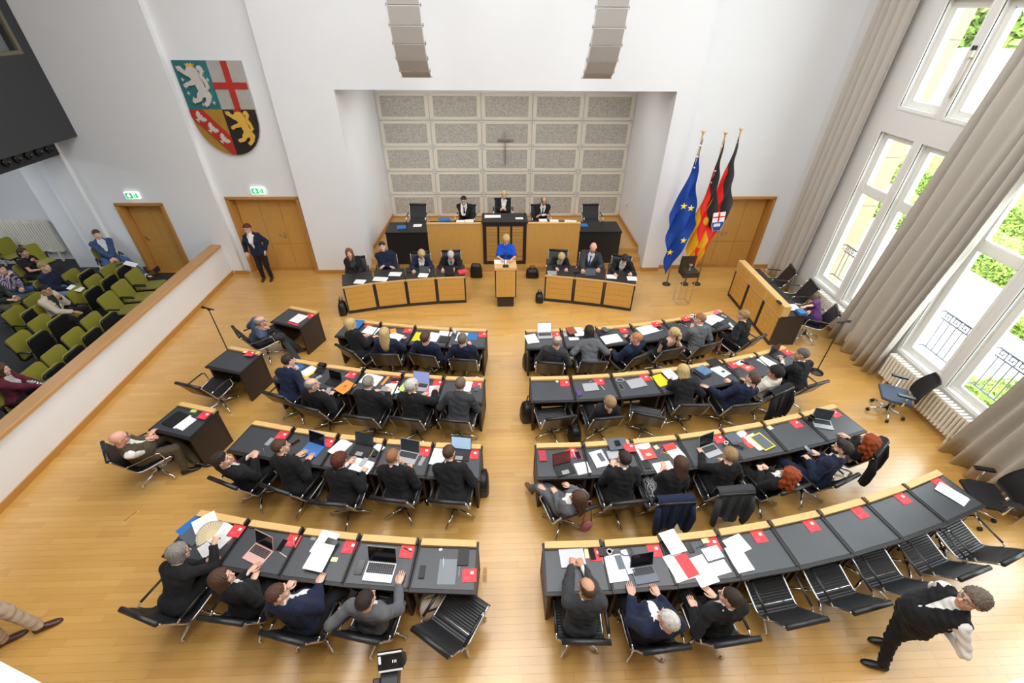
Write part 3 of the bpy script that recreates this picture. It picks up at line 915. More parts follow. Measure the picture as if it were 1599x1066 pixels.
CH = [  # row, block, (desk from aisle): roll ends
    ('front row', 'gallery', [4, 3, 2, 1], [((521, 536), (556, 552)), ((578.8, 553.7), (619.9, 553.7)), ((638.3, 552), (678.6, 556.7)), ((701.4, 560.7), (743, 562.5))]),
    ('second row', 'gallery', [5, 4, 3, 2, 1], [((404, 610), (446, 621)), ((455.7, 631), (497.5, 641.5)), ((535.3, 648.2), (581.7, 653.8)), ((606.9, 650.6), (654.9, 656.5)), ((683.1, 654.8), (731.7, 659.1))]),
    ('third row', 'gallery', [5, 4, 3, 2, 1], [((325.1, 744.7), (371, 763)), ((403.6, 754.8), (452, 771.5)), ((483, 783.6), (539.6, 788.6)), ((578, 776.5), (633.7, 783.3)), ((667.5, 780.8), (726.6, 785.8))]),
    ('back row', 'gallery', [5, 4, 3, 2, 1], [((187, 950), (246, 975)), ((311.4, 964.2), (377, 973.5)), ((407.6, 987.6), (472, 1004.4)), ((520, 987.8), (590.4, 1003.4)), ((649.8, 961.3), (709.9, 1006.4))]),
    ('front row', 'window', [1, 2, 3, 4, 5, 6], [((838.3, 564.9), (880.3, 567.6)), ((907.3, 565.3), (949.3, 564.9)), ((988, 561), (1020, 547)), ((1034, 549), (1069.8, 541.8)), ((1091, 542), (1125.3, 533.5)), ((1169, 534), (1198, 521.5))]),
    ('second row', 'window', [1, 2, 3, 4, 5, 6, 7], [((851.8, 655.3), (899, 648.6)), ((928.3, 654.6), (974.9, 650)), ((990, 643.3), (1038, 652.8)), ((1063, 632.3), (1108.6, 632.3)), ((1143, 634.2), (1188, 629.4)), ((1204, 620), (1243, 602)), ((1257, 605), (1296.7, 593.8))]),
    ('third row', 'window', [1, 2, 3, 4, 5, 6, 7], [((873, 809.5), (934, 787.9)), ((955.7, 787), (1012, 780.4)), ((1027, 787), (1088, 782.5)), ((1119, 773), (1183, 767.5)), ((1215, 773), (1269.3, 753.8)), ((1297, 763), (1348, 736.5)), ((1362, 720), (1390, 684))]),
    ('back row', 'window', [1, 2, 3, 4, 5, 6, 7, 8], [((878.8, 1001.4), (952.6, 1002.6)), ((1005, 1018.9), (1078.9, 1008.9)), ((1116.4, 1007.6), (1187.7, 996.4)), ((1224.7, 959.6), (1289.6, 945.6)), ((1328.6, 937.5), (1388, 921.3)), ((1409.7, 913), (1469.8, 895.3)), ((1490, 888.2), (1544.5, 866)), ((1560, 863.9), (1601, 842))]),
]
EMPTY = {('back row', 'gallery', 1), ('second row', 'window', 1), ('second row', 'window', 3)} | {('back row', 'window', k) for k in (4, 5, 6, 7, 8)}
for row, blk, ids, px in CH:
    for i, (l, r_) in zip(ids, px):
        e = 'empty ' if (row, blk, i) in EMPTY else ''
        chair_px((row, blk, i), l, r_, '%sblack ribbed swivel chair, %s from aisle, %s, %s-side block' % (e, ORD[i - 1], row, blk))
def seat_at(key, x, y, rz, label, z=0.0, **k):
    SEATS[key] = (x, y, rz, z)
    return place_chair(x, y, rz, label, z=z, **k)
seat_at('S1', -5.02, 7.88, R(-50), 'black swivel chair under the grey-haired man with folded arms at the side desk')
seat_at('S2', -5.30, 6.38, R(-17), 'empty black swivel chair at the bare side desk by the barrier')
seat_at('S3', -5.55, 4.82, R(-48), 'black swivel chair under the bald man in a waistcoat at the side desk')

# ---- government benches left and right of the speaker's desk
def woven_mat():
    m = mat('woven_oak', srgb(212, 164, 82), 0.5, noise=0.25, scale=30, stretch=(1, 1, 4))
    return m
WOVEN = woven_mat()
def bench_unit(name, label, p, q, h=0.78, group=None, z0=0.0, depth=0.66, toplip=True, cap=None):
    """one bench: front from p to q (sitter behind)"""
    p, q = np.array(p), np.array(q)
    L_ = float(np.hypot(*(q - p))); a = math.atan2(q[1] - p[1], q[0] - p[0])
    c = (p + q) / 2
    t = thing(name, label, 'desk', (c[0], c[1], z0), a, group)
    hw = L_ / 2 - 0.006
    MB().bbox(-hw, hw, 0.012, depth, h - 0.045, h - 0.01).build('desktop', BLACKW, t)
    fr = MB()
    fr.bbox(-hw, hw, 0, 0.06, 0, 0.075); fr.bbox(-hw, -hw + 0.03, 0, 0.06, 0.075, h - 0.045); fr.bbox(hw - 0.03, hw, 0, 0.06, 0.075, h - 0.045)
    fr.build('frame', DARKW, t)
    # woven front: 5 x 4 squares with shallow joints
    x0, x1, y0, y1 = -hw + 0.035, hw - 0.035, 0.08, h - 0.055
    MB().bbox(x0, x1, 0.012, 0.05, y0, y1).build('front_backing', OAKX, t)
    sq = MB(); nx, ny = 5, 4
    for i in range(nx):
        for j in range(ny):
            a0 = x0 + 0.018 + (x1 - x0 - 0.036) * i / nx; a1 = x0 + 0.018 + (x1 - x0 - 0.036) * (i + 1) / nx
            b0 = y0 + 0.018 + (y1 - y0 - 0.036) * j / ny; b1 = y0 + 0.018 + (y1 - y0 - 0.036) * (j + 1) / ny
            sq.bbox(a0 + 0.003, a1 - 0.003, 0.004, 0.02, b0 + 0.003, b1 - 0.003)
    tag(sq.build('woven_panel', WOVEN, t), kind='stuff')
    if cap: MB().bbox(-hw, hw, -0.01, cap, h - 0.01, h + 0.03).build('cap', OAKX, t)
    else: MB().bbox(-hw, hw, -0.004, 0.014, h - 0.05, h - 0.005).build('nosing', OAKX, t)
    for s in (-1, 1): MB().bbox(s * hw - (0.03 if s > 0 else 0), s * hw + (0 if s > 0 else 0.03), 0.06, depth - 0.04, 0, h - 0.045).build('side_panel', DARKW, t)
    return t
GL = [(-3.73, 9.58), (-3.02, 9.78), (-2.27, 9.92), (-1.53, 10.02), (-0.79, 10.07)]
GR = [(1.23, 10.12), (1.97, 9.97), (2.71, 9.79), (3.43, 9.57)]
for i in range(4):
    bench_unit('government_bench', 'oak-fronted bench desk, %s from the speaker\'s lectern, gallery-side front bench' % ORD[3 - i], GL[i], GL[i + 1], group='oak front benches')
for i in range(3):
    bench_unit('government_bench', 'oak-fronted bench desk, %s from the speaker\'s lectern, window-side front bench' % ORD[i], GR[i], GR[i + 1], group='oak front benches')
for i, (x, y, rz, lab) in enumerate(((-3.64, 10.62, 196, 'under the red-haired woman'), (-2.88, 10.80, 192, 'under the man with folded arms'), (-2.02, 10.90, 187, 'under the blonde woman in navy'), (-1.22, 10.98, 183, 'under the white-haired man'),
                                     (1.66, 10.98, 172, 'under the blonde woman in black'), (2.46, 10.84, 166, 'under the tall bald man'), (3.28, 10.62, 162, 'under the dark-haired man at the bench end'))):
    seat_at('G%d' % (i + 1), x, y, R(rz), 'black ribbed chair %s at the front bench' % lab)

# ---- speaker's lectern
t = thing('lectern', 'oak speaker\'s lectern on a dark plinth before the presidium', 'lectern', (0.225, 9.80, 0), R(1))
MB().bbox(-0.21, 0.21, 0.06, 0.48, 0, 0.30).build('plinth', DARKW, t)
b = MB().bbox(-0.262, 0.262, 0.02, 0.50, 0.30, 1.08); b.build('body', DARKW, t)
MB().bbox(-0.235, 0.235, 0.0, 0.03, 0.33, 1.06).build('front_backing', OAKX, t)
sq = MB()
for i in range(3):
    for j in range(4): sq.bbox(-0.215 + 0.143 * i + 0.003, -0.215 + 0.143 * (i + 1) - 0.003, -0.006, 0.02, 0.35 + 0.17 * j + 0.003, 0.35 + 0.17 * (j + 1) - 0.003)
tag(sq.build('woven_panel', WOVEN, t), kind='stuff')
tp = MB(); tp.add([(-0.27, -0.02, 1.08), (0.27, -0.02, 1.08), (0.27, 0.53, 1.08), (-0.27, 0.53, 1.08), (-0.27, -0.02, 1.15), (0.27, -0.02, 1.15), (0.27, 0.53, 1.10), (-0.27, 0.53, 1.10)],
                  [(3, 2, 1, 0), (4, 5, 6, 7), (0, 1, 5, 4), (1, 2, 6, 5), (2, 3, 7, 6), (3, 0, 4, 7)])
tp.build('reading_top', OAKX, t)
mcs = MB().box((0.0, 0.06, 1.16), (0.14, 0.10, 0.03))
for s in (-0.03, 0.03):
    mcs.tube([(s, 0.06, 1.17), (s, 0.08, 1.33), (s * 0.7, 0.16, 1.43)], 0.005, 6); mcs.tube([(s * 0.7, 0.15, 1.42), (s * 0.7, 0.20, 1.47)], 0.013, 8)
mcs.build('microphones', PLBLK, t)

# ---- presidium
t = thing('presidium', 'long raised presidium bench with oak screens, slatted centre and black ends', 'desk', (0.24, 12.0, 0), 0)
X = lambda a: a - 0.24
MB().bbox(X(-0.37), X(0.86), -0.04, 0.55, 0.14, 1.40).build('centre_body', BLACKW, t)
MB().bbox(X(-0.40), X(0.89), -0.06, 0.62, 1.40, 1.45).build('centre_top', BLACKW, t)
for k in range(3):
    x0 = X(-0.37) + 0.085 + k * 0.365; x1 = x0 + 0.33
    MB().bbox(x0, x1, -0.05, -0.03, 0.26, 1.34).build('slat_backing', DARKW, t)
    m = MB(); n_ = 24
    for j in range(n_):
        z = 0.28 + j * 1.05 / n_; m.bbox(x0 + 0.012, x1 - 0.012, -0.062, -0.045, z, z + 0.026)
    tag(m.build('slats', OAK, t), kind='stuff')
for a, b in ((-1.93, -0.375), (0.865, 2.38)):
    MB().bbox(X(a), X(b), 0.0, 0.06, 0.10, 1.37).build('screen', OAK, t)
    MB().bbox(X(a), X(b), -0.015, 0.075, 1.37, 1.395).build('screen_cap', OAKX, t)
    MB().bbox(X(a), X(b), 0.06, 0.72, 1.14, 1.18).build('desktop', BLACKW, t)
    MB().bbox(X(a), X(b), 0.012, 0.05, 0, 0.10).build('plinth', BLACKW, t)
for a, b in ((-3.10, -1.93), (2.38, 3.58)):
    MB().bbox(X(a), X(b), 0.0, 0.70, 0.0, 1.10).build('end_cabinet', BLACKW, t)
    MB().bbox(X(a) - 0.01, X(b) + 0.01, -0.02, 0.74, 1.10, 1.14).build('end_top', PLBLK, t)
for s in (-0.33, 0.82):
    MB().tube([(X(s), 0.3, 1.45), (X(s), 0.28, 1.58)], 0.012, 8).build('microphone', PLBLK, t)
for x in (-2.55, 3.05): MB().tube([(X(x), 0.35, 1.14), (X(x) + 0.01, 0.30, 1.30), (X(x) + 0.02, 0.2, 1.36)], 0.007, 6).build('microphone', PLBLK, t)
for i, (x, y, rz, lab) in enumerate(((-2.42, 13.35, 178, 'empty black ribbed chair at the gallery end of the presidium'), (-0.92, 13.3, 172, 'black ribbed chair under the man resting his chin, presidium'),
                                     (0.22, 13.35, 180, 'tall black chair under the woman presiding at the centre'), (1.38, 13.3, 186, 'black ribbed chair under the bald man at the presidium'), (2.98, 13.3, 182, 'empty black ribbed chair at the window end of the presidium'))):
    c_ = seat_at('P%d' % (i + 1), x, y, R(rz), lab, z=0.45 if i != 2 else 0.62)
    if i == 2:
        for ch in list(c_.children):
            if ch.name.startswith(('column', 'star')): pass
tag(MB().bbox(-0.55, 1.0, 12.95, 13.9, 0.45, 0.62).build('floor_dais', DARKW), kind='structure')

# ---- stenographers' desk along the windows
for i, (ya, yb) in enumerate(((10.34, 9.58), (9.57, 8.82), (8.81, 8.07))):
    bench_unit('stenographer_desk', 'oak-fronted stenographer desk along the windows, %s' % ('end nearest the double door', 'middle section', 'end section with the writing woman')[i], (6.27, ya), (6.27, yb), h=0.80, depth=0.62, group='stenographer desks')
    MB().bbox(6.265, 6.43, yb + 0.006, ya - 0.006, 0.78, 1.06).build('upstand', OAKX, None) if False else None
for i, ob in enumerate([o for o in COL.objects if o.name.startswith('stenographer_desk')]):
    hw = 0.375
    MB().bbox(-hw, hw, -0.002, 0.16, 0.79, 1.04).build('upstand', OAKX, ob)
    sq = MB()
    for a in range(5): sq.bbox(-hw + 0.03 + a * 0.138, -hw + 0.03 + a * 0.138 + 0.132, -0.008, 0.0, 0.78, 1.0)
    tag(sq.build('woven_panel', WOVEN, ob), kind='stuff')
for i, (x, y, rz, lab) in enumerate(((7.30, 10.25, 78, 'empty black ribbed office chair nearest the corner curtain'), (7.38, 9.42, 82, 'empty black ribbed office chair in the middle of the stenographer desk'), (7.25, 8.36, 66, 'black ribbed office chair on castors under the writing woman'))):
    seat_at('T%d' % (i + 1), x, y, R(rz), lab, four=5)

# ---- two mesh task chairs
MESHM = mat('black_mesh_fabric', srgb(24, 24, 27), 0.75, noise=0.3, scale=200)
BLUEP = mat('blue_grey_seat', srgb(70, 84, 104), 0.7, noise=0.1, scale=40)
def task_chair(label, x, y, rz, seatm):
    t = thing('task_chair', label, 'chair', (x, y, 0), rz)
    m = MB().prism([(-0.24, -0.22), (0.24, -0.22), (0.26, 0.1), (0.22, 0.25), (-0.22, 0.25), (-0.26, 0.1)], 0.42, 0.48); o = m.build('seat', seatm, t); bevel(o, 0.02, 2)
    vs = []; fs = []; nx, nz = 8, 9
    for k, off in ((0, 0), (1, -0.02)):
        for j in range(nz + 1):
            v = j / nz
            wv = 0.25 - 0.07 * v ** 2 if j else 0.22
            for i in range(nx + 1):
                u = -1 + 2 * i / nx
                vs.append((u * wv, -0.22 - 0.16 * v - 0.03 * (1 - u * u) + off + 0.05 * math.sin(v * 3), 0.50 + 0.52 * v))
    n = nx + 1; K = n * (nz + 1)
    for k in (0, 1):
        for j in range(nz):
            for i in range(nx):
                q = (k * K + j * n + i, k * K + j * n + i + 1, k * K + (j + 1) * n + i + 1, k * K + (j + 1) * n + i)
                fs.append(q if k else q[::-1])
    for j in range(nz):
        for i, fl_ in ((0, 0), (nx, 1)):
            q = (j * n + i, (j + 1) * n + i, K + (j + 1) * n + i, K + j * n + i); fs.append(q if not fl_ else q[::-1])
    for i in range(nx):
        fs.append((nz * n + i, nz * n + i + 1, K + nz * n + i + 1, K + nz * n + i)); fs.append((i + 1, i, K + i, K + i + 1))
    MB().add(vs, fs, 0, True).build('backrest', MESHM, t)
    m = MB().tube([(0, -0.05, 0.40), (0, -0.26, 0.42), (0, -0.30, 0.60)], 0.025, 8); m.build('back_stem', CHROME, t)
    for s in (-1, 1):
        m = MB().tube([(s * 0.2, -0.05, 0.42), (s * 0.31, -0.05, 0.44), (s * 0.31, -0.05, 0.66)], 0.018, 8, 1)
        m.box((s * 0.31, -0.02, 0.675), (0.07, 0.26, 0.03))
        m.build('armrest', [PLBLK, CHROME], t)
    MB().lathe([(0.03, 0.10), (0.03, 0.40), (0.10, 0.42)], n=12).build('column', CHROME, t)
    for k in range(5):
        a = 2 * PI * k / 5 + 0.3
        l = MB().tube([(0, 0.02, 0.13), (0, 0.30, 0.08)], [0.024, 0.015], 6).build('star_leg', CHROME, t, None, a)
        cs = MB()
        for s in (-1, 1): cs.lathe([(0.01, 0), (0.03, 0.002), (0.03, 0.016), (0.01, 0.018)], n=12, M=Matrix.Translation((s * 0.014 - 0.009, 0.30, 0.03)) @ Matrix.Rotation(PI / 2, 4, 'Y'))
        cs.build('castor', PLBLK, l)
    return t
task_chair('black mesh task chair with blue-grey seat standing by the radiator', 7.46, 5.90, R(62), BLUEP)
task_chair('black mesh task chair beside the last desk of the back row', 7.25, 3.75, R(75), MESHM)

# ---- microphone stands
def mic_stand(label, x, y, top, dx, dy):
    t = thing('microphone_stand', label, 'microphone stand', (x, y, 0))
    MB().lathe([(0.14, 0), (0.14, 0.012), (0.03, 0.03), (0.014, 0.05)], n=18).build('base', PLBLK, t)
    MB().tube([(0, 0, 0.03), (0, 0, top)], 0.011, 8).build('pole', PLBLK, t)
    d = Vector((dx, dy, 0.02)).normalized()
    p = Vector((0, 0, top + 0.02))
    MB().tube([p - d * 0.13, p - d * 0.02, p + d * 0.09, p + d * 0.10, p + d * 0.15, p + d * 0.17], [0.014, 0.017, 0.019, 0.027, 0.027, 0.012], 10).build('microphone', PLBLK, t)
    MB().tube([p - d * 0.02 - Vector((0, 0, 0.03)), p + d * 0.02 - Vector((0, 0, 0.03))], 0.02, 8).build('clip', PLBLK, t)
m_ = at(345, 548, 0)
mic_stand('black microphone stand beside the bare side desk and barrier', -5.75, 7.75, 1.33, -1, 0.35)
mic_stand('black microphone stand before the long curtain at the windows', 6.83, 7.10, 1.28, 1, 0.1)

# ---- line-array loudspeakers hung above the recess
GRILLE = mat('speaker_grille', srgb(176, 172, 168), 0.7, noise=0.12, scale=90, stretch=(1, 1, 6))
SPKW = mat('speaker_housing', srgb(238, 238, 236), 0.5)
for side, lab in ((-1.50, 'gallery'), (2.02, 'window')):
    t = thing('line_array', 'curved white line-array loudspeaker hung above the recess, %s side' % lab, 'loudspeaker', (side, 0, 0))
    yy, zz = 9.33, 7.10
    for k, tl in enumerate((0, 4, 8, 14, 22, 32, 44, 58)):
        a = R(tl); h = 0.29 if k < 7 else 0.22
        M = Matrix.Translation((0, yy, zz)) @ Matrix.Rotation(a, 4, 'X')
        m = MB()
        m.prism([(-0.28, 0.0), (0.28, 0.0), (0.22, 0.36), (-0.22, 0.36)], -h + 0.006, -0.004, M=M)
        b = m.build('cabinet', SPKW, t)
        MB().prism([(-0.265, -0.012), (0.265, -0.012), (0.265, 0.004), (-0.265, 0.004)], -h + 0.012, -0.012, M=M).build('grille', GRILLE, b)
        hw_ = MB()
        for s in (-1, 1): hw_.box((s * 0.288, 0.03, -h), (0.02, 0.05, 0.05), M=M)
        hw_.build('link_plate', ALU, b)
        yy += math.sin(a) * h; zz -= math.cos(a) * h
    MB().tube([(-0.2, 9.45, 7.1), (-0.2, 9.45, TOPZ)], 0.01, 6).tube([(0.2, 9.45, 7.1), (0.2, 9.45, TOPZ)], 0.01, 6).build('hanger', ALU, t)

# ---- exit signs
GREEN = mat('exit_green', srgb(40, 190, 110), 0.5, emit=0.8)
SIGNW = mat('exit_white', srgb(240, 248, 242), 0.5, emit=1.0)
def exit_sign(label, x, y, z):
    t = thing('exit_sign', label, 'sign', (x, y, z))
    MB().bbox(-0.17, 0.17, -0.05, 0, -0.085, 0.085).build('housing', SIGNW, t)
    MB().bbox(-0.155, 0.02, -0.054, -0.05, -0.07, 0.07).build('arrow_field', GREEN, t)
    MB().prism([(-0.068, -0.05), (-0.12, 0.0), (-0.088, 0.0), (-0.088, 0.05), (-0.048, 0.05), (-0.048, 0.0), (-0.016, 0.0)], 0.054, 0.057,
               M=Matrix.Rotation(PI / 2, 4, 'X')).build('arrow', SIGNW, t)
    m = MB()
    Mx = Matrix.Rotation(PI / 2, 4, 'X')
    m.prism([(0.095, -0.06), (0.145, -0.06), (0.145, 0.06), (0.095, 0.06)], 0.051, 0.054, M=Mx)
    m.build('door_field', GREEN, t)
    m = MB().prism([(0.045, 0.035), (0.062, 0.048), (0.075, 0.035), (0.062, 0.022)], 0.054, 0.057, M=Mx)
    m.prism([(0.05, 0.02), (0.075, 0.018), (0.09, -0.005), (0.075, -0.02), (0.095, -0.05), (0.082, -0.055), (0.06, -0.022), (0.035, -0.055), (0.028, -0.045), (0.052, -0.005)], 0.054, 0.057, M=Mx)
    m.build('running_man', GREEN, t)
exit_sign('lit green exit sign above the double door below the coat of arms', -6.17, YB, 2.34)
exit_sign('lit green exit sign above the single door in the gallery', -9.28, YC, 2.28)
# ================================================================== PEOPLE
def surface_nets(F, org, h):
    """closed quad surface of the field F (negative inside)"""
    ins = F < 0
    nx, ny, nz = F.shape
    c = [ins[dx:nx - 1 + dx, dy:ny - 1 + dy, dz:nz - 1 + dz] for dx in (0, 1) for dy in (0, 1) for dz in (0, 1)]
    s = sum(x.astype(np.int8) for x in c)
    act = (s > 0) & (s < 8)
    idx = np.argwhere(act)
    if not len(idx): return np.zeros((0, 3)), np.zeros((0, 4), int)
    vid = -np.ones(act.shape, int); vid[tuple(idx.T)] = np.arange(len(idx))
    acc = np.zeros((len(idx), 3)); cnt = np.zeros(len(idx))
    corners = [(a, b, d) for a in (0, 1) for b in (0, 1) for d in (0, 1)]
    I, J, K = idx.T
    for a in corners:
        for ax in range(3):
            if a[ax] == 1: continue
            b = list(a); b[ax] = 1
            fa = F[I + a[0], J + a[1], K + a[2]]; fb = F[I + b[0], J + b[1], K + b[2]]
            cr = (fa < 0) != (fb < 0)
            t = np.where(cr, fa / np.where(fa == fb, 1, fa - fb), 0)
            p = np.array(a, float)[None, :].repeat(len(idx), 0); p[:, ax] += t
            acc[cr] += p[cr]; cnt[cr] += 1
    V = (idx + acc / cnt[:, None]) * h + org
    quads = []
    for ax in range(3):
        sl0 = [slice(1, -1)] * 3; sl0[ax] = slice(0, -1)
        sl1 = [slice(1, -1)] * 3; sl1[ax] = slice(1, None)
        A, B = ins[tuple(sl0)], ins[tuple(sl1)]
        e = np.argwhere(A != B)
        if not len(e): continue
        off = np.ones(3, int); off[ax] = 0
        e = e + off
        o1, o2 = [q for q in range(3) if q != ax]
        def cell(d1, d2):
            q = e.copy(); q[:, o1] -= d1; q[:, o2] -= d2
            return vid[tuple(q.T)]
        q = np.stack([cell(1, 1), cell(0, 1), cell(0, 0), cell(1, 0)], 1)
        e0 = e
        neg = ins[tuple(e0.T)]
        flip = neg if ax != 1 else ~neg
        q[~flip] = q[~flip][:, ::-1]
        quads.append(q)
    Q = np.concatenate(quads)
    Q = Q[(Q >= 0).all(1)]
    return V, Q
class Field:
    def __init__(s, lo, hi, h):
        s.h = h; s.o = np.array(lo, float)
        n = np.ceil((np.array(hi) - s.o) / h).astype(int) + 1
        ax = [(s.o[i] + h * np.arange(n[i])).astype(np.float32) for i in range(3)]
        s.X, s.Y, s.Z = np.meshgrid(*ax, indexing='ij')
    def cap(s, a, b, r0, r1=None):
        r1 = r0 if r1 is None else r1
        a = np.array(a, np.float32); b = np.array(b, np.float32)
        d = b - a; L = max(float(d @ d), 1e-9)
        t = ((s.X - a[0]) * d[0] + (s.Y - a[1]) * d[1] + (s.Z - a[2]) * d[2]) / L
        np.clip(t, 0, 1, out=t)
        return np.sqrt((s.X - a[0] - t * d[0]) ** 2 + (s.Y - a[1] - t * d[1]) ** 2 + (s.Z - a[2] - t * d[2]) ** 2) - (r0 + (r1 - r0) * t)
    def ell(s, c, r):
        q = np.sqrt(((s.X - c[0]) / r[0]) ** 2 + ((s.Y - c[1]) / r[1]) ** 2 + ((s.Z - c[2]) / r[2]) ** 2)
        return (q - 1) * min(r)
    def pln(s, p, n):
        n = np.array(n, float); n = n / np.linalg.norm(n)
        return (s.X - p[0]) * n[0] + (s.Y - p[1]) * n[1] + (s.Z - p[2]) * n[2]
    def mesh(s, F): 
        F = F.copy()
        for ax in range(3):
            for e in (0, -1):
                sl = [slice(None)] * 3; sl[ax] = e
                F[tuple(sl)] = np.maximum(F[tuple(sl)], 0.001)
        return surface_nets(F, s.o, s.h)
def smin(a, b, k):
    h = np.clip(0.5 + 0.5 * (b - a) / k, 0, 1)
    return b + (a - b) * h - k * h * (1 - h)
def smax(a, b, k): return -smin(-a, -b, k)
def np_mesh(name, V, Q, mats, mi=None):
    me = bpy.data.meshes.new(name)
    me.vertices.add(len(V)); me.vertices.foreach_set('co', np.asarray(V, np.float32).ravel())
    me.loops.add(len(Q) * 4); me.loops.foreach_set('vertex_index', np.asarray(Q, np.int32).ravel())
    me.polygons.add(len(Q)); me.polygons.foreach_set('loop_start', np.arange(0, len(Q) * 4, 4, dtype=np.int32))
    me.polygons.foreach_set('use_smooth', np.ones(len(Q), bool))
    for m in mats: me.materials.append(m)
    if mi is not None: me.polygons.foreach_set('material_index', np.asarray(mi, np.int32))
    me.update(calc_edges=True); me.validate()
    return me

# ---- head template (face towards +Y)
def make_head(fem):
    f = Field((-0.11, -0.125, -0.20), (0.11, 0.14, 0.14), 0.0078)
    jw = 0.9 if fem else 1.0
    F = f.ell((0, -0.014, 0.032), (0.076, 0.097, 0.088))
    F = smin(F, f.ell((0, 0.028, -0.045), (0.057 * jw, 0.060, 0.072)), 0.035)
    F = smin(F, f.ell((0, 0.066, -0.094), (0.021 * jw, 0.018, 0.018)), 0.03)
    F = smin(F, f.cap((-0.034, 0.080, 0.030), (0.034, 0.080, 0.030), 0.010), 0.02)
    for sx in (-1, 1):
        F = smax(F, -(f.ell((sx * 0.031, 0.100, 0.008), (0.019, 0.018, 0.014))), 0.012)
        F = smin(F, f.ell((sx * 0.044, 0.062, -0.028), (0.019, 0.018, 0.016)), 0.02)
        F = smin(F, f.ell((sx * 0.079, -0.012, 0.0), (0.009, 0.020, 0.032)), 0.008)
    F = smin(F, f.cap((0, 0.084, 0.016), (0, 0.108, -0.026), 0.009, 0.014), 0.012)
    F = smin(F, f.ell((0, 0.088, -0.056), (0.022, 0.010, 0.006)), 0.007)
    F = smin(F, f.ell((0, 0.086, -0.068), (0.020, 0.010, 0.006)), 0.007)
    F = smin(F, f.cap((0, -0.022, -0.05), (0, -0.038, -0.20), 0.052 if fem else 0.058), 0.03)
    V, Q = f.mesh(F)
    C = V[Q].mean(1)
    mi = np.zeros(len(Q), int)
    lips = (np.abs(C[:, 0]) < 0.024) & (C[:, 1] > 0.086) & (C[:, 2] < -0.050) & (C[:, 2] > -0.074)
    mi[lips] = 1
    # eyeballs, irises and brows
    mb = MB()
    for sx in (-1, 1):
        mb.sphere((sx * 0.031, 0.0815, 0.010), 0.0125, 8, 2); mb.sphere((sx * 0.031, 0.0885, 0.010), 0.0066, 6, 3)
        mb.box((sx * 0.032, 0.091, 0.031), (0.034, 0.007, 0.006), mi=4)
    vs = np.array(mb.v); fs = [(q if len(q) == 4 else (*q, q[-1])) for q in mb.f]
    return V, Q, mi, vs, fs, mb.m
HEADS = {False: make_head(False), True: make_head(True)}

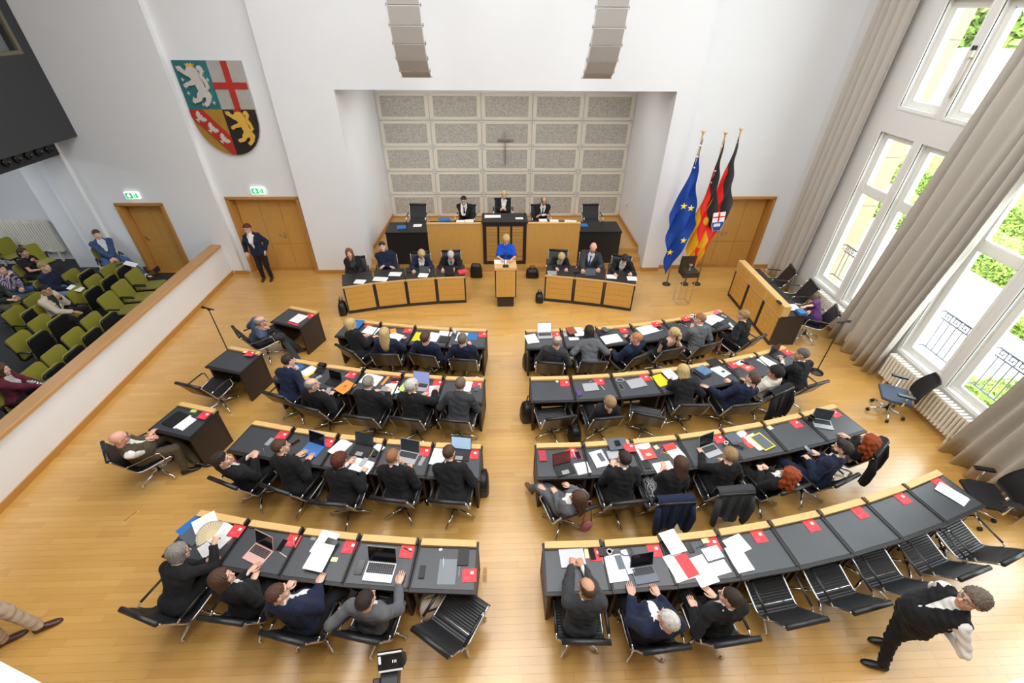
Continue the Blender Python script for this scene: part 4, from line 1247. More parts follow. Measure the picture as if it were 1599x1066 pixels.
# ---- hair templates
def make_hair(style):
    h = 0.0085
    lo, hi = (-0.16, -0.20, -0.20), (0.16, 0.15, 0.17)
    if style in ('long', 'wavy'): lo = (-0.19, -0.24, -0.44)
    if style == 'tail': lo = (-0.15, -0.25, -0.30)
    f = Field(lo, hi, h)
    az = np.arctan2(f.X, -f.Y - 0.02)
    st = 0.0035 * np.sin(az * 21 + 3 * np.sin(f.Z * 18)) + 0.002 * np.sin(az * 43 + f.Z * 30)
    th = {'short': 0.010, 'crop': 0.006, 'ring': 0.008, 'thick': 0.020, 'bob': 0.022, 'long': 0.022, 'wavy': 0.026, 'curly': 0.030, 'tail': 0.012, 'bun': 0.012, 'sweep': 0.018, 'afro': 0.040}[style]
    F = f.ell((0, -0.016, 0.034), (0.076 + th, 0.097 + th, 0.088 + th))
    face = f.ell((0, 0.125, -0.03), (0.074, 0.085, 0.105))
    if style in ('short', 'crop', 'thick', 'sweep', 'curly', 'afro', 'ring'):
        F = smax(F, -f.pln((0, 0.012, 0.0), (0, -0.75, 1)) - 0.0, 0.01)   # above a line from the sideburns to the nape
        F = smax(F, -(f.Z + 0.062), 0.01)
        side = np.maximum(f.Y - 0.022, 0.036 - f.Z)
        F = np.maximum(F, np.where((f.Y > 0.01), -(f.Z - 0.040 + 0.5 * (f.Y - 0.05)), -1.0).astype(np.float32) * 0.7)
        F = smax(F, -face, 0.008)
        for sx in (-1, 1): F = smax(F, -f.ell((sx * 0.088, -0.008, -0.004), (0.020, 0.026, 0.036)), 0.006)
        if style == 'ring': F = smax(F, -f.ell((0, 0.012, 0.12), (0.072, 0.105, 0.075)), 0.01)
        if style in ('curly', 'afro'):
            F = F + 0.012 * np.sin(f.X * 150 + 2 * np.sin(f.Z * 60)) * np.sin(f.Y * 140 + 1) * np.sin(f.Z * 145 + 2)
        elif style == 'sweep':
            F = smin(F, f.ell((0.0, 0.045, 0.112), (0.055, 0.045, 0.022)), 0.03); F = F + st * 0.7
        else: F = F + st * (1.1 if style == 'thick' else 0.75)
    else:
        if style == 'bob':
            B = f.ell((0, -0.028, -0.05), (0.097, 0.092, 0.105)); B = smax(B, -(f.Z + 0.135), 0.02)
            F = smin(F, B, 0.03)
        elif style in ('long', 'wavy'):
            w = 0.104 if style == 'long' else 0.122
            B = f.ell((0, -0.035, -0.06), (w * 0.95, 0.085, 0.13)); F = smin(F, B, 0.03)
            C_ = f.ell((0, -0.085, -0.20), (w, 0.060, 0.20)); F = smin(F, C_, 0.04)
            if style == 'wavy':
                F = smin(F, f.ell((0.085, 0.01, -0.15), (0.045, 0.05, 0.12)), 0.03); F = smin(F, f.ell((-0.085, 0.01, -0.15), (0.045, 0.05, 0.12)), 0.03)
                F = F + 0.008 * np.sin(f.Z * 52 + az * 2) * np.sin(az * 6)
        elif style == 'tail':
            F = smin(F, f.ell((0, -0.118, 0.035), (0.026, 0.030, 0.028)), 0.012)
            F = smin(F, f.cap((0, -0.135, 0.03), (0, -0.150, -0.05), 0.026, 0.034), 0.015); F = smin(F, f.cap((0, -0.150, -0.05), (0.005, -0.140, -0.25), 0.034, 0.012), 0.02)
        elif style == 'bun':
            F = smin(F, f.ell((0, -0.118, 0.03), (0.045, 0.035, 0.042)), 0.012)
        face2 = f.ell((0, 0.135, -0.055), (0.084, 0.118, 0.142))
        F = smax(F, -face2, 0.012)
        if style in ('tail', 'bun'):
            cut = f.pln((0, 0.012, 0.004), (0, -0.6, 1)); back = smax(F, -cut, 0.008)
            tailz = f.cap((0, -0.13, 0.04), (0.0, -0.15, -0.3), 0.055)
            F = np.minimum(back, np.maximum(F, tailz))
            for sx in (-1, 1): F = smax(F, -f.ell((sx * 0.088, -0.008, -0.004), (0.020, 0.026, 0.036)), 0.006)
        neck = f.cap((0, 0.0, -0.07), (0, -0.02, -0.42), 0.050)
        F = smax(F, -neck, 0.01)
        F = F + st * 1.1
    V, Q = f.mesh(F.astype(np.float32))
    return V, Q
HAIRS = {}
def hair_mesh(style):
    if style not in HAIRS:
        V, Q = make_hair(style)
        HAIRS[style] = (np_mesh('hair', V, Q, [None]))
    return HAIRS[style]

def beard_mesh():
    if 'beard' not in HAIRS:
        f = Field((-0.10, -0.06, -0.15), (0.10, 0.13, 0.05), 0.0085)
        F = f.ell((0, 0.026, -0.052), (0.064, 0.068, 0.074))
        F = smin(F, f.ell((0, 0.064, -0.098), (0.026, 0.024, 0.024)), 0.03)
        F = np.maximum(F, f.Z + 0.022 - 0.35 * np.maximum(np.abs(f.X) - 0.03, 0)); F = np.maximum(F, -(f.Y - 0.005))
        F = smax(F, -f.ell((0, 0.10, -0.062), (0.026, 0.03, 0.012)), 0.004)
        V, Q = f.mesh(F.astype(np.float32)); HAIRS['beard'] = np_mesh('beard', V, Q, [None])
    return HAIRS['beard']

# ---- hand: wrist at the origin, fingers towards +Y, palm down, thumb on the -X side (right hand)
def make_hand(curl):
    mb = MB()
    # palm as a lofted rounded block
    rings = []
    for y, w, t in ((-0.03, 0.026, 0.020), (0.0, 0.027, 0.018), (0.03, 0.036, 0.017), (0.06, 0.041, 0.0145), (0.085, 0.041, 0.0125), (0.096, 0.036, 0.008)):
        rings.append([(w * math.cos(a) * (1 if abs(math.cos(a)) < .9 else 1.0), y, t * math.sin(a)) for a in [2 * PI * k / 10 for k in range(10)]])
    vs = [p for r in rings for p in r]; n = 10
    fs = [(i * n + j, i * n + (j + 1) % n, (i + 1) * n + (j + 1) % n, (i + 1) * n + j) for i in range(len(rings) - 1) for j in range(n)]
    mb.add(vs, [q[::-1] for q in fs], 0, True)
    b = len(mb.v) - len(vs)
    mb.f.append(tuple(b + (len(rings) - 1) * n + j for j in range(n))[::-1]); mb.m.append(0); mb.sm.append(True)
    for k, (x, ln, r) in enumerate(((-0.030, 0.072, 0.0092), (-0.0095, 0.080, 0.0095), (0.0115, 0.074, 0.0090), (0.0305, 0.058, 0.0080))):
        sp = (x) * 1.1
        p = Vector((x, 0.078, 0.0)); d = Vector((sp, 1, 0)).normalized(); pts = [p]; rr = [r]
        a = 0.15
        for s, fr in ((0.16, 0.6), (0.46, 1.0), (0.28, 0.9), (0.20, 0.6)):
            a2 = curl * (0.35 + 0.55 * len(pts)) * 0.55
            dd = Vector((d.x, math.cos(a2), -math.sin(a2))).normalized()
            p = p + dd * ln * s * 1.0; pts.append(p); rr.append(r * (1 - 0.07 * len(pts)))
        rr[-1] *= 0.55
        mb.tube(pts, rr, 7)
    c = curl
    pts = [Vector((-0.022, 0.012, -0.004)), Vector((-0.046, 0.040, -0.010 - 0.006 * c)), Vector((-0.056 + 0.008 * c, 0.072, -0.014 - 0.014 * c)), Vector((-0.054 + 0.018 * c, 0.098, -0.016 - 0.022 * c)), Vector((-0.052 + 0.02 * c, 0.106, -0.017 - 0.024 * c))]
    mb.tube(pts, [0.014, 0.0125, 0.0105, 0.009, 0.005], 7)
    V = np.array(mb.v); F_ = []
    for q in mb.f:
        if len(q) == 4: F_.append(q)
        else:
            for i in range(1, len(q) - 1, 2):
                a_, b_, c_ = q[0], q[i], q[i + 1]
                d_ = q[i + 2] if i + 2 < len(q) else c_
                F_.append((a_, b_, c_, d_))
    return V, F_
HANDS = {k: make_hand(v) for k, v in {'flat': 0.15, 'rest': 0.55, 'hold': 1.15, 'fist': 1.9}.items()}

SKIN = {}
def skin(tone):
    base = {'fair': srgb(222, 176, 152), 'pink': srgb(224, 168, 148), 'tan': srgb(198, 148, 118), 'dark': srgb(150, 104, 78)}[tone]
    lips = tuple(c * k for c, k in zip(base, (0.82, 0.55, 0.55)))
    return [mat('skin_' + tone, base, 0.55, noise=0.06, scale=30), mat('lips_' + tone, lips, 0.5)]
EYEW = mat('eye_white', srgb(228, 224, 218), 0.3); IRIS = mat('iris', srgb(50, 42, 36), 0.2)
def cloth(name, rgb, bump=0.25, rough=0.9, pattern=None):
    nm = 'cloth_' + name
    if nm in MATS: return MATS[nm]
    m = mat(nm, srgb(*rgb), rough, noise=0.16, scale=14, bump=0.55, bscale=17, spec=0.25, sheen=0.05)
    if pattern:
        nt = m.node_tree; N, L = nt.nodes, nt.links; b = N['Principled BSDF']
        tc = N['Texture Coordinate']
        w = N.new('ShaderNodeTexWave'); w.inputs['Scale'].default_value = pattern[1]; w.inputs['Distortion'].default_value = pattern[4] if len(pattern) > 4 else 0
        w.bands_direction = pattern[2]
        L.new(tc.outputs['Object'], w.inputs['Vector'])
        mx = N.new('ShaderNodeMix'); mx.data_type = 'RGBA'
        mx.inputs[6].default_value = srgb(*rgb) + (1,); mx.inputs[7].default_value = srgb(*pattern[0]) + (1,)
        L.new(w.outputs['Fac'], mx.inputs[0]); out = mx.outputs[2]
        if pattern[3]:
            w2 = N.new('ShaderNodeTexWave'); w2.inputs['Scale'].default_value = pattern[1]; w2.bands_direction = pattern[3]
            L.new(tc.outputs['Object'], w2.inputs['Vector'])
            m2 = N.new('ShaderNodeMix'); m2.data_type = 'RGBA'; m2.blend_type = 'MULTIPLY'; m2.inputs[0].default_value = 0.5
            L.new(out, m2.inputs[6]); L.new(w2.outputs['Fac'], m2.inputs[7]); out = m2.outputs[2]
        L.new(out, b.inputs['Base Color'])
    return m
def hairmat(name, rgb):
    nm = 'hair_' + name
    return mat(nm, srgb(*rgb), 0.5, noise=0.5, scale=11, stretch=(4, 4, 0.55), bump=0.9, bscale=40, spec=0.4)
HC = {'black': (26, 23, 23), 'dark': (46, 36, 30), 'brown': (82, 58, 42), 'auburn': (96, 46, 32), 'red': (158, 74, 36), 'ginger': (150, 104, 70), 'blond': (204, 176, 124), 'dirtyblond': (158, 130, 92),
      'grey': (142, 136, 130), 'greybrown': (112, 98, 86), 'white': (206, 202, 196), 'strawberry': (190, 130, 84), 'copper': (140, 76, 46), 'saltpepper': (96, 92, 90)}
KC = {'black': (30, 30, 32), 'navy': (30, 38, 62), 'charcoal': (58, 60, 63), 'grey': (98, 100, 104), 'blue': (24, 78, 190), 'bluegrey': (78, 92, 118), 'white': (232, 230, 226), 'cream': (222, 214, 200), 'beige': (200, 186, 168),
      'brown': (84, 74, 58), 'burgundy': (92, 34, 48), 'darkgreen': (50, 56, 52), 'purple': (84, 44, 96), 'jeans': (66, 98, 142), 'lightjeans': (112, 142, 176), 'sand': (170, 152, 132), 'pale': (206, 212, 222), 'denim': (58, 78, 112), 'olive': (88, 84, 70), 'magenta': (168, 30, 132), 'tieblue': (40, 74, 170)}
def K(name):
    if name == 'plaid': return cloth('plaid', (50, 40, 74), pattern=((196, 188, 206), 9, 'X', 'Z'))
    if name == 'stripes': return cloth('stripes', (26, 28, 36), pattern=((235, 235, 235), 22, 'Z', None))
    if name == 'print': return cloth('print', (40, 42, 56), pattern=((196, 196, 200), 12, 'X', None, 14))
    return cloth(name, KC[name])
def nrm(v):
    v = np.array(v, float); return v / max(np.linalg.norm(v), 1e-9)
Z3 = np.array([0, 0, 1.0])
STAT = []
def person(label, o, rz, head, lh=None, rh=None, face=0, pitch=0, z=0.0, fem=False, tone='fair', hair=('short', 'brown'), top='black', shirt='white', legs='black', tie=None,
           sleeves='long', neck='v', bulk=1.0, stand=False, lean=8, feet=None, hands=('rest', 'rest'), skirt=False, glasses=False, beard=False, shoe='black', headz=None, size=1.0, knees=None, vest=None, twist=0.0, bare_back=False, group=None, hem=None, wide=0.0, grid=0.0228):
    """o: foot point of the chair; rz: facing; head: pixel of the head centre; lh, rh: pixel (and height) of the hands"""
    f = np.array([-math.sin(rz), math.cos(rz), 0]); r = np.array([math.cos(rz), math.sin(rz), 0])
    o3 = np.array([o[0], o[1], z])
    s = size * (0.95 if fem else 1.0)
    H = o3 + f * (-0.09) + Z3 * (0.535) if not stand else o3 + Z3 * 0.90 * s
    Lt = 0.655 * s if not stand else 0.70 * s
    if isinstance(head, (tuple, list)) and len(head) == 2:
        d = ray(*head); d = d / np.linalg.norm(d)
        t0 = (H + Z3 * 0.5 - CAM) @ d
        best = None
        for t in np.arange(t0 - 0.8, t0 + 0.8, 0.01):
            P = CAM + d * t; q = P - H
            ln = np.linalg.norm(q)
            fw = math.degrees(math.atan2(q @ f, max(q[2], .05)))
            c = ((ln - Lt) / 0.02) ** 2 + ((fw - lean) / 14) ** 2
            if best is None or c < best[0]: best = (c, P)
        Hd = best[1]
        q = Hd - H
        if np.linalg.norm(q) > Lt * 1.12 or q[2] < 0.25:      # keep the spine's length; shift the seat a little instead
            H = Hd - nrm(q if q[2] > 0.25 else q + Z3 * 0.3) * Lt * 1.05; H[2] = max(H[2], o3[2] + 0.52)
    else: Hd = np.array(head, float)
    STAT.append((label, round(float(np.linalg.norm(Hd - H)), 2), round(float(Hd[2]), 2)))
    ax = nrm(Hd - H)
    # shoulders and body frame
    rb = nrm(r - ax * (r @ ax)); tw = R(twist)
    fb = np.cross(Z3, rb); fb = nrm(np.cross(rb, -ax)) if False else nrm(np.cross(ax, rb))
    rs = nrm(rb * math.cos(tw) - fb * math.sin(tw)); fs_ = nrm(np.cross(ax, rs))
    S = H + (Hd - H) * 0.665 - fs_ * 0.025
    neckb = H + (Hd - H) * 0.76 - fs_ * 0.02
    hw = (0.162 if fem else 0.188) * s
    sh = {-1: S - rs * hw, 1: S + rs * hw}
    base = o3.copy()
    ua, fa = 0.285 * s, 0.255 * s
    arms = {}
    for sd, tg, nm in ((-1, lh, 0), (1, rh, 1)):
        if tg is None:
            if stand: tgt = sh[sd] - Z3 * 0.50 * s + r * sd * 0.10 + f * 0.08
            else: tgt = H + r * sd * 0.17 + f * 0.30 + Z3 * 0.10
        elif len(tg) == 2: tgt = at(tg[0], tg[1], 0.775)
        elif len(tg) == 3 and tg[0] > 20: tgt = at(tg[0], tg[1], tg[2])
        else: tgt = o3 + r * tg[0] + f * tg[1] + Z3 * tg[2]
        dv = tgt - sh[sd]
        flat = tgt[2] > z + 0.72 and tgt[2] < z + 0.85 and not stand
        hd = nrm(dv * np.array([1, 1, 0.0 if flat else (0.35 if not stand else 1.0)]))
        wr = tgt - hd * 0.075
        dv = wr - sh[sd]; D = np.linalg.norm(dv)
        if D > (ua + fa) * 0.99: wr = sh[sd] + dv / D * (ua + fa) * 0.99; D = (ua + fa) * 0.99
        D = max(D, 0.12)
        u = nrm(wr - sh[sd])
        a = (ua * ua - fa * fa + D * D) / (2 * D); hgt = math.sqrt(max(ua * ua - a * a, 0.0))
        hint = nrm(rs * sd * (0.55 + wide) - Z3 * 0.9 - fs_ * 0.35)
        hint = nrm(hint - u * (hint @ u))
        el = sh[sd] + u * a + hint * hgt
        hd = nrm(nrm(wr - el) * (0.15 if flat else 0.6) + hd * (0.85 if flat else 0.4))
        arms[sd] = (sh[sd], el, wr, hd)
    # legs
    lg = {}
    for sd in (-1, 1):
        hp = H + r * sd * 0.085 * s - Z3 * 0.02
        if stand:
            ft = feet[0 if sd < 0 else 1] if feet else None
            fp = np.array(at(ft[0], ft[1], z)) if ft else o3 + r * sd * 0.11
            an = fp + Z3 * 0.085; kn = hp * 0.5 + an * 0.5 + f * 0.03
            ff = f
            if ft and len(ft) > 2: ff = np.array([-math.sin(R(ft[2])), math.cos(R(ft[2])), 0])
        else:
            spd = 0.07 if fem else 0.13
            if knees: kn = o3 + r * knees[0 if sd < 0 else 1][0] + f * knees[0 if sd < 0 else 1][1] + Z3 * knees[0 if sd < 0 else 1][2]
            else: kn = hp + f * 0.43 * s + r * sd * spd + Z3 * 0.01
            ft = feet[0 if sd < 0 else 1] if feet else None
            if ft is None: an = kn + f * 0.03 - Z3 * (kn[2] - z - 0.085)
            elif len(ft) >= 2 and ft[0] > 20: an = np.array(at(ft[0], ft[1], z + (ft[2] if len(ft) > 2 else 0.06)))
            else: an = o3 + r * ft[0] + f * ft[1] + Z3 * ft[2]
            ff = nrm((an - kn) * np.array([1, 1, 0]) + f * 0.35)
        lg[sd] = (hp, kn, an, ff)
    pts = [H, Hd, S] + [p for sd in (-1, 1) for p in arms[sd][:3]] + [p for sd in (-1, 1) for p in lg[sd][:3]] + [lg[sd][2] + lg[sd][3] * 0.2 for sd in (-1, 1)]
    pts = np.array(pts)
    F = Field(pts.min(0) - 0.17, pts.max(0) + 0.17, grid)
    C = F.cap
    # torso
    bl = bulk
    T = C(H - r * 0.075, H + r * 0.075, 0.118 * s * (1.06 if fem else 1.0))
    mid = H + (Hd - H) * 0.27 + fs_ * 0.015 * bl
    T = smin(T, C(mid - rb * 0.05, mid + rb * 0.05, 0.108 * s * bl * (0.92 if fem else 1.0)), 0.06)
    ch = H + (Hd - H) * 0.50
    T = smin(T, C(ch - rs * 0.075 * s, ch + rs * 0.075 * s, 0.104 * s * (0.5 + 0.5 * bl)), 0.07)
    if fem:
        for sd in (-1, 1): T = smin(T, F.ell(ch + rs * sd * 0.07 + fs_ * 0.085 - ax * 0.01, (0.058, 0.058, 0.058)), 0.04)
    if bl > 1.12: T = smin(T, F.ell(H + (Hd - H) * 0.25 + fs_ * 0.10, (0.13 * bl, 0.13 * bl, 0.13 * bl)), 0.06)
    T = smin(T, C(sh[-1] + rs * 0.02, sh[1] - rs * 0.02, 0.062 * s), 0.06)
    T = smin(T, C(neckb - ax * 0.04, neckb - ax * 0.02, 0.085 * s), 0.05)
    NK = C(neckb - ax * 0.05, Hd - ax * 0.06, 0.050 * s)
    A = None; AU = None
    for sd in (-1, 1):
        a0, a1, a2, _ = arms[sd]
        u_ = C(a0, a1, 0.052 * s, 0.043 * s); w_ = C(a1, a2 + (a2 - a1) * 0.0, 0.042 * s, 0.029 * s)
        q = smin(u_, w_, 0.02)
        A = q if A is None else np.minimum(A, q); AU = u_ if AU is None else np.minimum(AU, u_)
    Lg = None
    for sd in (-1, 1):
        hp, kn, an, _ = lg[sd]
        q = smin(C(hp, kn, 0.088 * s * (0.6 + 0.4 * bl), 0.060 * s), C(kn, an, 0.056 * s, 0.040 * s), 0.03)
        Lg = q if Lg is None else smin(Lg, q, 0.012)
    # ---- body: one continuous skin surface plus head and hands
    B = smin(smin(smin(T, A, 0.04), Lg, 0.04), NK, 0.03)
    V, Q = F.mesh(B + 0.006)
    hd_f = R(face)
    fx = f * math.cos(hd_f) + r * math.sin(hd_f)           # face direction, positive turns to the sitter's right
    up = nrm(ax * 0.35 + Z3 * 0.65)
    pr = R(pitch)
    fx = nrm(fx - up * (fx @ up)); rx = np.cross(fx, up)
    f2 = fx * math.cos(pr) + up * math.sin(pr); u2 = up * math.cos(pr) - fx * math.sin(pr)
    Rm = np.stack([rx, f2, u2], 1)
    hs = (0.97 if fem else 1.03) * size
    hv, hq, hm, ev, ef, em = HEADS[fem]
    Vs = [V]; Qs = [Q]; Ms = [np.zeros(len(Q), int)]
    k = len(V)
    Vs.append(hv * hs @ Rm.T + Hd); Qs.append(hq + k); Ms.append(hm); k += len(hv)
    Vs.append(ev * hs @ Rm.T + Hd); Qs.append(np.array(ef) + k); Ms.append(np.array(em)); k += len(ev)
    for sd in (-1, 1):
        a0, a1, a2, hd = arms[sd]
        pose = hands[0 if sd < 0 else 1]
        hv_, hf_ = HANDS[pose]
        hx = nrm(np.cross(hd, Z3)); hz = np.cross(hx, hd)
        hx2 = hx * 0.94 + hz * 0.0
        Hm = np.stack([hx, hd, hz], 1)
        loc = hv_ * np.array([sd, 1, 1]) * (0.92 if fem else 1.04) * size
        Vs.append(loc @ Hm.T + a2 + hd * 0.005)
        q = np.array(hf_)
        if sd > 0: pass
        else: q = q[:, ::-1]
        Qs.append(q + k); Ms.append(np.zeros(len(q), int)); k += len(loc)
    hcol = hairmat(hair[1], HC[hair[1]]) if hair else hairmat('grey', HC['grey'])
    me = np_mesh('person', np.concatenate(Vs) - base, np.concatenate(Qs), skin(tone) + [EYEW, IRIS, hcol], np.concatenate(Ms))
    P = put('person', me, None, tuple(base))
    tag(P, label, 'person', group)
    label_ph = (len(label) * 1.7 + o3[0]) % 6.0
    def part(nm, fld, m):
        V, Q = F.mesh(fld)
        if len(V) == 0: return None
        return put(nm, np_mesh(nm, V - base, Q, [m]), P)
    fold = 0.0055 * np.sin(F.X * 52 + F.Z * 38 + label_ph) * np.sin(F.Y * 47 - F.Z * 30) + 0.0045 * np.sin(F.Z * 78 + F.X * 24 - F.Y * 19 + label_ph)
    # axis coordinate and sideways coordinate for openings
    ta = (F.X - H[0]) * ax[0] + (F.Y - H[1]) * ax[1] + (F.Z - H[2]) * ax[2]
    ca = (F.X - H[0]) * rs[0] + (F.Y - H[1]) * rs[1] + (F.Z - H[2]) * rs[2]
    cf = (F.X - H[0]) * fs_[0] + (F.Y - H[1]) * fs_[1] + (F.Z - H[2]) * fs_[2]
    Lh = np.linalg.norm(Hd - H)
    # sleeves
    if sleeves == 'long':
        cut = None
        SL = None; CU_ = None
        for sd in (-1, 1):
            a0, a1, a2, hd = arms[sd]
            q = smin(C(a0, a1, 0.054 * s, 0.047 * s), C(a1, a2, 0.048 * s, 0.038 * s), 0.025)
            q = np.maximum(q, F.pln(a2 - nrm(a2 - a1) * 0.012, nrm(a2 - a1)) )
            c2 = np.maximum(C(a1, a2, 0.042 * s, 0.034 * s), F.pln(a2 + nrm(a2 - a1) * 0.008, nrm(a2 - a1)))
            SL = q if SL is None else np.minimum(SL, q); CU_ = c2 if CU_ is None else np.minimum(CU_, c2)
    elif sleeves == 'half':
        SL = None; CU_ = None
        for sd in (-1, 1):
            a0, a1, a2, hd = arms[sd]
            q = np.maximum(C(a0, a1, 0.060 * s, 0.058 * s), F.pln(a0 + (a1 - a0) * 0.85, a1 - a0)); SL = q if SL is None else np.minimum(SL, q)
    elif sleeves == 'short':
        SL = None; CU_ = None
        for sd in (-1, 1):
            a0, a1, a2, hd = arms[sd]
            q = np.maximum(C(a0, a1, 0.060 * s, 0.056 * s), F.pln(a0 + (a1 - a0) * 0.5, a1 - a0)); SL = q if SL is None else np.minimum(SL, q)
    else: SL = None; CU_ = None
    neck_cut = -(C(neckb - ax * 0.01, Hd, 0.062 * s))
    hemz = (H[2] - 0.035 if not stand else H[2] - 0.10) if hem is None else hem
    torso = np.maximum(T, hemz - F.Z if not skirt or hem is not None else -1e3 * np.ones_like(T) * 0 - 1)
    over = torso if SL is None else smin(torso, SL, 0.03)
    wedge_w = np.clip((ta - Lh * 0.20) / (Lh * 0.52), 0, 1) * 0.085
    wedge = np.maximum(np.abs(ca) - wedge_w, -(cf - 0.0))
    if neck == 'v':       # jacket open over a shirt
        J = np.maximum(np.maximum(over - 0.017, neck_cut), -np.maximum(wedge, -(cf - 0.02))) + fold
        collar = np.maximum(C(neckb - ax * 0.05 - fs_ * 0.004, neckb + ax * 0.006 - fs_ * 0.008, 0.083 * s), -C(neckb - ax * 0.1, neckb + ax * 0.2, 0.062 * s))
        collar = np.maximum(np.maximum(collar, cf - 0.045), ta - Lh * 0.785)
        J = np.minimum(J, collar)
        part('jacket', J, K(top))
        sh_ = np.maximum(T - 0.004, ta - Lh * 0.80)
        sh_ = np.minimum(np.maximum(sh_, neck_cut - 0.0), np.maximum(C(neckb - ax * 0.03, neckb + ax * 0.028, 0.066 * s), -C(neckb - ax * 0.1, neckb + ax * 0.2, 0.046 * s)))
        sh_ = np.maximum(sh_, H[2] - 0.0 - F.Z)
        if CU_ is not None and shirt != 'none': sh_ = np.minimum(sh_, CU_)
        part('shirt', sh_, K(shirt))
        if tie:
            a_ = neckb + fs_ * 0.068 - ax * 0.035
            n_ = 7; pl = []
            for i in range(n_):
                u = i / (n_ - 1)
                c_ = a_ - ax * (0.36 * s * u)
                # press the tie to the shirt front
                best = None
                for dd in np.arange(-0.05, 0.22, 0.006):
                    q = c_ + fs_ * dd; g = np.round((q - F.o) / F.h).astype(int)
                    if (g < 0).any() or (g >= np.array(T.shape)).any(): continue
                    v = T[tuple(g)] - 0.010
                    if v > 0: best = q; break
                pl.append(best if best is not None else c_)
            w_ = [0.016, 0.014, 0.018, 0.024, 0.028, 0.032, 0.034]
            mb = MB(); vs = []
            for p, w2 in zip(pl, w_):
                for e, d_ in ((-1, 0.0), (0, 0.006), (1, 0.0), (0, -0.004)): vs.append(p + rs * e * w2 + fs_ * d_ - base)
            fsx = [(i * 4 + j, i * 4 + (j + 1) % 4, i * 4 + 4 + (j + 1) % 4, i * 4 + 4 + j) for i in range(n_ - 1) for j in range(4)]
            mb.add(vs, fsx + [(0, 3, 2, 1), (n_ * 4 - 4, n_ * 4 - 3, n_ * 4 - 2, n_ * 4 - 1)], 0, True); mb.sphere(tuple(pl[0] - base), 0.018, 8)
            mb.build('tie', K(tie), P)
    elif neck == 'vest':   # waistcoat over a shirt
        wv = np.clip((ta - Lh * 0.40) / (Lh * 0.36), 0, 1) * 0.062
        Vv = np.maximum(np.maximum(torso - 0.018, neck_cut - 0.004), -np.maximum(np.maximum(np.abs(ca) - wv, -(cf - 0.02)), Lh * 0.40 - ta))
        for sd in (-1, 1): Vv = np.maximum(Vv, -(C(sh[sd] + rs * sd * 0.035 + ax * 0.03, sh[sd] + rs * sd * 0.045 - ax * 0.10, 0.068 * s)))
        part('waistcoat', Vv + fold, K(top))
        sh_ = np.maximum(T - 0.003, neck_cut)
        if SL is not None: sh_ = smin(sh_, SL - 0.006, 0.03)
        sh_ = np.minimum(sh_, np.maximum(C(neckb - ax * 0.03, neckb + ax * 0.028, 0.066 * s), -C(neckb - ax * 0.1, neckb + ax * 0.2, 0.046 * s)))
        part('shirt', np.maximum(sh_, H[2] - 0.0 - F.Z) + fold, K(shirt))
    else:                  # pullover, blouse or dress
        J = np.maximum(over - 0.013, -(C(neckb + ax * (0.012 if neck == 'crew' else -0.02), Hd, 0.064 * s if neck == 'crew' else 0.092)))
        if bare_back: J = np.maximum(J, -F.ell(S - fs_ * 0.10 + ax * 0.02, (0.12, 0.12, 0.11)))
        part('dress' if skirt else 'top', J + fold, K(top))
    if skirt:
        SK = None
        for sd in (-1, 1):
            hp, kn, an, _ = lg[sd]
            q = C(hp, hp + (kn - hp) * 0.82, 0.10 * s, 0.088 * s); SK = q if SK is None else smin(SK, q, 0.08)
        SK = smin(SK, C(H - r * 0.075, H + r * 0.075, 0.122 * s), 0.05)
        part('skirt', np.maximum(SK - 0.014, F.Z - (H[2] + 0.10)) + fold * 0.6, K(legs))
    else:
        TR = Lg
        TR = smin(TR, C(H - r * 0.075, H + r * 0.075, 0.118 * s), 0.05)
        for sd in (-1, 1): TR = np.maximum(TR, np.where(C(lg[sd][1], lg[sd][2] - Z3 * 0.12, 0.13) < 0, F.pln(lg[sd][2] + nrm(lg[sd][2] - lg[sd][1]) * -0.01, nrm(lg[sd][2] - lg[sd][1])), -1).astype(np.float32))
        part('trousers', np.maximum(TR - 0.014, F.Z - (H[2] + (0.06 if stand else 0.10))) + fold, K(legs))
    shm = mat('shoe_' + shoe, srgb(*{'black': (24, 23, 24), 'brown': (70, 40, 30), 'white': (226, 224, 220), 'tan': (140, 92, 64)}[shoe]), 0.35, spec=0.5)
    for sd in (-1, 1):
        hp, kn, an, ff = lg[sd]
        side = np.cross(ff, Z3)
        dz = an[2] - z
        mb = MB(); vs = []
        nn = 10
        dn = nrm(ff + Z3 * (-0.12 if dz > 0.12 else 0))
        upv = np.cross(side, dn)
        secs = ((-0.075, 0.026, 0.075), (-0.06, 0.036, 0.085), (-0.02, 0.036, 0.105), (0.03, 0.040, 0.085), (0.09, 0.047, 0.062), (0.14, 0.044, 0.048), (0.18, 0.030, 0.036), (0.195, 0.010, 0.022))
        b0 = an - Z3 * min(0.083, dz)
        for y_, w_, t_ in secs:
            for j in range(nn):
                a = 2 * PI * j / nn
                vs.append(b0 + dn * y_ * s + side * w_ * math.cos(a) * s + upv * (t_ / 2 + t_ / 2 * math.copysign(abs(math.sin(a)) ** 0.7, math.sin(a))) - base)
        fq = [(i * nn + j, (i + 1) * nn + j, (i + 1) * nn + (j + 1) % nn, i * nn + (j + 1) % nn) for i in range(len(secs) - 1) for j in range(nn)]
        mb.add(vs, fq + [tuple(range(nn)), tuple(range(len(vs) - 1, len(vs) - 1 - nn, -1))], 0, True)
        mb.build('shoe', shm, P)
    if hair and hair[0] != 'bald':
        ho = put('hair', hair_mesh(hair[0]), P)
        ho.matrix_local = Matrix.Translation(Vector(Hd - base)) @ Matrix(Rm.tolist()).to_4x4() @ Matrix.Scale(hs, 4)
        ho.material_slots[0].link = 'OBJECT'; ho.material_slots[0].material = hcol
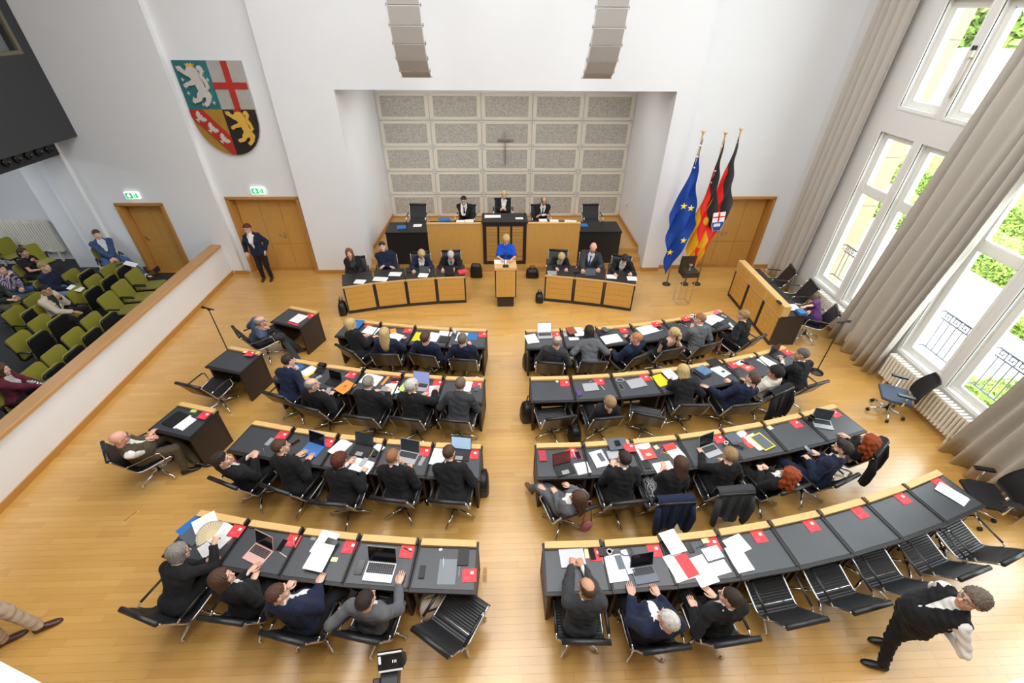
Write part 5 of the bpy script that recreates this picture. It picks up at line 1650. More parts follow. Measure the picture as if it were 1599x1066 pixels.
    if beard:
        bo = put('beard', beard_mesh(), P)
        bo.matrix_local = Matrix.Translation(Vector(Hd - base)) @ Matrix(Rm.tolist()).to_4x4() @ Matrix.Scale(hs, 4)
        bo.material_slots[0].link = 'OBJECT'; bo.material_slots[0].material = hcol
    if glasses:
        mb = MB()
        for sx in (-1, 1):
            mb.tube([(sx * 0.032 + 0.022 * math.cos(a), 0.102 - 0.004 * abs(math.cos(a)), 0.008 + 0.017 * math.sin(a)) for a in [2 * PI * q / 12 for q in range(12)]], 0.0024, 5, closed=True)
            mb.tube([(sx * 0.054, 0.098, 0.012), (sx * 0.082, 0.04, 0.012), (sx * 0.084, -0.02, 0.006)], 0.0022, 5)
        mb.tube([(-0.010, 0.103, 0.010), (0.010, 0.103, 0.010)], 0.0024, 5)
        go = mb.build('glasses', PLBLK, P)
        go.matrix_local = Matrix.Translation(Vector(Hd - base)) @ Matrix(Rm.tolist()).to_4x4() @ Matrix.Scale(hs, 4)
    return P
# ---- who sits where
def sit(key, label, head, lh=None, rh=None, **k):
    x, y, rz, z = SEATS[key]
    k.setdefault('z', z)
    return person(label, (x, y), rz, head, lh, rh, **k)
def member(row, blk, i, desc, head, lh=None, rh=None, **k):
    return sit((row, blk, i), '%s, %s, %s side, %s from aisle' % (desc, row, blk, ORD[i - 1]), head, lh, rh, **k)
g_ = 'gallery'; w_ = 'window'
member('front row', g_, 4, 'woman with blonde bob in black jacket', (548, 506), (572, 523), (586.7, 525), fem=True, hair=('bob', 'blond'), face=25)
member('front row', g_, 3, 'woman with long blonde hair in navy jacket', (600.7, 520), (600, 531), (632, 527), fem=True, hair=('long', 'blond'), top='navy', face=5)
member('front row', g_, 2, 'man with short brown hair in navy suit', (664.6, 527), (655, 538), (680, 540), hair=('short', 'brown'), top='navy', face=20)
member('front row', g_, 1, 'grey-haired man in navy suit, hand at cheek', (722.4, 529.5), (705, 541), (733, 537, 0.95), hair=('short', 'greybrown'), top='navy', face=10, hands=('rest', 'fist'))
member('second row', g_, 5, 'man with dark brown hair in navy suit', (451, 563), (463.5, 577, 0.98), (478, 591.6), hair=('short', 'dark'), top='navy', face=25, hands=('fist', 'rest'))
member('second row', g_, 4, 'man with thin grey hair holding phone', (488, 600.4), (503.8, 610, 0.80), (518.7, 612.7, 0.80), hair=('ring', 'grey'), top='black', face=40, hands=('hold', 'hold'))
member('second row', g_, 3, 'grey-haired man in black suit over spread papers', (575.6, 597), (587, 610), (608, 608.3), hair=('short', 'grey'), face=8, hands=('rest', 'hold'))
member('second row', g_, 2, 'man with silver hair in black suit', (643.7, 602), (664, 614.5), (682.4, 606), hair=('thick', 'white'), face=40)
member('second row', g_, 1, 'man with brown hair in charcoal jacket', (719.2, 599.4), (706, 616), (733, 616), hair=('short', 'greybrown'), top='charcoal', shirt='charcoal', face=5)
member('third row', g_, 5, 'man leaning back in black suit and magenta tie', (347, 718.5), (397, 708, 0.86), (402, 710, 0.86), hair=('sweep', 'dark'), tie='magenta', face=45, lean=-12, hands=('hold', 'hold'), pitch=10)
member('third row', g_, 4, 'man with brown hair in black jacket at laptop', (439, 697.4), (470.3, 707.6), (484.7, 714.3), hair=('short', 'brown'), top='black', shirt='black', face=35, hands=('flat', 'flat'))
member('third row', g_, 3, 'woman with short auburn hair writing in notebook', (531, 718.5), (549.3, 717.4), (571.2, 731.8), fem=True, hair=('curly', 'auburn'), face=20, hands=('flat', 'hold'))
member('third row', g_, 2, 'man with cropped reddish hair, hand at mouth', (613.5, 712.4), (626, 722, 0.92), (640.5, 726.7), hair=('crop', 'ginger'), face=15, hands=('fist', 'rest'))
member('third row', g_, 1, 'short-haired man in black suit at dark laptop', (701.3, 706.4), (712, 724), (720, 727), hair=('crop', 'brown'), face=12)
member('back row', g_, 5, 'woman with grey bob holding a paper fan', (279.7, 862), (333.7, 871.5), (341.9, 842, 0.95), fem=True, hair=('bob', 'grey'), glasses=True, face=35, lean=14, hands=('rest', 'fist'), neck='crew')
member('back row', g_, 4, 'woman in white blouse and black jacket', (347.7, 902), (398, 884), (400, 897), fem=True, hair=('long', 'brown'), face=60, pitch=12, lean=4, hands=('flat', 'rest'))
member('back row', g_, 3, 'stout man with brown crew cut in navy suit', (434.5, 925.5), (453, 911, 0.80), (502, 902.5), hair=('crop', 'brown'), top='navy', bulk=1.22, face=40, lean=0, hands=('hold', 'rest'))
member('back row', g_, 2, 'dark-haired man in grey suit holding phone', (571.8, 936), (545.3, 944.5, 0.78), (625.8, 902.5), hair=('short', 'dark'), top='grey', face=20, lean=0, hands=('hold', 'flat'))

member('front row', w_, 1, 'man with bald grey head in charcoal jacket', (870.5, 533), (856, 545), (880, 546), hair=('ring', 'grey'), top='charcoal', face=20)
member('front row', w_, 2, 'woman with long dark hair in grey blazer', (920, 517), (905, 540), (937, 540), fem=True, hair=('long', 'dark'), top='grey', face=5)
member('front row', w_, 3, 'man with blond crop in navy suit, turned aside', (992.9, 527.8), (953, 546.5, 0.65), (977.9, 523.3), hair=('crop', 'strawberry'), tone='pink', top='navy', face=-40, lean=2, wide=0.2)
member('front row', w_, 4, 'woman with blonde ponytail in black open-backed top', (1051.8, 519.3), (1036, 529.8), (1050, 535, 0.72), fem=True, hair=('tail', 'blond'), sleeves='none', neck='scoop', bare_back=True, face=-35)
member('front row', w_, 5, 'ginger-haired man in grey suit, hand at chin', (1092.3, 498.3), (1079.5, 509.5, 0.95), (1085, 520), hair=('short', 'ginger'), top='grey', face=-45, hands=('fist', 'rest'))
member('front row', w_, 6, 'short-haired woman in black dress with phone', (1159.8, 492.3), (1141, 513, 0.82), (1148, 514, 0.80), fem=True, hair=('thick', 'dirtyblond'), skirt=True, neck='crew', face=-25, hands=('hold', 'hold'), lean=0,
       knees=((-0.14, 0.36, 0.60), (-0.02, 0.36, 0.50)), feet=((0.02, 0.46, 0.22), (-0.03, 0.30, 0.085)), shoe='tan')
member('second row', w_, 2, 'woman with short grey-blond hair in black', (951.6, 627.5), (930.6, 636, 0.66), (945, 637, 0.66), fem=True, hair=('thick', 'dirtyblond'), neck='crew', face=-20, skirt=True, lean=-4)
member('second row', w_, 4, 'woman with long blonde hair in black jacket', (1066, 578.6), (1048, 589), (1075, 598), fem=True, hair=('long', 'blond'), face=-15)
member('second row', w_, 5, 'man in navy jacket reaching both arms out', (1174.9, 592), (1101.3, 603.3), (1135.8, 592.8), hair=('short', 'brown'), top='navy', face=-25, lean=14, hands=('flat', 'hold'), wide=0.2, bulk=1.1)
member('second row', w_, 6, 'woman with curly black hair in cream top', (1210, 581.6), (1160, 592), (1185, 597), fem=True, hair=('afro', 'black'), tone='tan', top='cream', neck='crew', face=-35, lean=8)
member('second row', w_, 7, 'grey-haired man in black suit, hand at face', (1251.7, 553.5), (1219.8, 560), (1237.6, 558, 0.98), hair=('short', 'saltpepper'), tone='tan', face=-40, hands=('flat', 'fist'))
member('third row', w_, 1, 'woman in grey suit turned aside with crossed legs', (902.3, 777.6), (863.8, 764.5, 0.68), (886, 755, 0.70), fem=True, hair=('long', 'brown'), top='grey', legs='grey', face=-50, lean=-6, twist=-30,
       knees=((-0.24, 0.30, 0.60), (-0.12, 0.36, 0.50)), feet=((829, 762, 0.22), (-0.1, 0.34, 0.085)), shoe='tan')
member('third row', w_, 2, 'man with dark brown hair in black jacket', (974.5, 715.7), (957, 721, 0.84), (966, 727), hair=('short', 'dark'), face=-8, lean=12)
member('third row', w_, 3, 'woman with very long brown hair and bare forearms', (1062, 724), (1035.5, 722.2), (1042, 735.4), fem=True, hair=('long', 'brown'), neck='crew', sleeves='half', legs='print', face=-15, skirt=True, hands=('fist', 'flat'))
member('third row', w_, 4, 'person with dark-blond hair in dark sweater', (1138.7, 709.5), (1092.4, 702), (1128, 718), fem=True, hair=('thick', 'dirtyblond'), top='black', neck='crew', face=-10, lean=14, wide=0.2)
member('third row', w_, 5, 'woman with red hair leaning back in black', (1232.6, 740.8), (1184, 729, 0.72), (1192.7, 726.8, 0.72), fem=True, hair=('wavy', 'red'), face=-30, lean=-10, hands=('hold', 'hold'))
member('third row', w_, 6, 'bearded man with slicked brown hair in navy suit', (1314.6, 699.8), (1258.5, 712.8, 0.80), (1270.4, 705.2, 0.80), beard=True, hair=('sweep', 'dark'), top='navy', legs='navy', face=-28, lean=-6, hands=('hold', 'hold'))
member('third row', w_, 7, 'woman with long red hair in black T-shirt', (1357.7, 689), (1330, 690, 0.74), (1316.7, 678, 0.79), fem=True, hair=('wavy', 'red'), neck='crew', sleeves='short', face=0, lean=2, bulk=1.1)
member('back row', w_, 1, 'man with thinning brown hair, hands clasped on desk', (916.3, 917.6), (895, 869), (902, 869), hair=('ring', 'brown'), tone='tan', top='charcoal', face=-25, lean=14, hands=('hold', 'hold'))
member('back row', w_, 2, 'stout man with grey-white hair in navy suit', (1042.6, 967.6), (983.8, 920), (1023.9, 920), hair=('short', 'white'), tone='pink', top='navy', bulk=1.28, face=-35, lean=-6, hands=('flat', 'rest'))
member('back row', w_, 3, 'man with dark hair in black suit and wristwatch', (1140.2, 932.6), (1076.4, 942.6, 0.70), (1109, 923.8, 0.74), hair=('short', 'dark'), face=-40, lean=0, hands=('flat', 'flat'))

sit('S1', 'grey-haired man in blue-grey jacket with folded arms at the side desk', (407.3, 502), (0.10, 0.12, 0.80), (-0.10, 0.16, 0.76), hair=('ring', 'grey'), tone='pink', top='bluegrey', legs='charcoal', shirt='pale', lean=-14, face=0, feet=((474, 574, 0.08), (468, 545, 0.08)), shoe='brown', hands=('rest', 'rest'))
sit('S3', 'bald man in brown waistcoat and white shirt at the side desk', (186.4, 684), (0.08, 0.16, 0.82), (-0.10, 0.20, 0.78), hair=None, tone='pink', top='brown', legs='brown', neck='vest', sleeves='half', glasses=True, bulk=1.2, lean=-16, face=0, feet=((310, 722, 0.08), (290, 733, 0.08)))

sit('G1', 'woman with red hair in black jacket at the front bench end', (545.5, 395.6), (-0.02, 0.28, 0.68), (0.04, 0.30, 0.68), fem=True, hair=('long', 'copper'), shirt='charcoal', lean=2, pitch=14)
sit('G2', 'man with dark brown hair and folded arms at the front bench', (597, 385), (0.12, 0.20, 0.80), (-0.12, 0.22, 0.77), hair=('short', 'dark'), top='navy', shirt='navy', lean=-6, pitch=10, hands=('rest', 'rest'))
sit('G3', 'woman with long blonde hair, navy jacket and white blouse', (658.3, 397.3), (670, 422, 0.80), (645.4, 423.6, 0.80), fem=True, hair=('long', 'blond'), top='navy', pitch=-25)
sit('G4', 'man with white hair reading a dark tablet at the front bench', (703.9, 399), (708, 422, 0.80), (691, 422, 0.80), hair=('short', 'white'), tone='pink', tie='black', pitch=-30)
sit('G5', 'woman with blonde bob in black jacket at the front bench', (876.5, 401.9), (885, 421, 0.80), (869.5, 420, 0.80), fem=True, hair=('bob', 'blond'), pitch=-30)
sit('G6', 'tall bald man in grey suit and blue tie at the front bench', (926.3, 387), (935, 421, 0.80), (910, 423.6, 0.80), hair=None, tone='pink', top='charcoal', tie='tieblue', size=1.08, pitch=-25)
sit('G7', 'dark-haired man in black suit at the window end of the bench', (975.3, 404), (985, 428, 0.80), (960.6, 428.9, 0.80), hair=('short', 'dark'), pitch=-35)
sit('P2', 'man with glasses resting his chin at the presidium', (724, 313), (0.20, 0.34, 0.80), (0.02, 0.16, 1.08), hair=('short', 'black'), glasses=True, tie='black', face=-5, hands=('rest', 'fist'))
sit('P3', 'woman with tied blonde hair presiding at the centre', (787.2, 304.5), (0.04, 0.36, 0.82), (-0.04, 0.36, 0.82), fem=True, hair=('bun', 'blond'), hands=('hold', 'hold'), pitch=-8)
sit('P4', 'bald man with dark fringe at the window side of the presidium', (849.2, 314.3), (0.14, 0.36, 0.80), (-0.14, 0.36, 0.80), hair=('ring', 'dark'), tone='tan', tie='black', pitch=-25)
sit('T3', 'woman writing in navy vest with purple sleeves', (1270.8, 468.6), (1246.3, 483, 0.84), (1252, 489, 0.84), fem=True, hair=('bun', 'brown'), top='purple', neck='crew', sleeves='half', legs='navy', pitch=-30, lean=10, hands=('flat', 'hold'))

# ---- standing people
def stander(label, foot, rz, head_px, **k):
    x, y = at(foot[0], foot[1], 0)[:2]
    return person(label, (x, y), R(rz), head_px, stand=True, **k)
person('blonde woman in cobalt blue dress speaking at the lectern', (0.24, 10.62), R(180), (790.5, 374), lh=(799, 408, 1.14), rh=(784, 408, 1.14), stand=True, fem=True, tone='fair', hair=('bob', 'blond'), top='blue', legs='black', neck='crew', sleeves='half', pitch=-35, lean=6, size=1.0, hem=0.72, hands=('flat', 'flat'))
person('woman in dark jacket standing by the double door', (-6.44, 11.42), R(186), (386, 357), stand=True, fem=True, hair=('thick', 'auburn'), top='navy', legs='black', glasses=True, lean=0, shoe='brown', hem=0.66, bulk=1.1, face=10)
person('man in black waistcoat standing with hands behind his back', (4.52, 1.98), R(78), (1517, 936), lh=(-0.10, -0.20, 0.95), rh=(0.02, -0.22, 0.92), stand=True, hair=('curly', 'greybrown'), glasses=True, top='black', neck='vest', legs='black', shirt='white', bulk=1.15, lean=-4, face=-10, feet=((1382, 1005, 75), (1372, 1042, 70)), pitch=8, grid=0.014)
person('person in sand trousers and brown shoes walking along the barrier', (-5.95, 2.42), R(-62), (-6.25, 2.35, 1.60), stand=True, hair=('short', 'brown'), top='white', neck='crew', legs='sand', shoe='brown', lean=2, grid=0.015, feet=((68, 982, -58), (12, 1003, -50)))
# ================================================================== GALLERY SEATS AND VISITORS
GREENF = mat('moss_green_fabric', srgb(132, 128, 34), 0.9, noise=0.14, scale=50, bump=0.15, bscale=160, sheen=0.15)
def rounded(mb, w, h, t, M, mi=0, n=4, rad=0.07):
    poly = []
    for cx0, cy0, a0 in ((w / 2 - rad, h - rad, 0), (-w / 2 + rad, h - rad, 90), (-w / 2 + 0.03, 0.03, 180), (w / 2 - 0.03, 0.03, 270)):
        rr = rad if a0 < 180 else 0.03
        for k in range(n + 1):
            a = R(a0 + 90 * k / n); poly.append((cx0 + rr * math.cos(a), cy0 + rr * math.sin(a)))
    mb.prism(poly, -t / 2, t / 2, mi, M, smooth=True)
def gallery_meshes():
    d = {}
    tilt = Matrix.Translation((0, -0.16, 0.36)) @ Matrix.Rotation(R(90 + 12), 4, 'X')
    m = MB(); rounded(m, 0.46, 0.52, 0.05, tilt); d['backrest'] = m.mesh('backrest', GREENF)
    m = MB(); rounded(m, 0.47, 0.50, 0.02, Matrix.Translation((0, -0.195, 0.35)) @ Matrix.Rotation(R(90 + 12), 4, 'X')); d['back_shell'] = m.mesh('back_shell', PLBLK)
    up = Matrix.Translation((0, 0.09, 0.40)) @ Matrix.Rotation(R(90 - 4), 4, 'X')
    m = MB(); rounded(m, 0.46, 0.46, 0.035, up @ Matrix.Translation((0, 0, 0.012))); d['seat_up'] = m.mesh('seat', GREENF)
    m = MB(); rounded(m, 0.455, 0.45, 0.04, up @ Matrix.Translation((0, 0, -0.024))); d['shell_up'] = m.mesh('seat_shell', PLBLK)
    fl_ = Matrix.Translation((0, -0.12, 0.44)) @ Matrix.Rotation(R(5), 4, 'X')
    m = MB(); rounded(m, 0.45, 0.45, 0.04, fl_); d['seat_down'] = m.mesh('seat', GREENF)
    m = MB(); rounded(m, 0.44, 0.43, 0.03, fl_ @ Matrix.Translation((0, 0, -0.034))); d['shell_down'] = m.mesh('seat_shell', PLBLK)
    m = MB().tube([(-0.26, -0.18, 0.42), (-0.265, -0.16, 0.60), (-0.265, 0.12, 0.60)], 0.014, 6); m.box((-0.265, 0.0, 0.612), (0.04, 0.26, 0.02)); d['armrest'] = m.mesh('armrest', PLBLK)
    m = MB().tube([(0, -0.14, 0.40), (0, -0.10, 0.06)], 0.026, 8); m.box((0, -0.09, 0.012), (0.10, 0.34, 0.024)); m.box((0, -0.13, 0.41), (0.50, 0.06, 0.03)); d['pedestal'] = m.mesh('pedestal', PLBLK)
    m = MB(); 
    for s in (-1, 1): m.box((s * 0.20, 0.09, 0.05), (0.03, 0.02, 0.02))
    d['foot'] = m.mesh('foot_cap', ALU)
    return d
GM = gallery_meshes()
def gallery_seat(x, y, label, down=False, rz=-90, z=0.0):
    t = thing('gallery_chair', label, 'chair', (x, y, z), R(rz), 'tip-up gallery seats')
    for k in ('backrest', 'back_shell', 'armrest', 'pedestal'): put(k, GM[k], t)
    put('armrest', GM['armrest'], t, (0.53, 0, 0))
    put('seat_shell', GM['shell_down' if down else 'shell_up'], put('seat', GM['seat_down' if down else 'seat_up'], t))
    return t
def seat_px(u, v, label, down=False, zt=0.86, z=0.0, rz=-90):
    p = at(u, v, z + zt)
    f = np.array([-math.sin(R(rz)), math.cos(R(rz))])
    return gallery_seat(p[0] + f[0] * 0.25, p[1] + f[1] * 0.25, label, down, rz, z)
for i, (u, v) in enumerate(((205, 423), (184, 441), (163, 460))):
    seat_px(u, v, 'lowered moss green gallery seat in the row along the barrier, %s from the door' % ORD[i], True)
for i, (u, v) in enumerate(((138, 493), (109, 518), (79, 547), (46, 575), (-6, 622))):
    if i < 4: seat_px(u, v, 'tipped-up moss green seat in the row along the barrier, %s from the lowered ones' % ORD[i])
for i, (u, v, nm) in enumerate(((166, 416, 'nearest the gallery door'), (142, 433, 'next but one to the door'), (115, 451, 'with paper, beside the man in beige'), (57, 497, 'just before the man in beige'), (24, 523, 'two places before the man in beige'))):
    seat_px(u, v, 'tipped-up moss green seat, second gallery row, ' + nm)
for i, (u, v, nm) in enumerate(((107, 424, 'beside the man in dark blue jersey'), (50, 462, 'behind the man in beige'), (17, 483, 'beside the person holding a white phone'))):
    seat_px(u, v, 'tipped-up moss green seat in the third gallery row, ' + nm)
seat_px(40, 384, 'lowered moss green seat against the radiator, nearest the white corner', True, z=0.15, rz=-115)
seat_px(-2, 374, 'lowered moss green seat against the radiator, at the edge of view', True, z=0.15, rz=-115)
def visitor(label, hp, rz, lh, rh, hz=1.17, zf=0.0, **k):
    f = np.array([-math.sin(R(rz)), math.cos(R(rz))])
    p = at(hp[0], hp[1], zf + hz)[:2] - f * 0.02
    t = gallery_seat(p[0], p[1], 'lowered moss green gallery seat under the ' + label.split(',')[0], True, rz, zf)
    k.setdefault('lean', 4)
    return person(label, p, R(rz), hp, lh, rh, z=zf, **k)
visitor('man in blue blazer and jeans, against the gallery wall', (151.5, 366), -125, (0.06, 0.30, 0.60), (-0.02, 0.32, 0.60), zf=0.15, hz=1.24, hair=('short', 'brown'), top='denim', shirt='pale', legs='jeans', shoe='white', lean=-10, face=10, feet=((226, 427, 0.08), (214, 430, 0.08)))
visitor('woman in black with headband, chin on hand', (36, 394), -95, (0.10, 0.30, 1.02), (0.02, 0.36, 0.72), fem=True, hair=('tail', 'dark'), tone='tan', neck='crew', sleeves='short', lean=14, hands=('fist', 'rest'))
visitor('man in dark blue jersey and pale jeans', (69.5, 417), -85, (-0.06, 0.36, 0.60), (0.06, 0.36, 0.60), hair=('short', 'dirtyblond'), top='navy', neck='crew', legs='lightjeans', lean=6)
visitor('man in purple plaid shirt, hand at mouth', (0, 420), -92, (0.12, 0.34, 0.70), (0.04, 0.22, 1.0), hair=('short', 'dark'), top='plaid', neck='crew', legs='jeans', lean=8)
visitor('person in dark green jacket holding a white phone', (-28, 436), -88, (-0.06, 0.40, 0.66), (0.08, 0.40, 0.66), hair=('short', 'brown'), top='darkgreen', neck='crew', legs='olive', lean=4)
visitor('man in beige jacket and glasses, chin on hand', (71, 452.5), -84, (0.00, 0.22, 0.97), (0.12, 0.44, 0.64), hair=('short', 'black'), tone='tan', top='beige', shirt='darkgreen', legs='black', glasses=True, lean=6, hands=('fist', 'rest'))
visitor('woman in burgundy cardigan and striped top', (2, 577), -72, (0.04, 0.44, 0.72), (-0.02, 0.48, 0.70), fem=True, hair=('bob', 'brown'), top='burgundy', shirt='stripes', legs='black', lean=0, hands=('hold', 'hold'))
visitor('person in navy top with bare forearms', (-62, 640), -80, (-0.06, 0.34, 0.66), (0.06, 0.36, 0.66), hair=('short', 'dark'), top='navy', neck='crew', sleeves='half', legs='black', lean=6)

# ================================================================== FLAGS
def flag(name, label, x, y, ztop, hoist, fly, colour_of, mats, stars=None, crest=None, seed=1, wl=0.18, wr=0.14):
    """cloth hanging from an upright pole: s runs from hoist to fly, t down the hoist"""
    t = thing(name, label, 'flag', (x, y, 0))
    p = MB().tube([(0, 0, 0.05), (0, 0, ztop + 0.12)], 0.02, 10); p.build('pole', mat('pole_oak', srgb(196, 160, 110), 0.5), t)
    fb = MB().lathe([(0.02, 0), (0.03, 0.015), (0.055, 0.03), (0.055, 0.06), (0.03, 0.075)], (0, 0, ztop + 0.10), 14); fb.build('finial', mat('pale_wood_finial', srgb(226, 196, 150), 0.5), t)
    b = MB().lathe([(0.11, 0), (0.11, 0.02), (0.05, 0.05), (0.03, 0.08)], n=18); b.build('base', DARKW, t)
    ns, nt = 34, 40
    rg = random.Random(seed); ph = rg.uniform(0, 6)
    vs = []; fs = []; mi = []
    def P(s, u, off):
        z = ztop + 0.02 - u * hoist - s * fly * (0.93 + 0.07 * math.cos(u * 3))
        drop = (ztop - z) / (hoist + fly)
        sprd = min(1, 0.30 + 1.2 * drop)
        xx = (-wl * u + wr * s * (1 - 0.5 * u) + (wl - wr) * 0.25 * s) * 2.0 * sprd
        yy = -0.03 - 0.16 * s * sprd + 0.055 * math.sin(s * 17 + u * 3 + ph) * (0.3 + drop) + 0.03 * math.sin(u * 11 + ph)
        xx += 0.03 * math.cos(s * 17 + u * 3 + ph) * sprd
        return (xx, yy + off, z)
    for k, off in enumerate((0.0, 0.012)):
        for a in range(nt + 1):
            for c in range(ns + 1): vs.append(P(c / ns, a / nt, off))
    n = ns + 1; Kk = n * (nt + 1)
    mb = MB()
    for k in (0, 1):
        for a in range(nt):
            for c in range(ns):
                q = (k * Kk + a * n + c, k * Kk + a * n + c + 1, k * Kk + (a + 1) * n + c + 1, k * Kk + (a + 1) * n + c)
                fs.append(q[::-1] if k == 0 else q); mi.append(colour_of((c + .5) / ns, (a + .5) / nt))
    mb.v = vs; mb.f = fs; mb.m = mi; mb.sm = [True] * len(fs)
    cl = mb.build('cloth', mats, t)
    if stars:
        st = MB()
        for (dx, z) in stars:
            M = Matrix.Translation((dx, -0.30, z)) @ Matrix.Rotation(PI / 2, 4, 'X')
            pts = []
            for k in range(10):
                rr = 0.085 if k % 2 == 0 else 0.034
                a = PI / 2 + k * PI / 5; pts.append((rr * math.cos(a), rr * math.sin(a)))
            st.prism(pts, -0.006, 0.006, 0, M)
        st.build('stars', mat('flag_yellow', srgb(255, 222, 30), 0.7), t)
    clips = MB()
    for k in range(7): clips.box((-0.01, -0.01, ztop - 0.15 - k * hoist / 7.2), (0.06, 0.05, 0.03))
    clips.build('flag_clips', PAPER, t)
    return t, cl
FB = mat('flag_blue', srgb(0, 60, 150), 0.75, noise=0.1, scale=10); FK = mat('flag_black', srgb(38, 38, 42), 0.75, noise=0.1, scale=10)
FR = mat('flag_red', srgb(228, 32, 20), 0.7, noise=0.08, scale=10); FG = mat('flag_gold', srgb(226, 164, 20), 0.7, noise=0.08, scale=10)
FLX = [at_y(1100, 200, 10.95), at_y(1134, 205, 10.95), at_y(1158, 200, 10.95)]
flag('european_flag', 'blue flag with yellow stars on an oak pole by the recess', FLX[0][0], 10.95, 3.84, 1.8, 2.0, lambda s, u: 0, [FB], stars=((-0.17, 2.35), (0.02, 2.30), (0.04, 1.45), (-0.24, 1.12)), seed=2, wl=0.20, wr=0.16)
tri = lambda s, u: 0 if u < 0.335 else (1 if u < 0.665 else 2)
flag('national_flag', 'black, red and gold flag on the middle oak pole', FLX[1][0], 10.95, 3.82, 2.0, 1.75, tri, [FK, FR, FG], seed=5, wl=0.15, wr=0.15)
ft, fc = flag('state_flag', 'black, red and gold flag with coat of arms, nearest the windows', FLX[2][0], 10.95, 3.90, 2.0, 1.65, tri, [FK, FR, FG], seed=9, wl=0.24, wr=0.12)
cr = MB()
Mc = Matrix.Translation((-0.06, -0.30, 1.95)) @ Matrix.Rotation(R(-6), 4, 'Y') @ Matrix.Rotation(PI / 2, 4, 'X')
cr.prism([(-0.15, 0.24), (0.15, 0.24), (0.15, -0.08), (0.09, -0.24), (-0.09, -0.24), (-0.15, -0.08)], -0.012, 0.0, 0, Mc)
cr.prism([(-0.02, 0.24), (0.02, 0.24), (0.02, 0.0), (-0.02, 0.0)], 0.0, 0.006, 1, Mc); cr.prism([(-0.15, 0.11), (0.15, 0.11), (0.15, 0.14), (-0.15, 0.14)], 0.0, 0.006, 1, Mc)
cr.prism([(-0.14, -0.01), (0.14, -0.01), (0.14, -0.08), (0.08, -0.23), (-0.08, -0.23), (-0.14, -0.08)], 0.0, 0.006, 2, Mc)
for k in range(5): cr.prism([(-0.09 + 0.03 * k, -0.03), (-0.06 + 0.03 * k, -0.05 - 0.02 * (k % 2)), (-0.08 + 0.035 * k, -0.13), (-0.11 + 0.03 * k, -0.10)], 0.006, 0.012, 0, Mc)
cr.build('crest', [PAPER, FR, FB], ft)

# display case on a wire stand in front of the flags
cs = thing('display_case', 'small dark display case with glass lid on a wire stand by the flags', 'display case', (4.88, 10.02, 0), R(4))
wi = MB()
for sx in (-1, 1):
    for sy in (-1, 1): wi.box((sx * 0.16, sy * 0.13, 0.40), (0.014, 0.014, 0.80))
for z in (0.007, 0.79):
    for sy in (-1, 1): wi.box((0, sy * 0.13, z), (0.33, 0.014, 0.014))
    for sx in (-1, 1): wi.box((sx * 0.16, 0, z), (0.014, 0.27, 0.014))
wi.build('wire_stand', ALU, cs)
MB().bbox(-0.20, 0.20, -0.17, 0.17, 0.80, 0.93).build('plinth', DARKW, cs)
MB().bbox(-0.20, 0.20, 0.155, 0.17, 0.93, 1.24).build('back_board', DARKW, cs)
MB().bbox(-0.18, 0.18, -0.155, 0.15, 0.932, 1.20).build('glass_lid', GLASS, cs)
MB().lathe([(0.03, 0), (0.03, 0.02), (0.012, 0.04), (0.02, 0.10), (0.05, 0.17)], (0, 0, 0.93), 12).build('exhibit', ALU, cs)

# ================================================================== COAT OF ARMS ON THE WALL
sh_w, sh_h = 1.50, 1.98
SX, SZ = -6.36, 4.23
coat = thing('coat_of_arms', 'carved shield quartered with two lions, a cross and a bend of eagles', 'coat of arms', (SX, YB - 0.004, SZ))
Msh = Matrix.Rotation(PI / 2, 4, 'X')      # polygon x, y -> wall x, z ; extrusion towards the hall
def outline(n=18):
    pts = [(-sh_w / 2, sh_h / 2), (sh_w / 2, sh_h / 2)]
    for k in range(n + 1):
        a = k / n * PI
        x = sh_w / 2 * math.cos(a) if True else 0
        pts.append((sh_w / 2 * math.cos(a), -0.10 - (sh_h / 2 - 0.10) * math.sin(a) ** 0.9))
    return pts
full = outline()
def clip(poly, f):
    out = []
    n = len(poly)
    for i in range(n):
        a, b = poly[i], poly[(i + 1) % n]
        fa, fb_ = f(a), f(b)
        if fa >= 0: out.append(a)
        if (fa >= 0) != (fb_ >= 0):
            t_ = fa / (fa - fb_); out.append((a[0] + (b[0] - a[0]) * t_, a[1] + (b[1] - a[1]) * t_))
    return out
yq = 0.02
HT = mat('heraldic_teal', srgb(44, 112, 118), 0.6, noise=0.25, scale=8); HS = mat('heraldic_silver', srgb(176, 174, 168), 0.5, noise=0.12, scale=8)
HG = mat('heraldic_gold', srgb(168, 132, 52), 0.5, noise=0.25, scale=9); HK = mat('heraldic_black', srgb(38, 34, 32), 0.6, noise=0.2, scale=8)
HR = mat('heraldic_red', srgb(178, 50, 40), 0.55, noise=0.15, scale=8); HL = mat('lion_silver', srgb(206, 200, 194), 0.5, noise=0.08, scale=12); HY = mat('lion_gold', srgb(222, 178, 80), 0.45, noise=0.15, scale=12)
MB().prism(full, 0.0, 0.06, 0, Msh).build('board', HS, coat)
q1 = clip(clip(full, lambda p: -p[0]), lambda p: p[1] - yq); q2 = clip(clip(full, lambda p: p[0]), lambda p: p[1] - yq)
q3 = clip(clip(full, lambda p: -p[0]), lambda p: yq - p[1]); q4 = clip(clip(full, lambda p: p[0]), lambda p: yq - p[1])
Q = {}
for nm, pl, m in (('quarter', q1, HT), ('quarter', q2, HS), ('quarter', q3, HG), ('quarter', q4, HK)):
    Q[m.name] = MB().prism(pl, 0.06, 0.075, 0, Msh).build(nm, m, coat)
cb = MB(); cx_ = sh_w / 4; cy_ = (yq + sh_h / 2) / 2
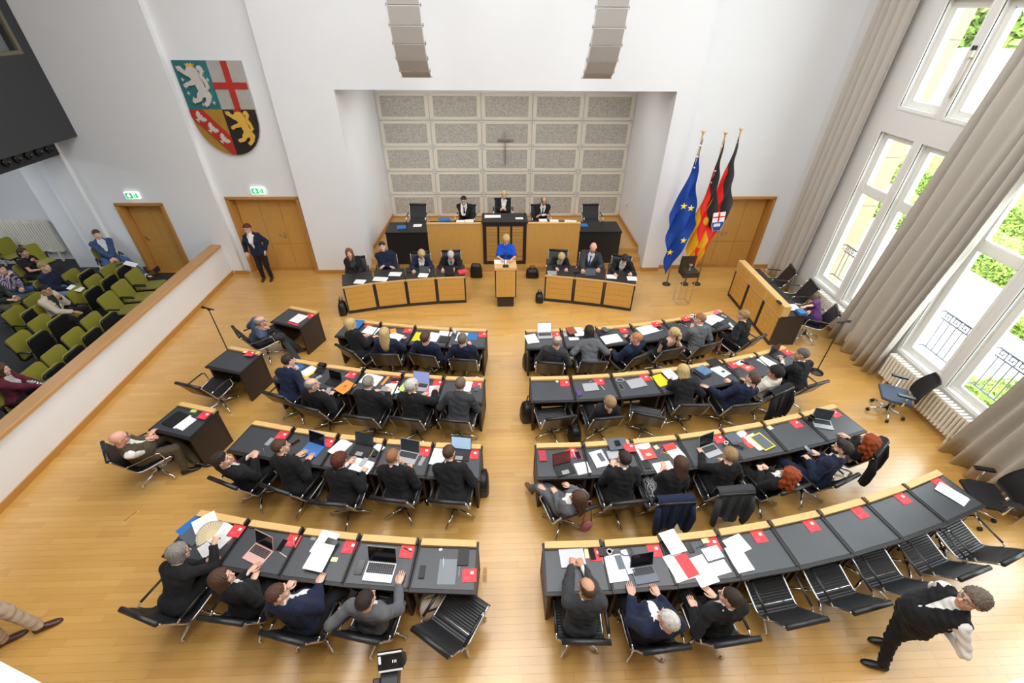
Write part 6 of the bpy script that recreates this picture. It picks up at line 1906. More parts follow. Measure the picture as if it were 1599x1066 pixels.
cb.prism([(cx_ - 0.065, yq), (cx_ + 0.065, yq), (cx_ + 0.065, sh_h / 2), (cx_ - 0.065, sh_h / 2)], 0.075, 0.095, 0, Msh); cb.prism([(0, cy_ - 0.065), (sh_w / 2, cy_ - 0.065), (sh_w / 2, cy_ + 0.065), (0, cy_ + 0.065)], 0.075, 0.0945, 0, Msh)
cb.build('cross', HR, Q['heraldic_silver'])
bend = clip(clip(q3, lambda p: 0.16 - abs((p[0] + sh_w / 2) * 0.80 + (p[1] - yq) * 0.60 + 0.0 - 0.02)), lambda p: 1)
b_ = clip(clip(q3, lambda p: 0.17 + ((p[0] + sh_w / 2) * 0.78 + (p[1] - yq) * 0.62 - 0.06)), lambda p: 0.17 - ((p[0] + sh_w / 2) * 0.78 + (p[1] - yq) * 0.62 - 0.06))
bo_ = MB().prism(b_, 0.075, 0.09, 0, Msh).build('bend', HR, coat)
eg = MB()
for k in range(3):
    t_ = 0.17 + k * 0.27
    ex = -sh_w / 2 + 0.05 + t_ * 0.80 * 0.88 + 0.02; ey = yq - 0.03 - t_ * 1.0 * 0.88
    Me = Msh @ Matrix.Translation((ex, ey, 0)) @ Matrix.Rotation(R(-52), 4, 'Z')
    # wings, body and tail of an eagle, spread across the bend
    eg.prism([(-0.02, 0.08), (0.02, 0.08), (0.03, 0.02), (0.02, -0.07), (0.05, -0.10), (-0.05, -0.10), (-0.02, -0.07), (-0.03, 0.02)], 0.09, 0.105, 0, Me)
    for s in (-1, 1):
        eg.prism([(s * 0.02, 0.05), (s * 0.06, 0.09), (s * 0.12, 0.09), (s * 0.13, 0.05), (s * 0.11, 0.05), (s * 0.12, 0.0), (s * 0.09, 0.02), (s * 0.09, -0.04), (s * 0.06, 0.0), (s * 0.05, -0.05), (s * 0.025, -0.01)], 0.09, 0.103, 0, Me)
eg.build('eagles', HL, bo_)
def lion(cx0, cy0, sc, m, crown_m, parent, tongue):
    M = Msh @ Matrix.Translation((cx0, cy0, 0)) @ Matrix.Scale(sc, 4, (1, 0, 0)) @ Matrix.Scale(sc, 4, (0, 1, 0))
    lb = MB()
    z0, z1 = 0.075, 0.105
    cnt = [0]
    def up_():
        cnt[0] += 1
        return z1 + 0.0006 * cnt[0]
    def limb(pts, w):
        poly_l = []; poly_r = []
        for i, (x, y) in enumerate(pts):
            a = pts[max(i - 1, 0)]; b = pts[min(i + 1, len(pts) - 1)]
            d = math.hypot(b[0] - a[0], b[1] - a[1]); nx_, ny_ = -(b[1] - a[1]) / d, (b[0] - a[0]) / d
            ww_ = w[i] if hasattr(w, '__len__') else w
            poly_l.append((x + nx_ * ww_, y + ny_ * ww_)); poly_r.append((x - nx_ * ww_, y - ny_ * ww_))
        W_l = w if hasattr(w, '__len__') else [w] * len(pts)
        for i in range(len(pts) - 1):
            (xa, ya), (xb, yb) = pts[i], pts[i + 1]; d = math.hypot(xb - xa, yb - ya); nx_, ny_ = -(yb - ya) / d, (xb - xa) / d
            lb.prism([(xa + nx_ * W_l[i], ya + ny_ * W_l[i]), (xb + nx_ * W_l[i + 1], yb + ny_ * W_l[i + 1]), (xb - nx_ * W_l[i + 1], yb - ny_ * W_l[i + 1]), (xa - nx_ * W_l[i], ya - ny_ * W_l[i])], z0, up_(), 0, M)
            lb.prism([(xa + W_l[i] * math.cos(2 * PI * q / 12), ya + W_l[i] * math.sin(2 * PI * q / 12)) for q in range(12)], z0, up_(), 0, M)
        lb.prism([(pts[-1][0] + W_l[-1] * math.cos(2 * PI * q / 12), pts[-1][1] + W_l[-1] * math.sin(2 * PI * q / 12)) for q in range(12)], z0, up_(), 0, M)
    limb([(0.02, 0.26), (0.05, 0.14), (0.07, 0.0), (0.10, -0.12)], [0.12, 0.12, 0.095, 0.10])        # trunk
    limb([(0.0, 0.22), (0.0, 0.31), (-0.06, 0.335)], [0.11, 0.09, 0.055])                               # maned neck and head
    limb([(-0.05, 0.33), (-0.11, 0.315)], [0.045, 0.03])
    for k in range(5): lb.prism([(0.07 + 0.012 * k, 0.34 - 0.055 * k), (0.15 + 0.01 * k, 0.33 - 0.06 * k), (0.08 + 0.012 * k, 0.28 - 0.055 * k)], z0, z1 - 0.006, 0, M)
    limb([(-0.03, 0.22), (-0.13, 0.25), (-0.23, 0.31), (-0.27, 0.36)], [0.06, 0.045, 0.035, 0.045])     # raised forepaw
    limb([(-0.02, 0.10), (-0.12, 0.06), (-0.20, 0.05), (-0.24, 0.02)], [0.06, 0.045, 0.035, 0.042])
    limb([(0.10, -0.12), (0.0, -0.18), (-0.05, -0.27), (-0.16, -0.30)], [0.10, 0.065, 0.045, 0.045])     # hind legs
    limb([(0.12, -0.12), (0.18, -0.20), (0.15, -0.30), (0.08, -0.37)], [0.09, 0.065, 0.042, 0.045])
    limb([(0.17, -0.08), (0.24, -0.02), (0.22, 0.10), (0.17, 0.20), (0.22, 0.30), (0.18, 0.37)], [0.03, 0.026, 0.024, 0.022, 0.03, 0.045])   # tail
    for px_, py_ in ((-0.27, 0.36), (-0.24, 0.02), (-0.16, -0.30), (0.08, -0.37)):
        for k in range(3):
            a = R(150 + 40 * k if py_ > 0.2 else 170 + 35 * k)
            lb.prism([(px_ + 0.03 * math.cos(a + 1), py_ + 0.03 * math.sin(a + 1)), (px_ + 0.085 * math.cos(a), py_ + 0.085 * math.sin(a)), (px_ + 0.03 * math.cos(a - 1), py_ + 0.03 * math.sin(a - 1))], z0, z1, 0, M)
    lo = lb.build('lion', m, parent)
    cw = MB()
    cw.prism([(-0.09, 0.385), (0.06, 0.385), (0.085, 0.45), (0.045, 0.42), (0.02, 0.465), (-0.015, 0.425), (-0.05, 0.465), (-0.07, 0.42), (-0.11, 0.45)], z0, z1 + 0.006, 0, M)
    cw.prism([(-0.12, 0.31), (-0.17, 0.285), (-0.18, 0.30), (-0.12, 0.33)], z0, z1, 1, M)
    cw.build('crown_and_tongue', [crown_m, tongue], coat)
lion(-0.36, 0.49, 0.98, HL, HY, coat, HR)
lion(0.36, -0.38, 0.90, HY, HR, coat, HR)
sr = MB()
for px_, py_ in ((-0.58, 0.82), (-0.64, 0.62), (-0.62, 0.35), (-0.54, 0.24), (-0.34, 0.28), (-0.12, 0.16), (-0.14, 0.78), (-0.38, 0.12), (-0.09, 0.62)):
    sr.prism([(px_ + (0.045 if k % 2 == 0 else 0.017) * math.cos(k * PI / 4), py_ + (0.045 if k % 2 == 0 else 0.017) * math.sin(k * PI / 4)) for k in range(8)], 0.075, 0.09, 0, Msh)
sr.build('crosslets', HL, coat)

# ================================================================== BAGS, COATS, CAMERA
BAGL = mat('black_bag_leather', srgb(24, 23, 23), 0.45, noise=0.2, scale=20, bump=0.3, bscale=50)
def bag(label, x, y, w, d, h, rz, m=None, handles=True, tilt=0.0, name='bag', cat='bag'):
    t = thing(name, label, cat, (x, y, 0), rz)
    mb = MB(); n = 16; secs = ((0.0, 0.96), (0.04, 1.03), (0.5, 1.0), (0.85, 0.86), (1.0, 0.62))
    vs = []
    for k, (u, s) in enumerate(secs):
        for j in range(n):
            a = 2 * PI * j / n; c, s_ = math.cos(a), math.sin(a)
            e = 0.45
            vs.append((w / 2 * s * math.copysign(abs(c) ** e, c), d / 2 * (s if k < 4 else 0.35) * math.copysign(abs(s_) ** e, s_) + tilt * u, u * h + 0.006 * math.sin(j * 2.3 + k)))
    vs = [(a, b, max(c, 0.001)) for a, b, c in vs]
    fs = [(i * n + j, i * n + (j + 1) % n, (i + 1) * n + (j + 1) % n, (i + 1) * n + j) for i in range(len(secs) - 1) for j in range(n)]
    mb.add(vs, fs + [tuple(range(n - 1, -1, -1)), tuple(range((len(secs) - 1) * n, len(secs) * n))], 0, True)
    mb.build('body', m or BAGL, t)
    if handles:
        for s in (-1, 1):
            MB().tube([(-w * 0.22, s * d * 0.14 + tilt, h * 0.95), (-w * 0.16, s * d * 0.2 + tilt, h * 1.28), (w * 0.16, s * d * 0.2 + tilt, h * 1.28), (w * 0.22, s * d * 0.14 + tilt, h * 0.95)], 0.011, 6).build('handle', m or BAGL, t)
    MB().box((0, -d * 0.5 - 0.003, h * 0.62), (w * 0.5, 0.012, 0.03)).build('buckle_strap', PLBLK, t)
    return t
def bag_px(label, u, v, w, d, h, rz=0, z=0.0, **k):
    p = at(u, v, z); return bag(label, p[0], p[1], w, d, h, R(rz), **k)
bag_px('large soft black bag on the floor beside the aisle, second row', 829, 652, 0.40, 0.30, 0.40, 10)
bag_px('slim black bag standing between two chairs of the second row', 896, 686, 0.20, 0.32, 0.36, 5)
bag_px('black shoulder bag beside the aisle seat of the front row', 826, 573, 0.26, 0.30, 0.36, 10)
bag_px('black bag leaning under the last third row desk at the aisle', 752, 762, 0.24, 0.36, 0.36, 0, handles=False)
bag_px('black handbag hanging low at the outer end of the front bench', 537, 489, 0.18, 0.30, 0.34, 8)
bag_px('small black bag at the aisle end of the window-side front bench', 842, 470, 0.20, 0.26, 0.24, 0)
bag_px('black handbag with upright handles on the floor beside the speaker', 831, 432, 0.36, 0.22, 0.26, 0)
bag_px('tall black briefcase standing behind the white-haired man', 744, 432, 0.34, 0.18, 0.42, -4, handles=False)
bag_px('white carrier bag under the vacant back row desk at the aisle', 676, 948, 0.34, 0.24, 0.34, 15, m=mat('carrier_bag', srgb(232, 226, 216), 0.6, bump=0.4, bscale=20))
PINKB = mat('pink_suede', srgb(190, 112, 112), 0.7, noise=0.15, scale=20)
p_ = SEATS[('third row', w_, 1)]
t = thing('handbag', 'small pink handbag hanging by its strap from a chair back', 'handbag', (p_[0] + 0.30, p_[1] - 0.26, 0), p_[2])
hb = MB(); hb.sphere((0, 0, 0.33), 0.10, 12, 0, (1.0, 0.5, 1.25)); hb.build('body', PINKB, t)
MB().tube([(-0.07, 0, 0.42), (-0.05, 0.02, 0.66), (-0.02, 0.03, 0.885), (0.02, 0.03, 0.885), (0.05, 0.02, 0.66), (0.07, 0, 0.42)], 0.007, 6).build('strap', PINKB, t)

def coat_over(key, label, m, wid=0.52, back=0.52, front=0.18, seed=1):
    x, y, rz, z = SEATS[key]
    rg = random.Random(seed)
    t = thing('coat', label, 'coat', (x, y, z), rz)
    prof = [(-0.255, 0.875 - front), (-0.285, 0.85), (-0.305, 0.895), (-0.34, 0.912), (-0.375, 0.89), (-0.385, 0.80), (-0.392, 0.65), (-0.40, 0.5), (-0.405, 0.9 - back)]
    nx = 22; vs = []; fs = []
    ln = [rg.uniform(-0.20, 0.06) for _ in range(nx + 1)]
    ln = [(ln[i] + ln[max(i - 1, 0)] + ln[min(i + 1, nx)]) / 3 for i in range(nx + 1)]
    for k, off in ((0, 0.0), (1, -0.022)):
        for i in range(nx + 1):
            u = -1 + 2 * i / nx
            for j, (a, b) in enumerate(prof):
                lw_ = max(0, j - 4) / 4
                fold = (0.026 * math.sin(u * 11 + seed) + 0.02 * math.sin(u * 19 + seed * 2)) * lw_
                vs.append((u * wid / 2 * (1 + 0.10 * lw_ * math.sin(u * 5 + seed)), a - (fold + 0.03 * lw_) + (off if j > 2 else -off), b + (ln[i] if j == len(prof) - 1 else 0) - off * 0.6))
    n = len(prof); Kk = n * (nx + 1)
    for k in (0, 1):
        for i in range(nx):
            for j in range(n - 1):
                q = (k * Kk + i * n + j, k * Kk + i * n + j + 1, k * Kk + (i + 1) * n + j + 1, k * Kk + (i + 1) * n + j)
                fs.append(q if k else q[::-1])
    for i in range(nx):
        for j in (0, n - 1):
            q = (i * n + j, (i + 1) * n + j, Kk + (i + 1) * n + j, Kk + i * n + j); fs.append(q if j == 0 else q[::-1])
    for j in range(n - 1):
        for i in (0, nx):
            q = (i * n + j, i * n + j + 1, Kk + i * n + j + 1, Kk + i * n + j); fs.append(q[::-1] if i == 0 else q)
    MB().add(vs, fs, 0, True).build('body', m, t)
    for s in (-1, 1):
        MB().tube([(s * wid * 0.46, -0.40, 0.80), (s * wid * 0.50, -0.46, 0.60), (s * wid * 0.46, -0.47, 0.38), (s * wid * 0.42, -0.46, 0.26)], [0.05, 0.062, 0.056, 0.05], 8, flat=(1.0, 0.6)).build('sleeve', m, t)
    return t
coat_over(('third row', w_, 3), 'navy jacket draped over the chair of the long-haired woman', K('navy'), seed=2)
coat_over(('third row', w_, 4), 'dark grey jacket draped over the fourth chair of the third row', K('charcoal'), seed=4)
coat_over(('third row', w_, 7), 'black coat draped over the chair of the outermost red-haired woman', K('black'), seed=6)
coat_over(('second row', w_, 6), 'black coat draped over the chair of the woman in cream', K('black'), seed=8)

# camcorder on its tripod below the balcony
cc = at(607, 1064, 1.62)
t = thing('video_camera', 'black video camera on a tripod below the balcony edge', 'camera', (cc[0], cc[1], 0), R(6))
for k in range(3):
    a = 2 * PI * k / 3 + 0.5
    MB().tube([(0.03 * math.cos(a), 0.03 * math.sin(a), 1.38), (0.42 * math.cos(a), 0.42 * math.sin(a), 0.02)], [0.018, 0.013], 8).build('tripod_leg', PLBLK, t)
MB().lathe([(0.05, 1.36), (0.06, 1.42), (0.045, 1.46)], n=14).build('tripod_head', PLBLK, t)
m = MB(); m.bbox(-0.075, 0.075, -0.20, 0.14, 1.46, 1.62); m.bbox(-0.14, -0.075, -0.15, 0.05, 1.48, 1.60); o_ = m.build('body', PLBLK, t); bevel(o_, 0.012, 2)
MB().tube([(0.0, 0.14, 1.53), (0.0, 0.18, 1.53), (0, 0.185, 1.53), (0, 0.22, 1.53)], [0.06, 0.06, 0.075, 0.078], 14).build('lens', PLBLK, t)
Mt = Matrix.Translation((0.02, 0.12, 1.72)) @ Matrix.Rotation(R(50), 4, 'X')
b_ = MB(); b_.box((0, 0, 0), (0.21, 0.16, 0.025), M=Mt); mo = b_.build('monitor', PLBLK, t)
MB().box((0.01, -0.005, 0.0135), (0.15, 0.10, 0.003), M=Mt).build('screen', SCRBLK, mo)
for s_ in (-0.073, 0.073): MB().box((0, s_, 0.015), (0.20, 0.012, 0.008), M=Mt).build('bright_edge', PAPER, mo)
b3 = MB()
for k in range(3): b3.box((0.02 + 0.014 * k, 0.0, 0.016), (0.005, 0.022, 0.002), M=Mt)
b3.box((-0.087, 0.02, 0.0145), (0.018, 0.06, 0.003), M=Mt)
b3.build('readout', SIGNW, mo)
MB().sphere((0.12, 0.14, 1.66), 0.035, 12, 0, (0.8, 1.6, 0.8)).build('wind_muff', mat('muff', srgb(40, 40, 40), 1.0, bump=0.8, bscale=120), t)
# ================================================================== THINGS ON THE DESKS
def printed_mat():
    m = mat('printed_paper', srgb(238, 238, 238), 0.75)
    nt = m.node_tree; N, L = nt.nodes, nt.links; b = N['Principled BSDF']
    tc = N['Texture Coordinate']
    w = N.new('ShaderNodeTexWave'); w.bands_direction = 'Y'; w.inputs['Scale'].default_value = 30
    L.new(tc.outputs['Object'], w.inputs['Vector'])
    n = N.new('ShaderNodeTexNoise'); n.inputs['Scale'].default_value = 24; L.new(tc.outputs['Object'], n.inputs['Vector'])
    ml = N.new('ShaderNodeMath'); ml.operation = 'MULTIPLY'; L.new(w.outputs['Fac'], ml.inputs[0]); L.new(n.outputs[0], ml.inputs[1])
    cr = N.new('ShaderNodeValToRGB'); cr.color_ramp.elements[0].position = 0.42; cr.color_ramp.elements[1].position = 0.62
    cr.color_ramp.elements[0].color = srgb(240, 240, 240) + (1,); cr.color_ramp.elements[1].color = srgb(196, 196, 198) + (1,)
    L.new(ml.outputs[0], cr.inputs[0]); L.new(cr.outputs[0], b.inputs['Base Color'])
    return m
PRINT = printed_mat()
COLR = {'white': PAPER, 'print': PRINT, 'red': RED, 'yellow': mat('yellow_card', srgb(246, 212, 20), 0.6), 'blue': mat('blue_card', srgb(44, 112, 178), 0.5), 'orange': mat('orange_card', srgb(250, 150, 60), 0.6), 'pink': mat('pink_card', srgb(244, 96, 150), 0.6),
        'green': mat('pale_green_card', srgb(190, 222, 120), 0.7), 'black': PLBLK, 'grey': mat('grey_card', srgb(150, 152, 156), 0.6), 'cream': mat('cream_note', srgb(248, 236, 178), 0.7), 'maroon': mat('maroon_cover', srgb(178, 52, 70), 0.5), 'purple': mat('purple_case', srgb(92, 62, 132), 0.45),
        'silver': mat('silver_case', srgb(186, 188, 192), 0.35, 0.5), 'rose': mat('rose_metal', srgb(232, 186, 176), 0.35, 0.3), 'bluecase': mat('blue_keyboard', srgb(70, 120, 190), 0.5), 'skyblue': mat('sky_screen', srgb(176, 208, 238), 0.3, emit=0.35), 'lilac': mat('lilac_screen', srgb(150, 160, 214), 0.3, emit=0.35),
        'whitescreen': mat('white_screen', srgb(226, 234, 236), 0.3, emit=0.4), 'redscreen': mat('dim_red_screen', srgb(120, 62, 60), 0.25), 'greyscreen': mat('dim_grey_screen', srgb(60, 68, 72), 0.2), 'brown': mat('brown_cover', srgb(150, 76, 46), 0.5), 'clear': mat('frosted_sleeve', srgb(128, 134, 140), 0.3), 'off': SCRBLK,
        'slate': mat('slate_case', srgb(96, 104, 116), 0.4, 0.3), 'dgreen': mat('print_green', srgb(40, 130, 80), 0.6), 'photo': mat('photo_cover', srgb(88, 120, 158), 0.3, noise=0.5, scale=14), 'magenta': mat('magenta_marker', srgb(236, 60, 160), 0.5)}
KEYS = mat('dark_keys', srgb(46, 46, 50), 0.5)
def near_desk(p):
    best = None
    for c, a, pl, t in DESKS:
        cc = c + np.array([math.sin(a), -math.cos(a)]) * 0.32
        d = np.hypot(*(cc - p[:2]))
        if best is None or d < best[0]: best = (d, a, pl, c)
    return best
LAYER = {}
USED = {}
def spot_on(u, v, place, z, w=0.1, l=0.1, t=0.004):
    """where a thing lies: on the desk, the ledge or on top of what lies there already"""
    if place is None:
        p = at(u, v, 0.75); d, a, pl, c = near_desk(p)
    else: pl, a = place; p = at(u, v, z); c = np.zeros(2)
    base = 0.7475 if place is None else z
    loc = lambda q: np.array([(q[0] - c[0]) * math.cos(a) + (q[1] - c[1]) * math.sin(a), -(q[0] - c[0]) * math.sin(a) + (q[1] - c[1]) * math.cos(a)])
    q = loc(p)
    if place is None:
        if q[1] > -0.088 or l > 0.25 and q[1] + l / 2 > -0.02: base = 0.783; p = at(u, v, base); q = loc(p)
        elif q[1] + l / 2 > -0.094:
            k = -0.094 - l / 2 - q[1]; q = q + np.array([0, k]); p = p + np.array([-math.sin(a) * k, math.cos(a) * k, 0])
    for (qx, qy, hw, hl, top) in LAYER.setdefault(pl, []):
        if abs(q[0] - qx) < (hw + w / 2) * 0.72 and abs(q[1] - qy) < (hl + l / 2) * 0.72: base = max(base, top + 0.0006)
    if place is not None: p = at(u, v, base)
    LAYER[pl].append((q[0], q[1], w / 2, l / 2, base + t))
    return p, a, pl, base
def new_item(name, desc, cat, u, v, rot, place=None, z=0.75, group=None, dz=0.0, size=(0.08, 0.14, 0.009)):
    p, a, pl, b = spot_on(u, v, place, z, *size); dz = 0.0
    lab = '%s, %s' % (desc, pl)
    if lab in USED: print('DUP LABEL', lab)
    USED[lab] = 1
    n = len(lab.split())
    if n > 16: print('LONG LABEL', n, lab)
    return thing(name, lab, cat, (p[0], p[1], b + dz), a + R(rot), group)
def solid(name, desc, cat, m, u, v, rot, place, z, group=None, size=(0.1, 0.1, 0.004)):
    p, a, pl, b = spot_on(u, v, place, z, *size)
    lab = '%s, %s' % (desc, pl)
    if lab in USED: print('DUP LABEL', lab)
    if len(lab.split()) > 16: print('LONG LABEL', len(lab.split()), lab)
    USED[lab] = 1
    o = put(name, m, None, (p[0], p[1], b), a + R(rot))
    return tag(o, lab, cat, group)
SHEETS = {}
def sheet_mesh(name, w, l, t, m):
    k = (name, w, l, t, m.name)
    if k not in SHEETS: SHEETS[k] = MB().bbox(-w / 2, w / 2, -l / 2, l / 2, 0, t).mesh(name, m)
    return SHEETS[k]
def paper(u, v, rot=0, desc='white sheet', w=0.21, l=0.297, c='print', t=0.002, name='paper', cat='paper', place=None, z=0.75):
    return solid(name, desc, cat, sheet_mesh(name, w, l, t, COLR[c]), u, v, rot, place, z, None, (w, l, t))
def folder(u, v, rot=0, c='yellow', desc=None, w=0.23, l=0.31, t=0.006, place=None, z=0.75):
    return paper(u, v, rot, desc or c + ' folder', w, l, c, t, 'folder', 'folder', place, z)
def open_book(u, v, rot=0, desc='open white brochure', w=0.21, l=0.28, place=None, z=0.75):
    t = new_item('open_booklet', desc, 'booklet', u, v, rot, place, z, size=(2 * w, l, 0.012))
    for s in (-1, 1):
        pts = []
        for k in range(7):
            x = s * w * k / 6; pts.append((x, 0.004 + 0.010 * math.sin(PI * min(1, k / 6 * 1.15)) ** 0.8 * (1 - k / 7)))
        vs = [(x, y, z_) for y in (-l / 2, l / 2) for x, z_ in pts] + [(x, y, 0) for y in (-l / 2, l / 2) for x, z_ in pts]
        n = 7; fs = []
        for k in range(6):
            q = (k, k + 1, n + k + 1, n + k); fs.append(q if s > 0 else q[::-1]); q = (2 * n + k, 3 * n + k, 3 * n + k + 1, 2 * n + k + 1); fs.append(q if s > 0 else q[::-1])
            fs.append((k, 2 * n + k, 2 * n + k + 1, k + 1) if s > 0 else (k, k + 1, 2 * n + k + 1, 2 * n + k)); fs.append((n + k, n + k + 1, 3 * n + k + 1, 3 * n + k) if s > 0 else (n + k, 3 * n + k, 3 * n + k + 1, n + k + 1))
        fs.append((6, 20, 27, 13) if s > 0 else (6, 13, 27, 20))
        MB().add(vs, fs, 0, False).build('page', PRINT if s > 0 else PAPER, t)
    return t
BK = MB().bbox(-0.085, 0.085, -0.08, 0.08, 0, 0.005).mesh('booklet', RED)
BKP = MB().bbox(0.012, 0.052, 0.012, 0.048, 0.005, 0.0056).mesh('emblem', PAPER)
BKT = MB().bbox(-0.06, 0.01, -0.03, -0.022, 0.005, 0.0055).bbox(-0.06, -0.012, -0.047, -0.040, 0.005, 0.0055).mesh('title_lines', COLR['pink'])
def red_booklet(u, v, rot=0, desc='red booklet', place=None, z=0.75, emblem=True):
    o = solid('red_booklet', desc, 'booklet', BK, u, v, rot, place, z, 'red booklets on the desks', (0.17, 0.16, 0.006))
    if emblem: put('emblem', BKP, o)
    put('title_lines', BKT, o)
    return o
def laptop(u, v, rot=0, base='silver', screen='off', desc='silver laptop', ang=108, w=0.31, l=0.215, keys=True, place=None, z=0.75, lidc=None):
    t = new_item('laptop', desc, 'laptop', u, v, rot, place, z, size=(w, l, 0.017))
    MB().bbox(-w / 2, w / 2, -l / 2, l / 2, 0, 0.014).build('base', COLR[base], t)
    if keys:
        kb = MB(); nx, ny = 12, 5
        x0, x1, y0, y1 = -w / 2 + 0.015, w / 2 - 0.015, -l / 2 + 0.095, l / 2 - 0.018
        for i in range(nx):
            for j in range(ny):
                kb.bbox(x0 + (x1 - x0) * i / nx + .0012, x0 + (x1 - x0) * (i + 1) / nx - .0012, y0 + (y1 - y0) * j / ny + .0012, y0 + (y1 - y0) * (j + 1) / ny - .0012, 0.014, 0.0165)
        tag(kb.build('keyboard', KEYS if base != 'bluecase' else COLR['bluecase'], t), kind='stuff')
        MB().bbox(-0.055, 0.055, -l / 2 + 0.012, -l / 2 + 0.082, 0.014, 0.0147).build('trackpad', COLR['grey'] if base in ('black',) else COLR[base], t)
    M = Matrix.Translation((0, l / 2, 0.012)) @ Matrix.Rotation(R(180 - ang) * -1 + R(0), 4, 'X')
    a = R(ang)
    M = Matrix.Translation((0, l / 2 - 0.004, 0.014)) @ Matrix.Rotation(R(ang - 90) * -1.0, 4, 'X') @ Matrix.Rotation(R(90), 4, 'X')
    # lid plane: x across, y up the lid, front face towards the sitter
    m = MB(); m.prism([(-w / 2, 0), (w / 2, 0), (w / 2, l), (-w / 2, l)], -0.007, 0.0, 0, M)
    lid = m.build('lid', COLR[lidc or base], t)
    MB().prism([(-w / 2 + 0.008, 0.012), (w / 2 - 0.008, 0.012), (w / 2 - 0.008, l - 0.008), (-w / 2 + 0.008, l - 0.008)], 0.0, 0.0012, 0, M).build('screen', COLR[screen], lid)
    return t
def closed_laptop(u, v, rot=0, c='silver', desc='closed silver laptop', w=0.31, l=0.22, place=None, z=0.75):
    t = new_item('laptop', desc, 'laptop', u, v, rot, place, z, size=(w, l, 0.017))
    MB().bbox(-w / 2, w / 2, -l / 2, l / 2, 0, 0.008).build('base', COLR[c], t); MB().bbox(-w / 2 + .001, w / 2 - .001, -l / 2 + .001, l / 2 - .001, 0.009, 0.016).build('lid', COLR[c], t)
    return t
def phone(u, v, rot=0, c='black', desc='black phone', w=0.072, l=0.15, screen='off', place=None, z=0.75, dz=0.0):
    t = new_item('phone', desc, 'phone', u, v, rot, place, z, dz=dz)
    MB().bbox(-w / 2, w / 2, -l / 2, l / 2, 0, 0.008).build('case', COLR[c], t)
    MB().bbox(-w / 2 + .004, w / 2 - .004, -l / 2 + .005, l / 2 - .005, 0.008, 0.0088).build('screen', COLR[screen], t)
    return t
def pen(u, v, rot=0, c='white', desc='white pen', place=None, z=0.75):
    t = new_item('pen', desc, 'pen', u, v, rot, place, z, size=(0.03, 0.10, 0.01))
    MB().tube([(0, -0.07, 0.005), (0, 0.05, 0.005)], 0.0048, 8).build('barrel', COLR[c], t)
    MB().tube([(0, 0.05, 0.005), (0, 0.066, 0.005), (0, 0.074, 0.005)], [0.0048, 0.003, 0.001], 8).tube([(0.004, -0.065, 0.009), (0.004, -0.02, 0.009)], 0.0015, 5).build('tip_and_clip', ALU, t)
    return t
def cup(u, v, c='white', desc='white cup', h=0.09, r=0.036, inner='brown', place=None, z=0.75):
    t = new_item('cup', desc, 'cup', u, v, 20, place, z)
    MB().lathe([(r * 0.8, 0), (r, h * 0.5), (r, h), (r - 0.004, h), (r - 0.004, h * 0.8)], n=16).build('body', COLR[c], t)
    MB().lathe([(r - 0.005, h * 0.78), (r - 0.005, h * 0.8)], n=14).build('drink', COLR[inner], t)
    MB().tube([(r, 0, h * .75), (r + .025, 0, h * .7), (r + .025, 0, h * .35), (r, 0, h * .3)], 0.004, 6).build('handle', COLR[c], t)
    return t
def spectacles(u, v, rot=0, desc='pair of black spectacles', place=None, z=0.75):
    t = new_item('spectacles', desc, 'spectacles', u, v, rot, place, z)
    m = MB()
    for s in (-1, 1):
        m.tube([(s * 0.034 + 0.026 * math.cos(a), 0.01 * math.cos(a * 2), 0.018 + 0.016 * math.sin(a)) for a in [2 * PI * k / 12 for k in range(12)]], 0.002, 5, closed=True)
        m.tube([(s * 0.06, 0, 0.022), (s * 0.062, -0.06, 0.012), (s * 0.055, -0.12, 0.004)], 0.002, 5)
    m.tube([(-0.009, 0.01, 0.02), (0.009, 0.01, 0.02)], 0.002, 5)
    m.build('frame', PLBLK, t)
    return t
def cable(u, v, rot, desc, c='white', loops=2, r=0.05, place=None, z=0.75):
    t = new_item('charging_cable', desc, 'cable', u, v, rot, place, z)
    pts = [(r * math.cos(a) * (1 + 0.12 * a / 6), r * 0.75 * math.sin(a), 0.004 + 0.003 * (a / 6)) for a in [k * 0.35 for k in range(int(loops * 18))]]
    pts += [(pts[-1][0] + 0.03, pts[-1][1] - 0.05, 0.004), (pts[-1][0] + 0.05, pts[-1][1] - 0.09, 0.004)]
    MB().tube(pts, 0.0028, 5).build('lead', COLR[c], t)
    MB().box((pts[-1][0], pts[-1][1], 0.006), (0.012, 0.022, 0.009)).build('plug', COLR[c], t)
    return t
def brochure(u, v, rot=0, desc='red and white brochure', place=None, z=0.75, w=0.21, l=0.297):
    t = new_item('brochure', desc, 'booklet', u, v, rot, place, z, size=(w, l, 0.006))
    MB().bbox(-w / 2, w / 2, -l / 2, l / 2, 0, 0.005).build('cover', mat('coral_cover', srgb(234, 84, 74), 0.5), t)
    pts = [(w / 2, l / 2), (-w / 2, l / 2)] + [(-w / 2 * math.cos(PI * k / 12), l / 2 - 0.055 - 0.055 * math.sin(PI * k / 12)) for k in range(13)]
    MB().prism(pts, 0.005, 0.0056).build('white_field', PAPER, t)
    tl = MB()
    for k in range(3): tl.bbox(-0.04, 0.045 - 0.02 * (k == 0), -0.05 - 0.018 * k, -0.039 - 0.018 * k, 0.005, 0.0056)
    tl.build('title_lines', PAPER, t)
    return t
def stack(u, v, rot, desc, n=4, c='print', place=None, z=0.75, w=0.21, l=0.297):
    t = new_item('paper_stack', desc, 'papers', u, v, rot, place, z, size=(w, l, 0.0032 * n))
    for k in range(n): put('sheet', sheet_mesh('sheet', w, l, 0.003, COLR[c if k == n - 1 else 'white']), t, (random.uniform(-.006, .006), random.uniform(-.006, .006), 0.0032 * k), R(random.uniform(-3, 3)))
    return t

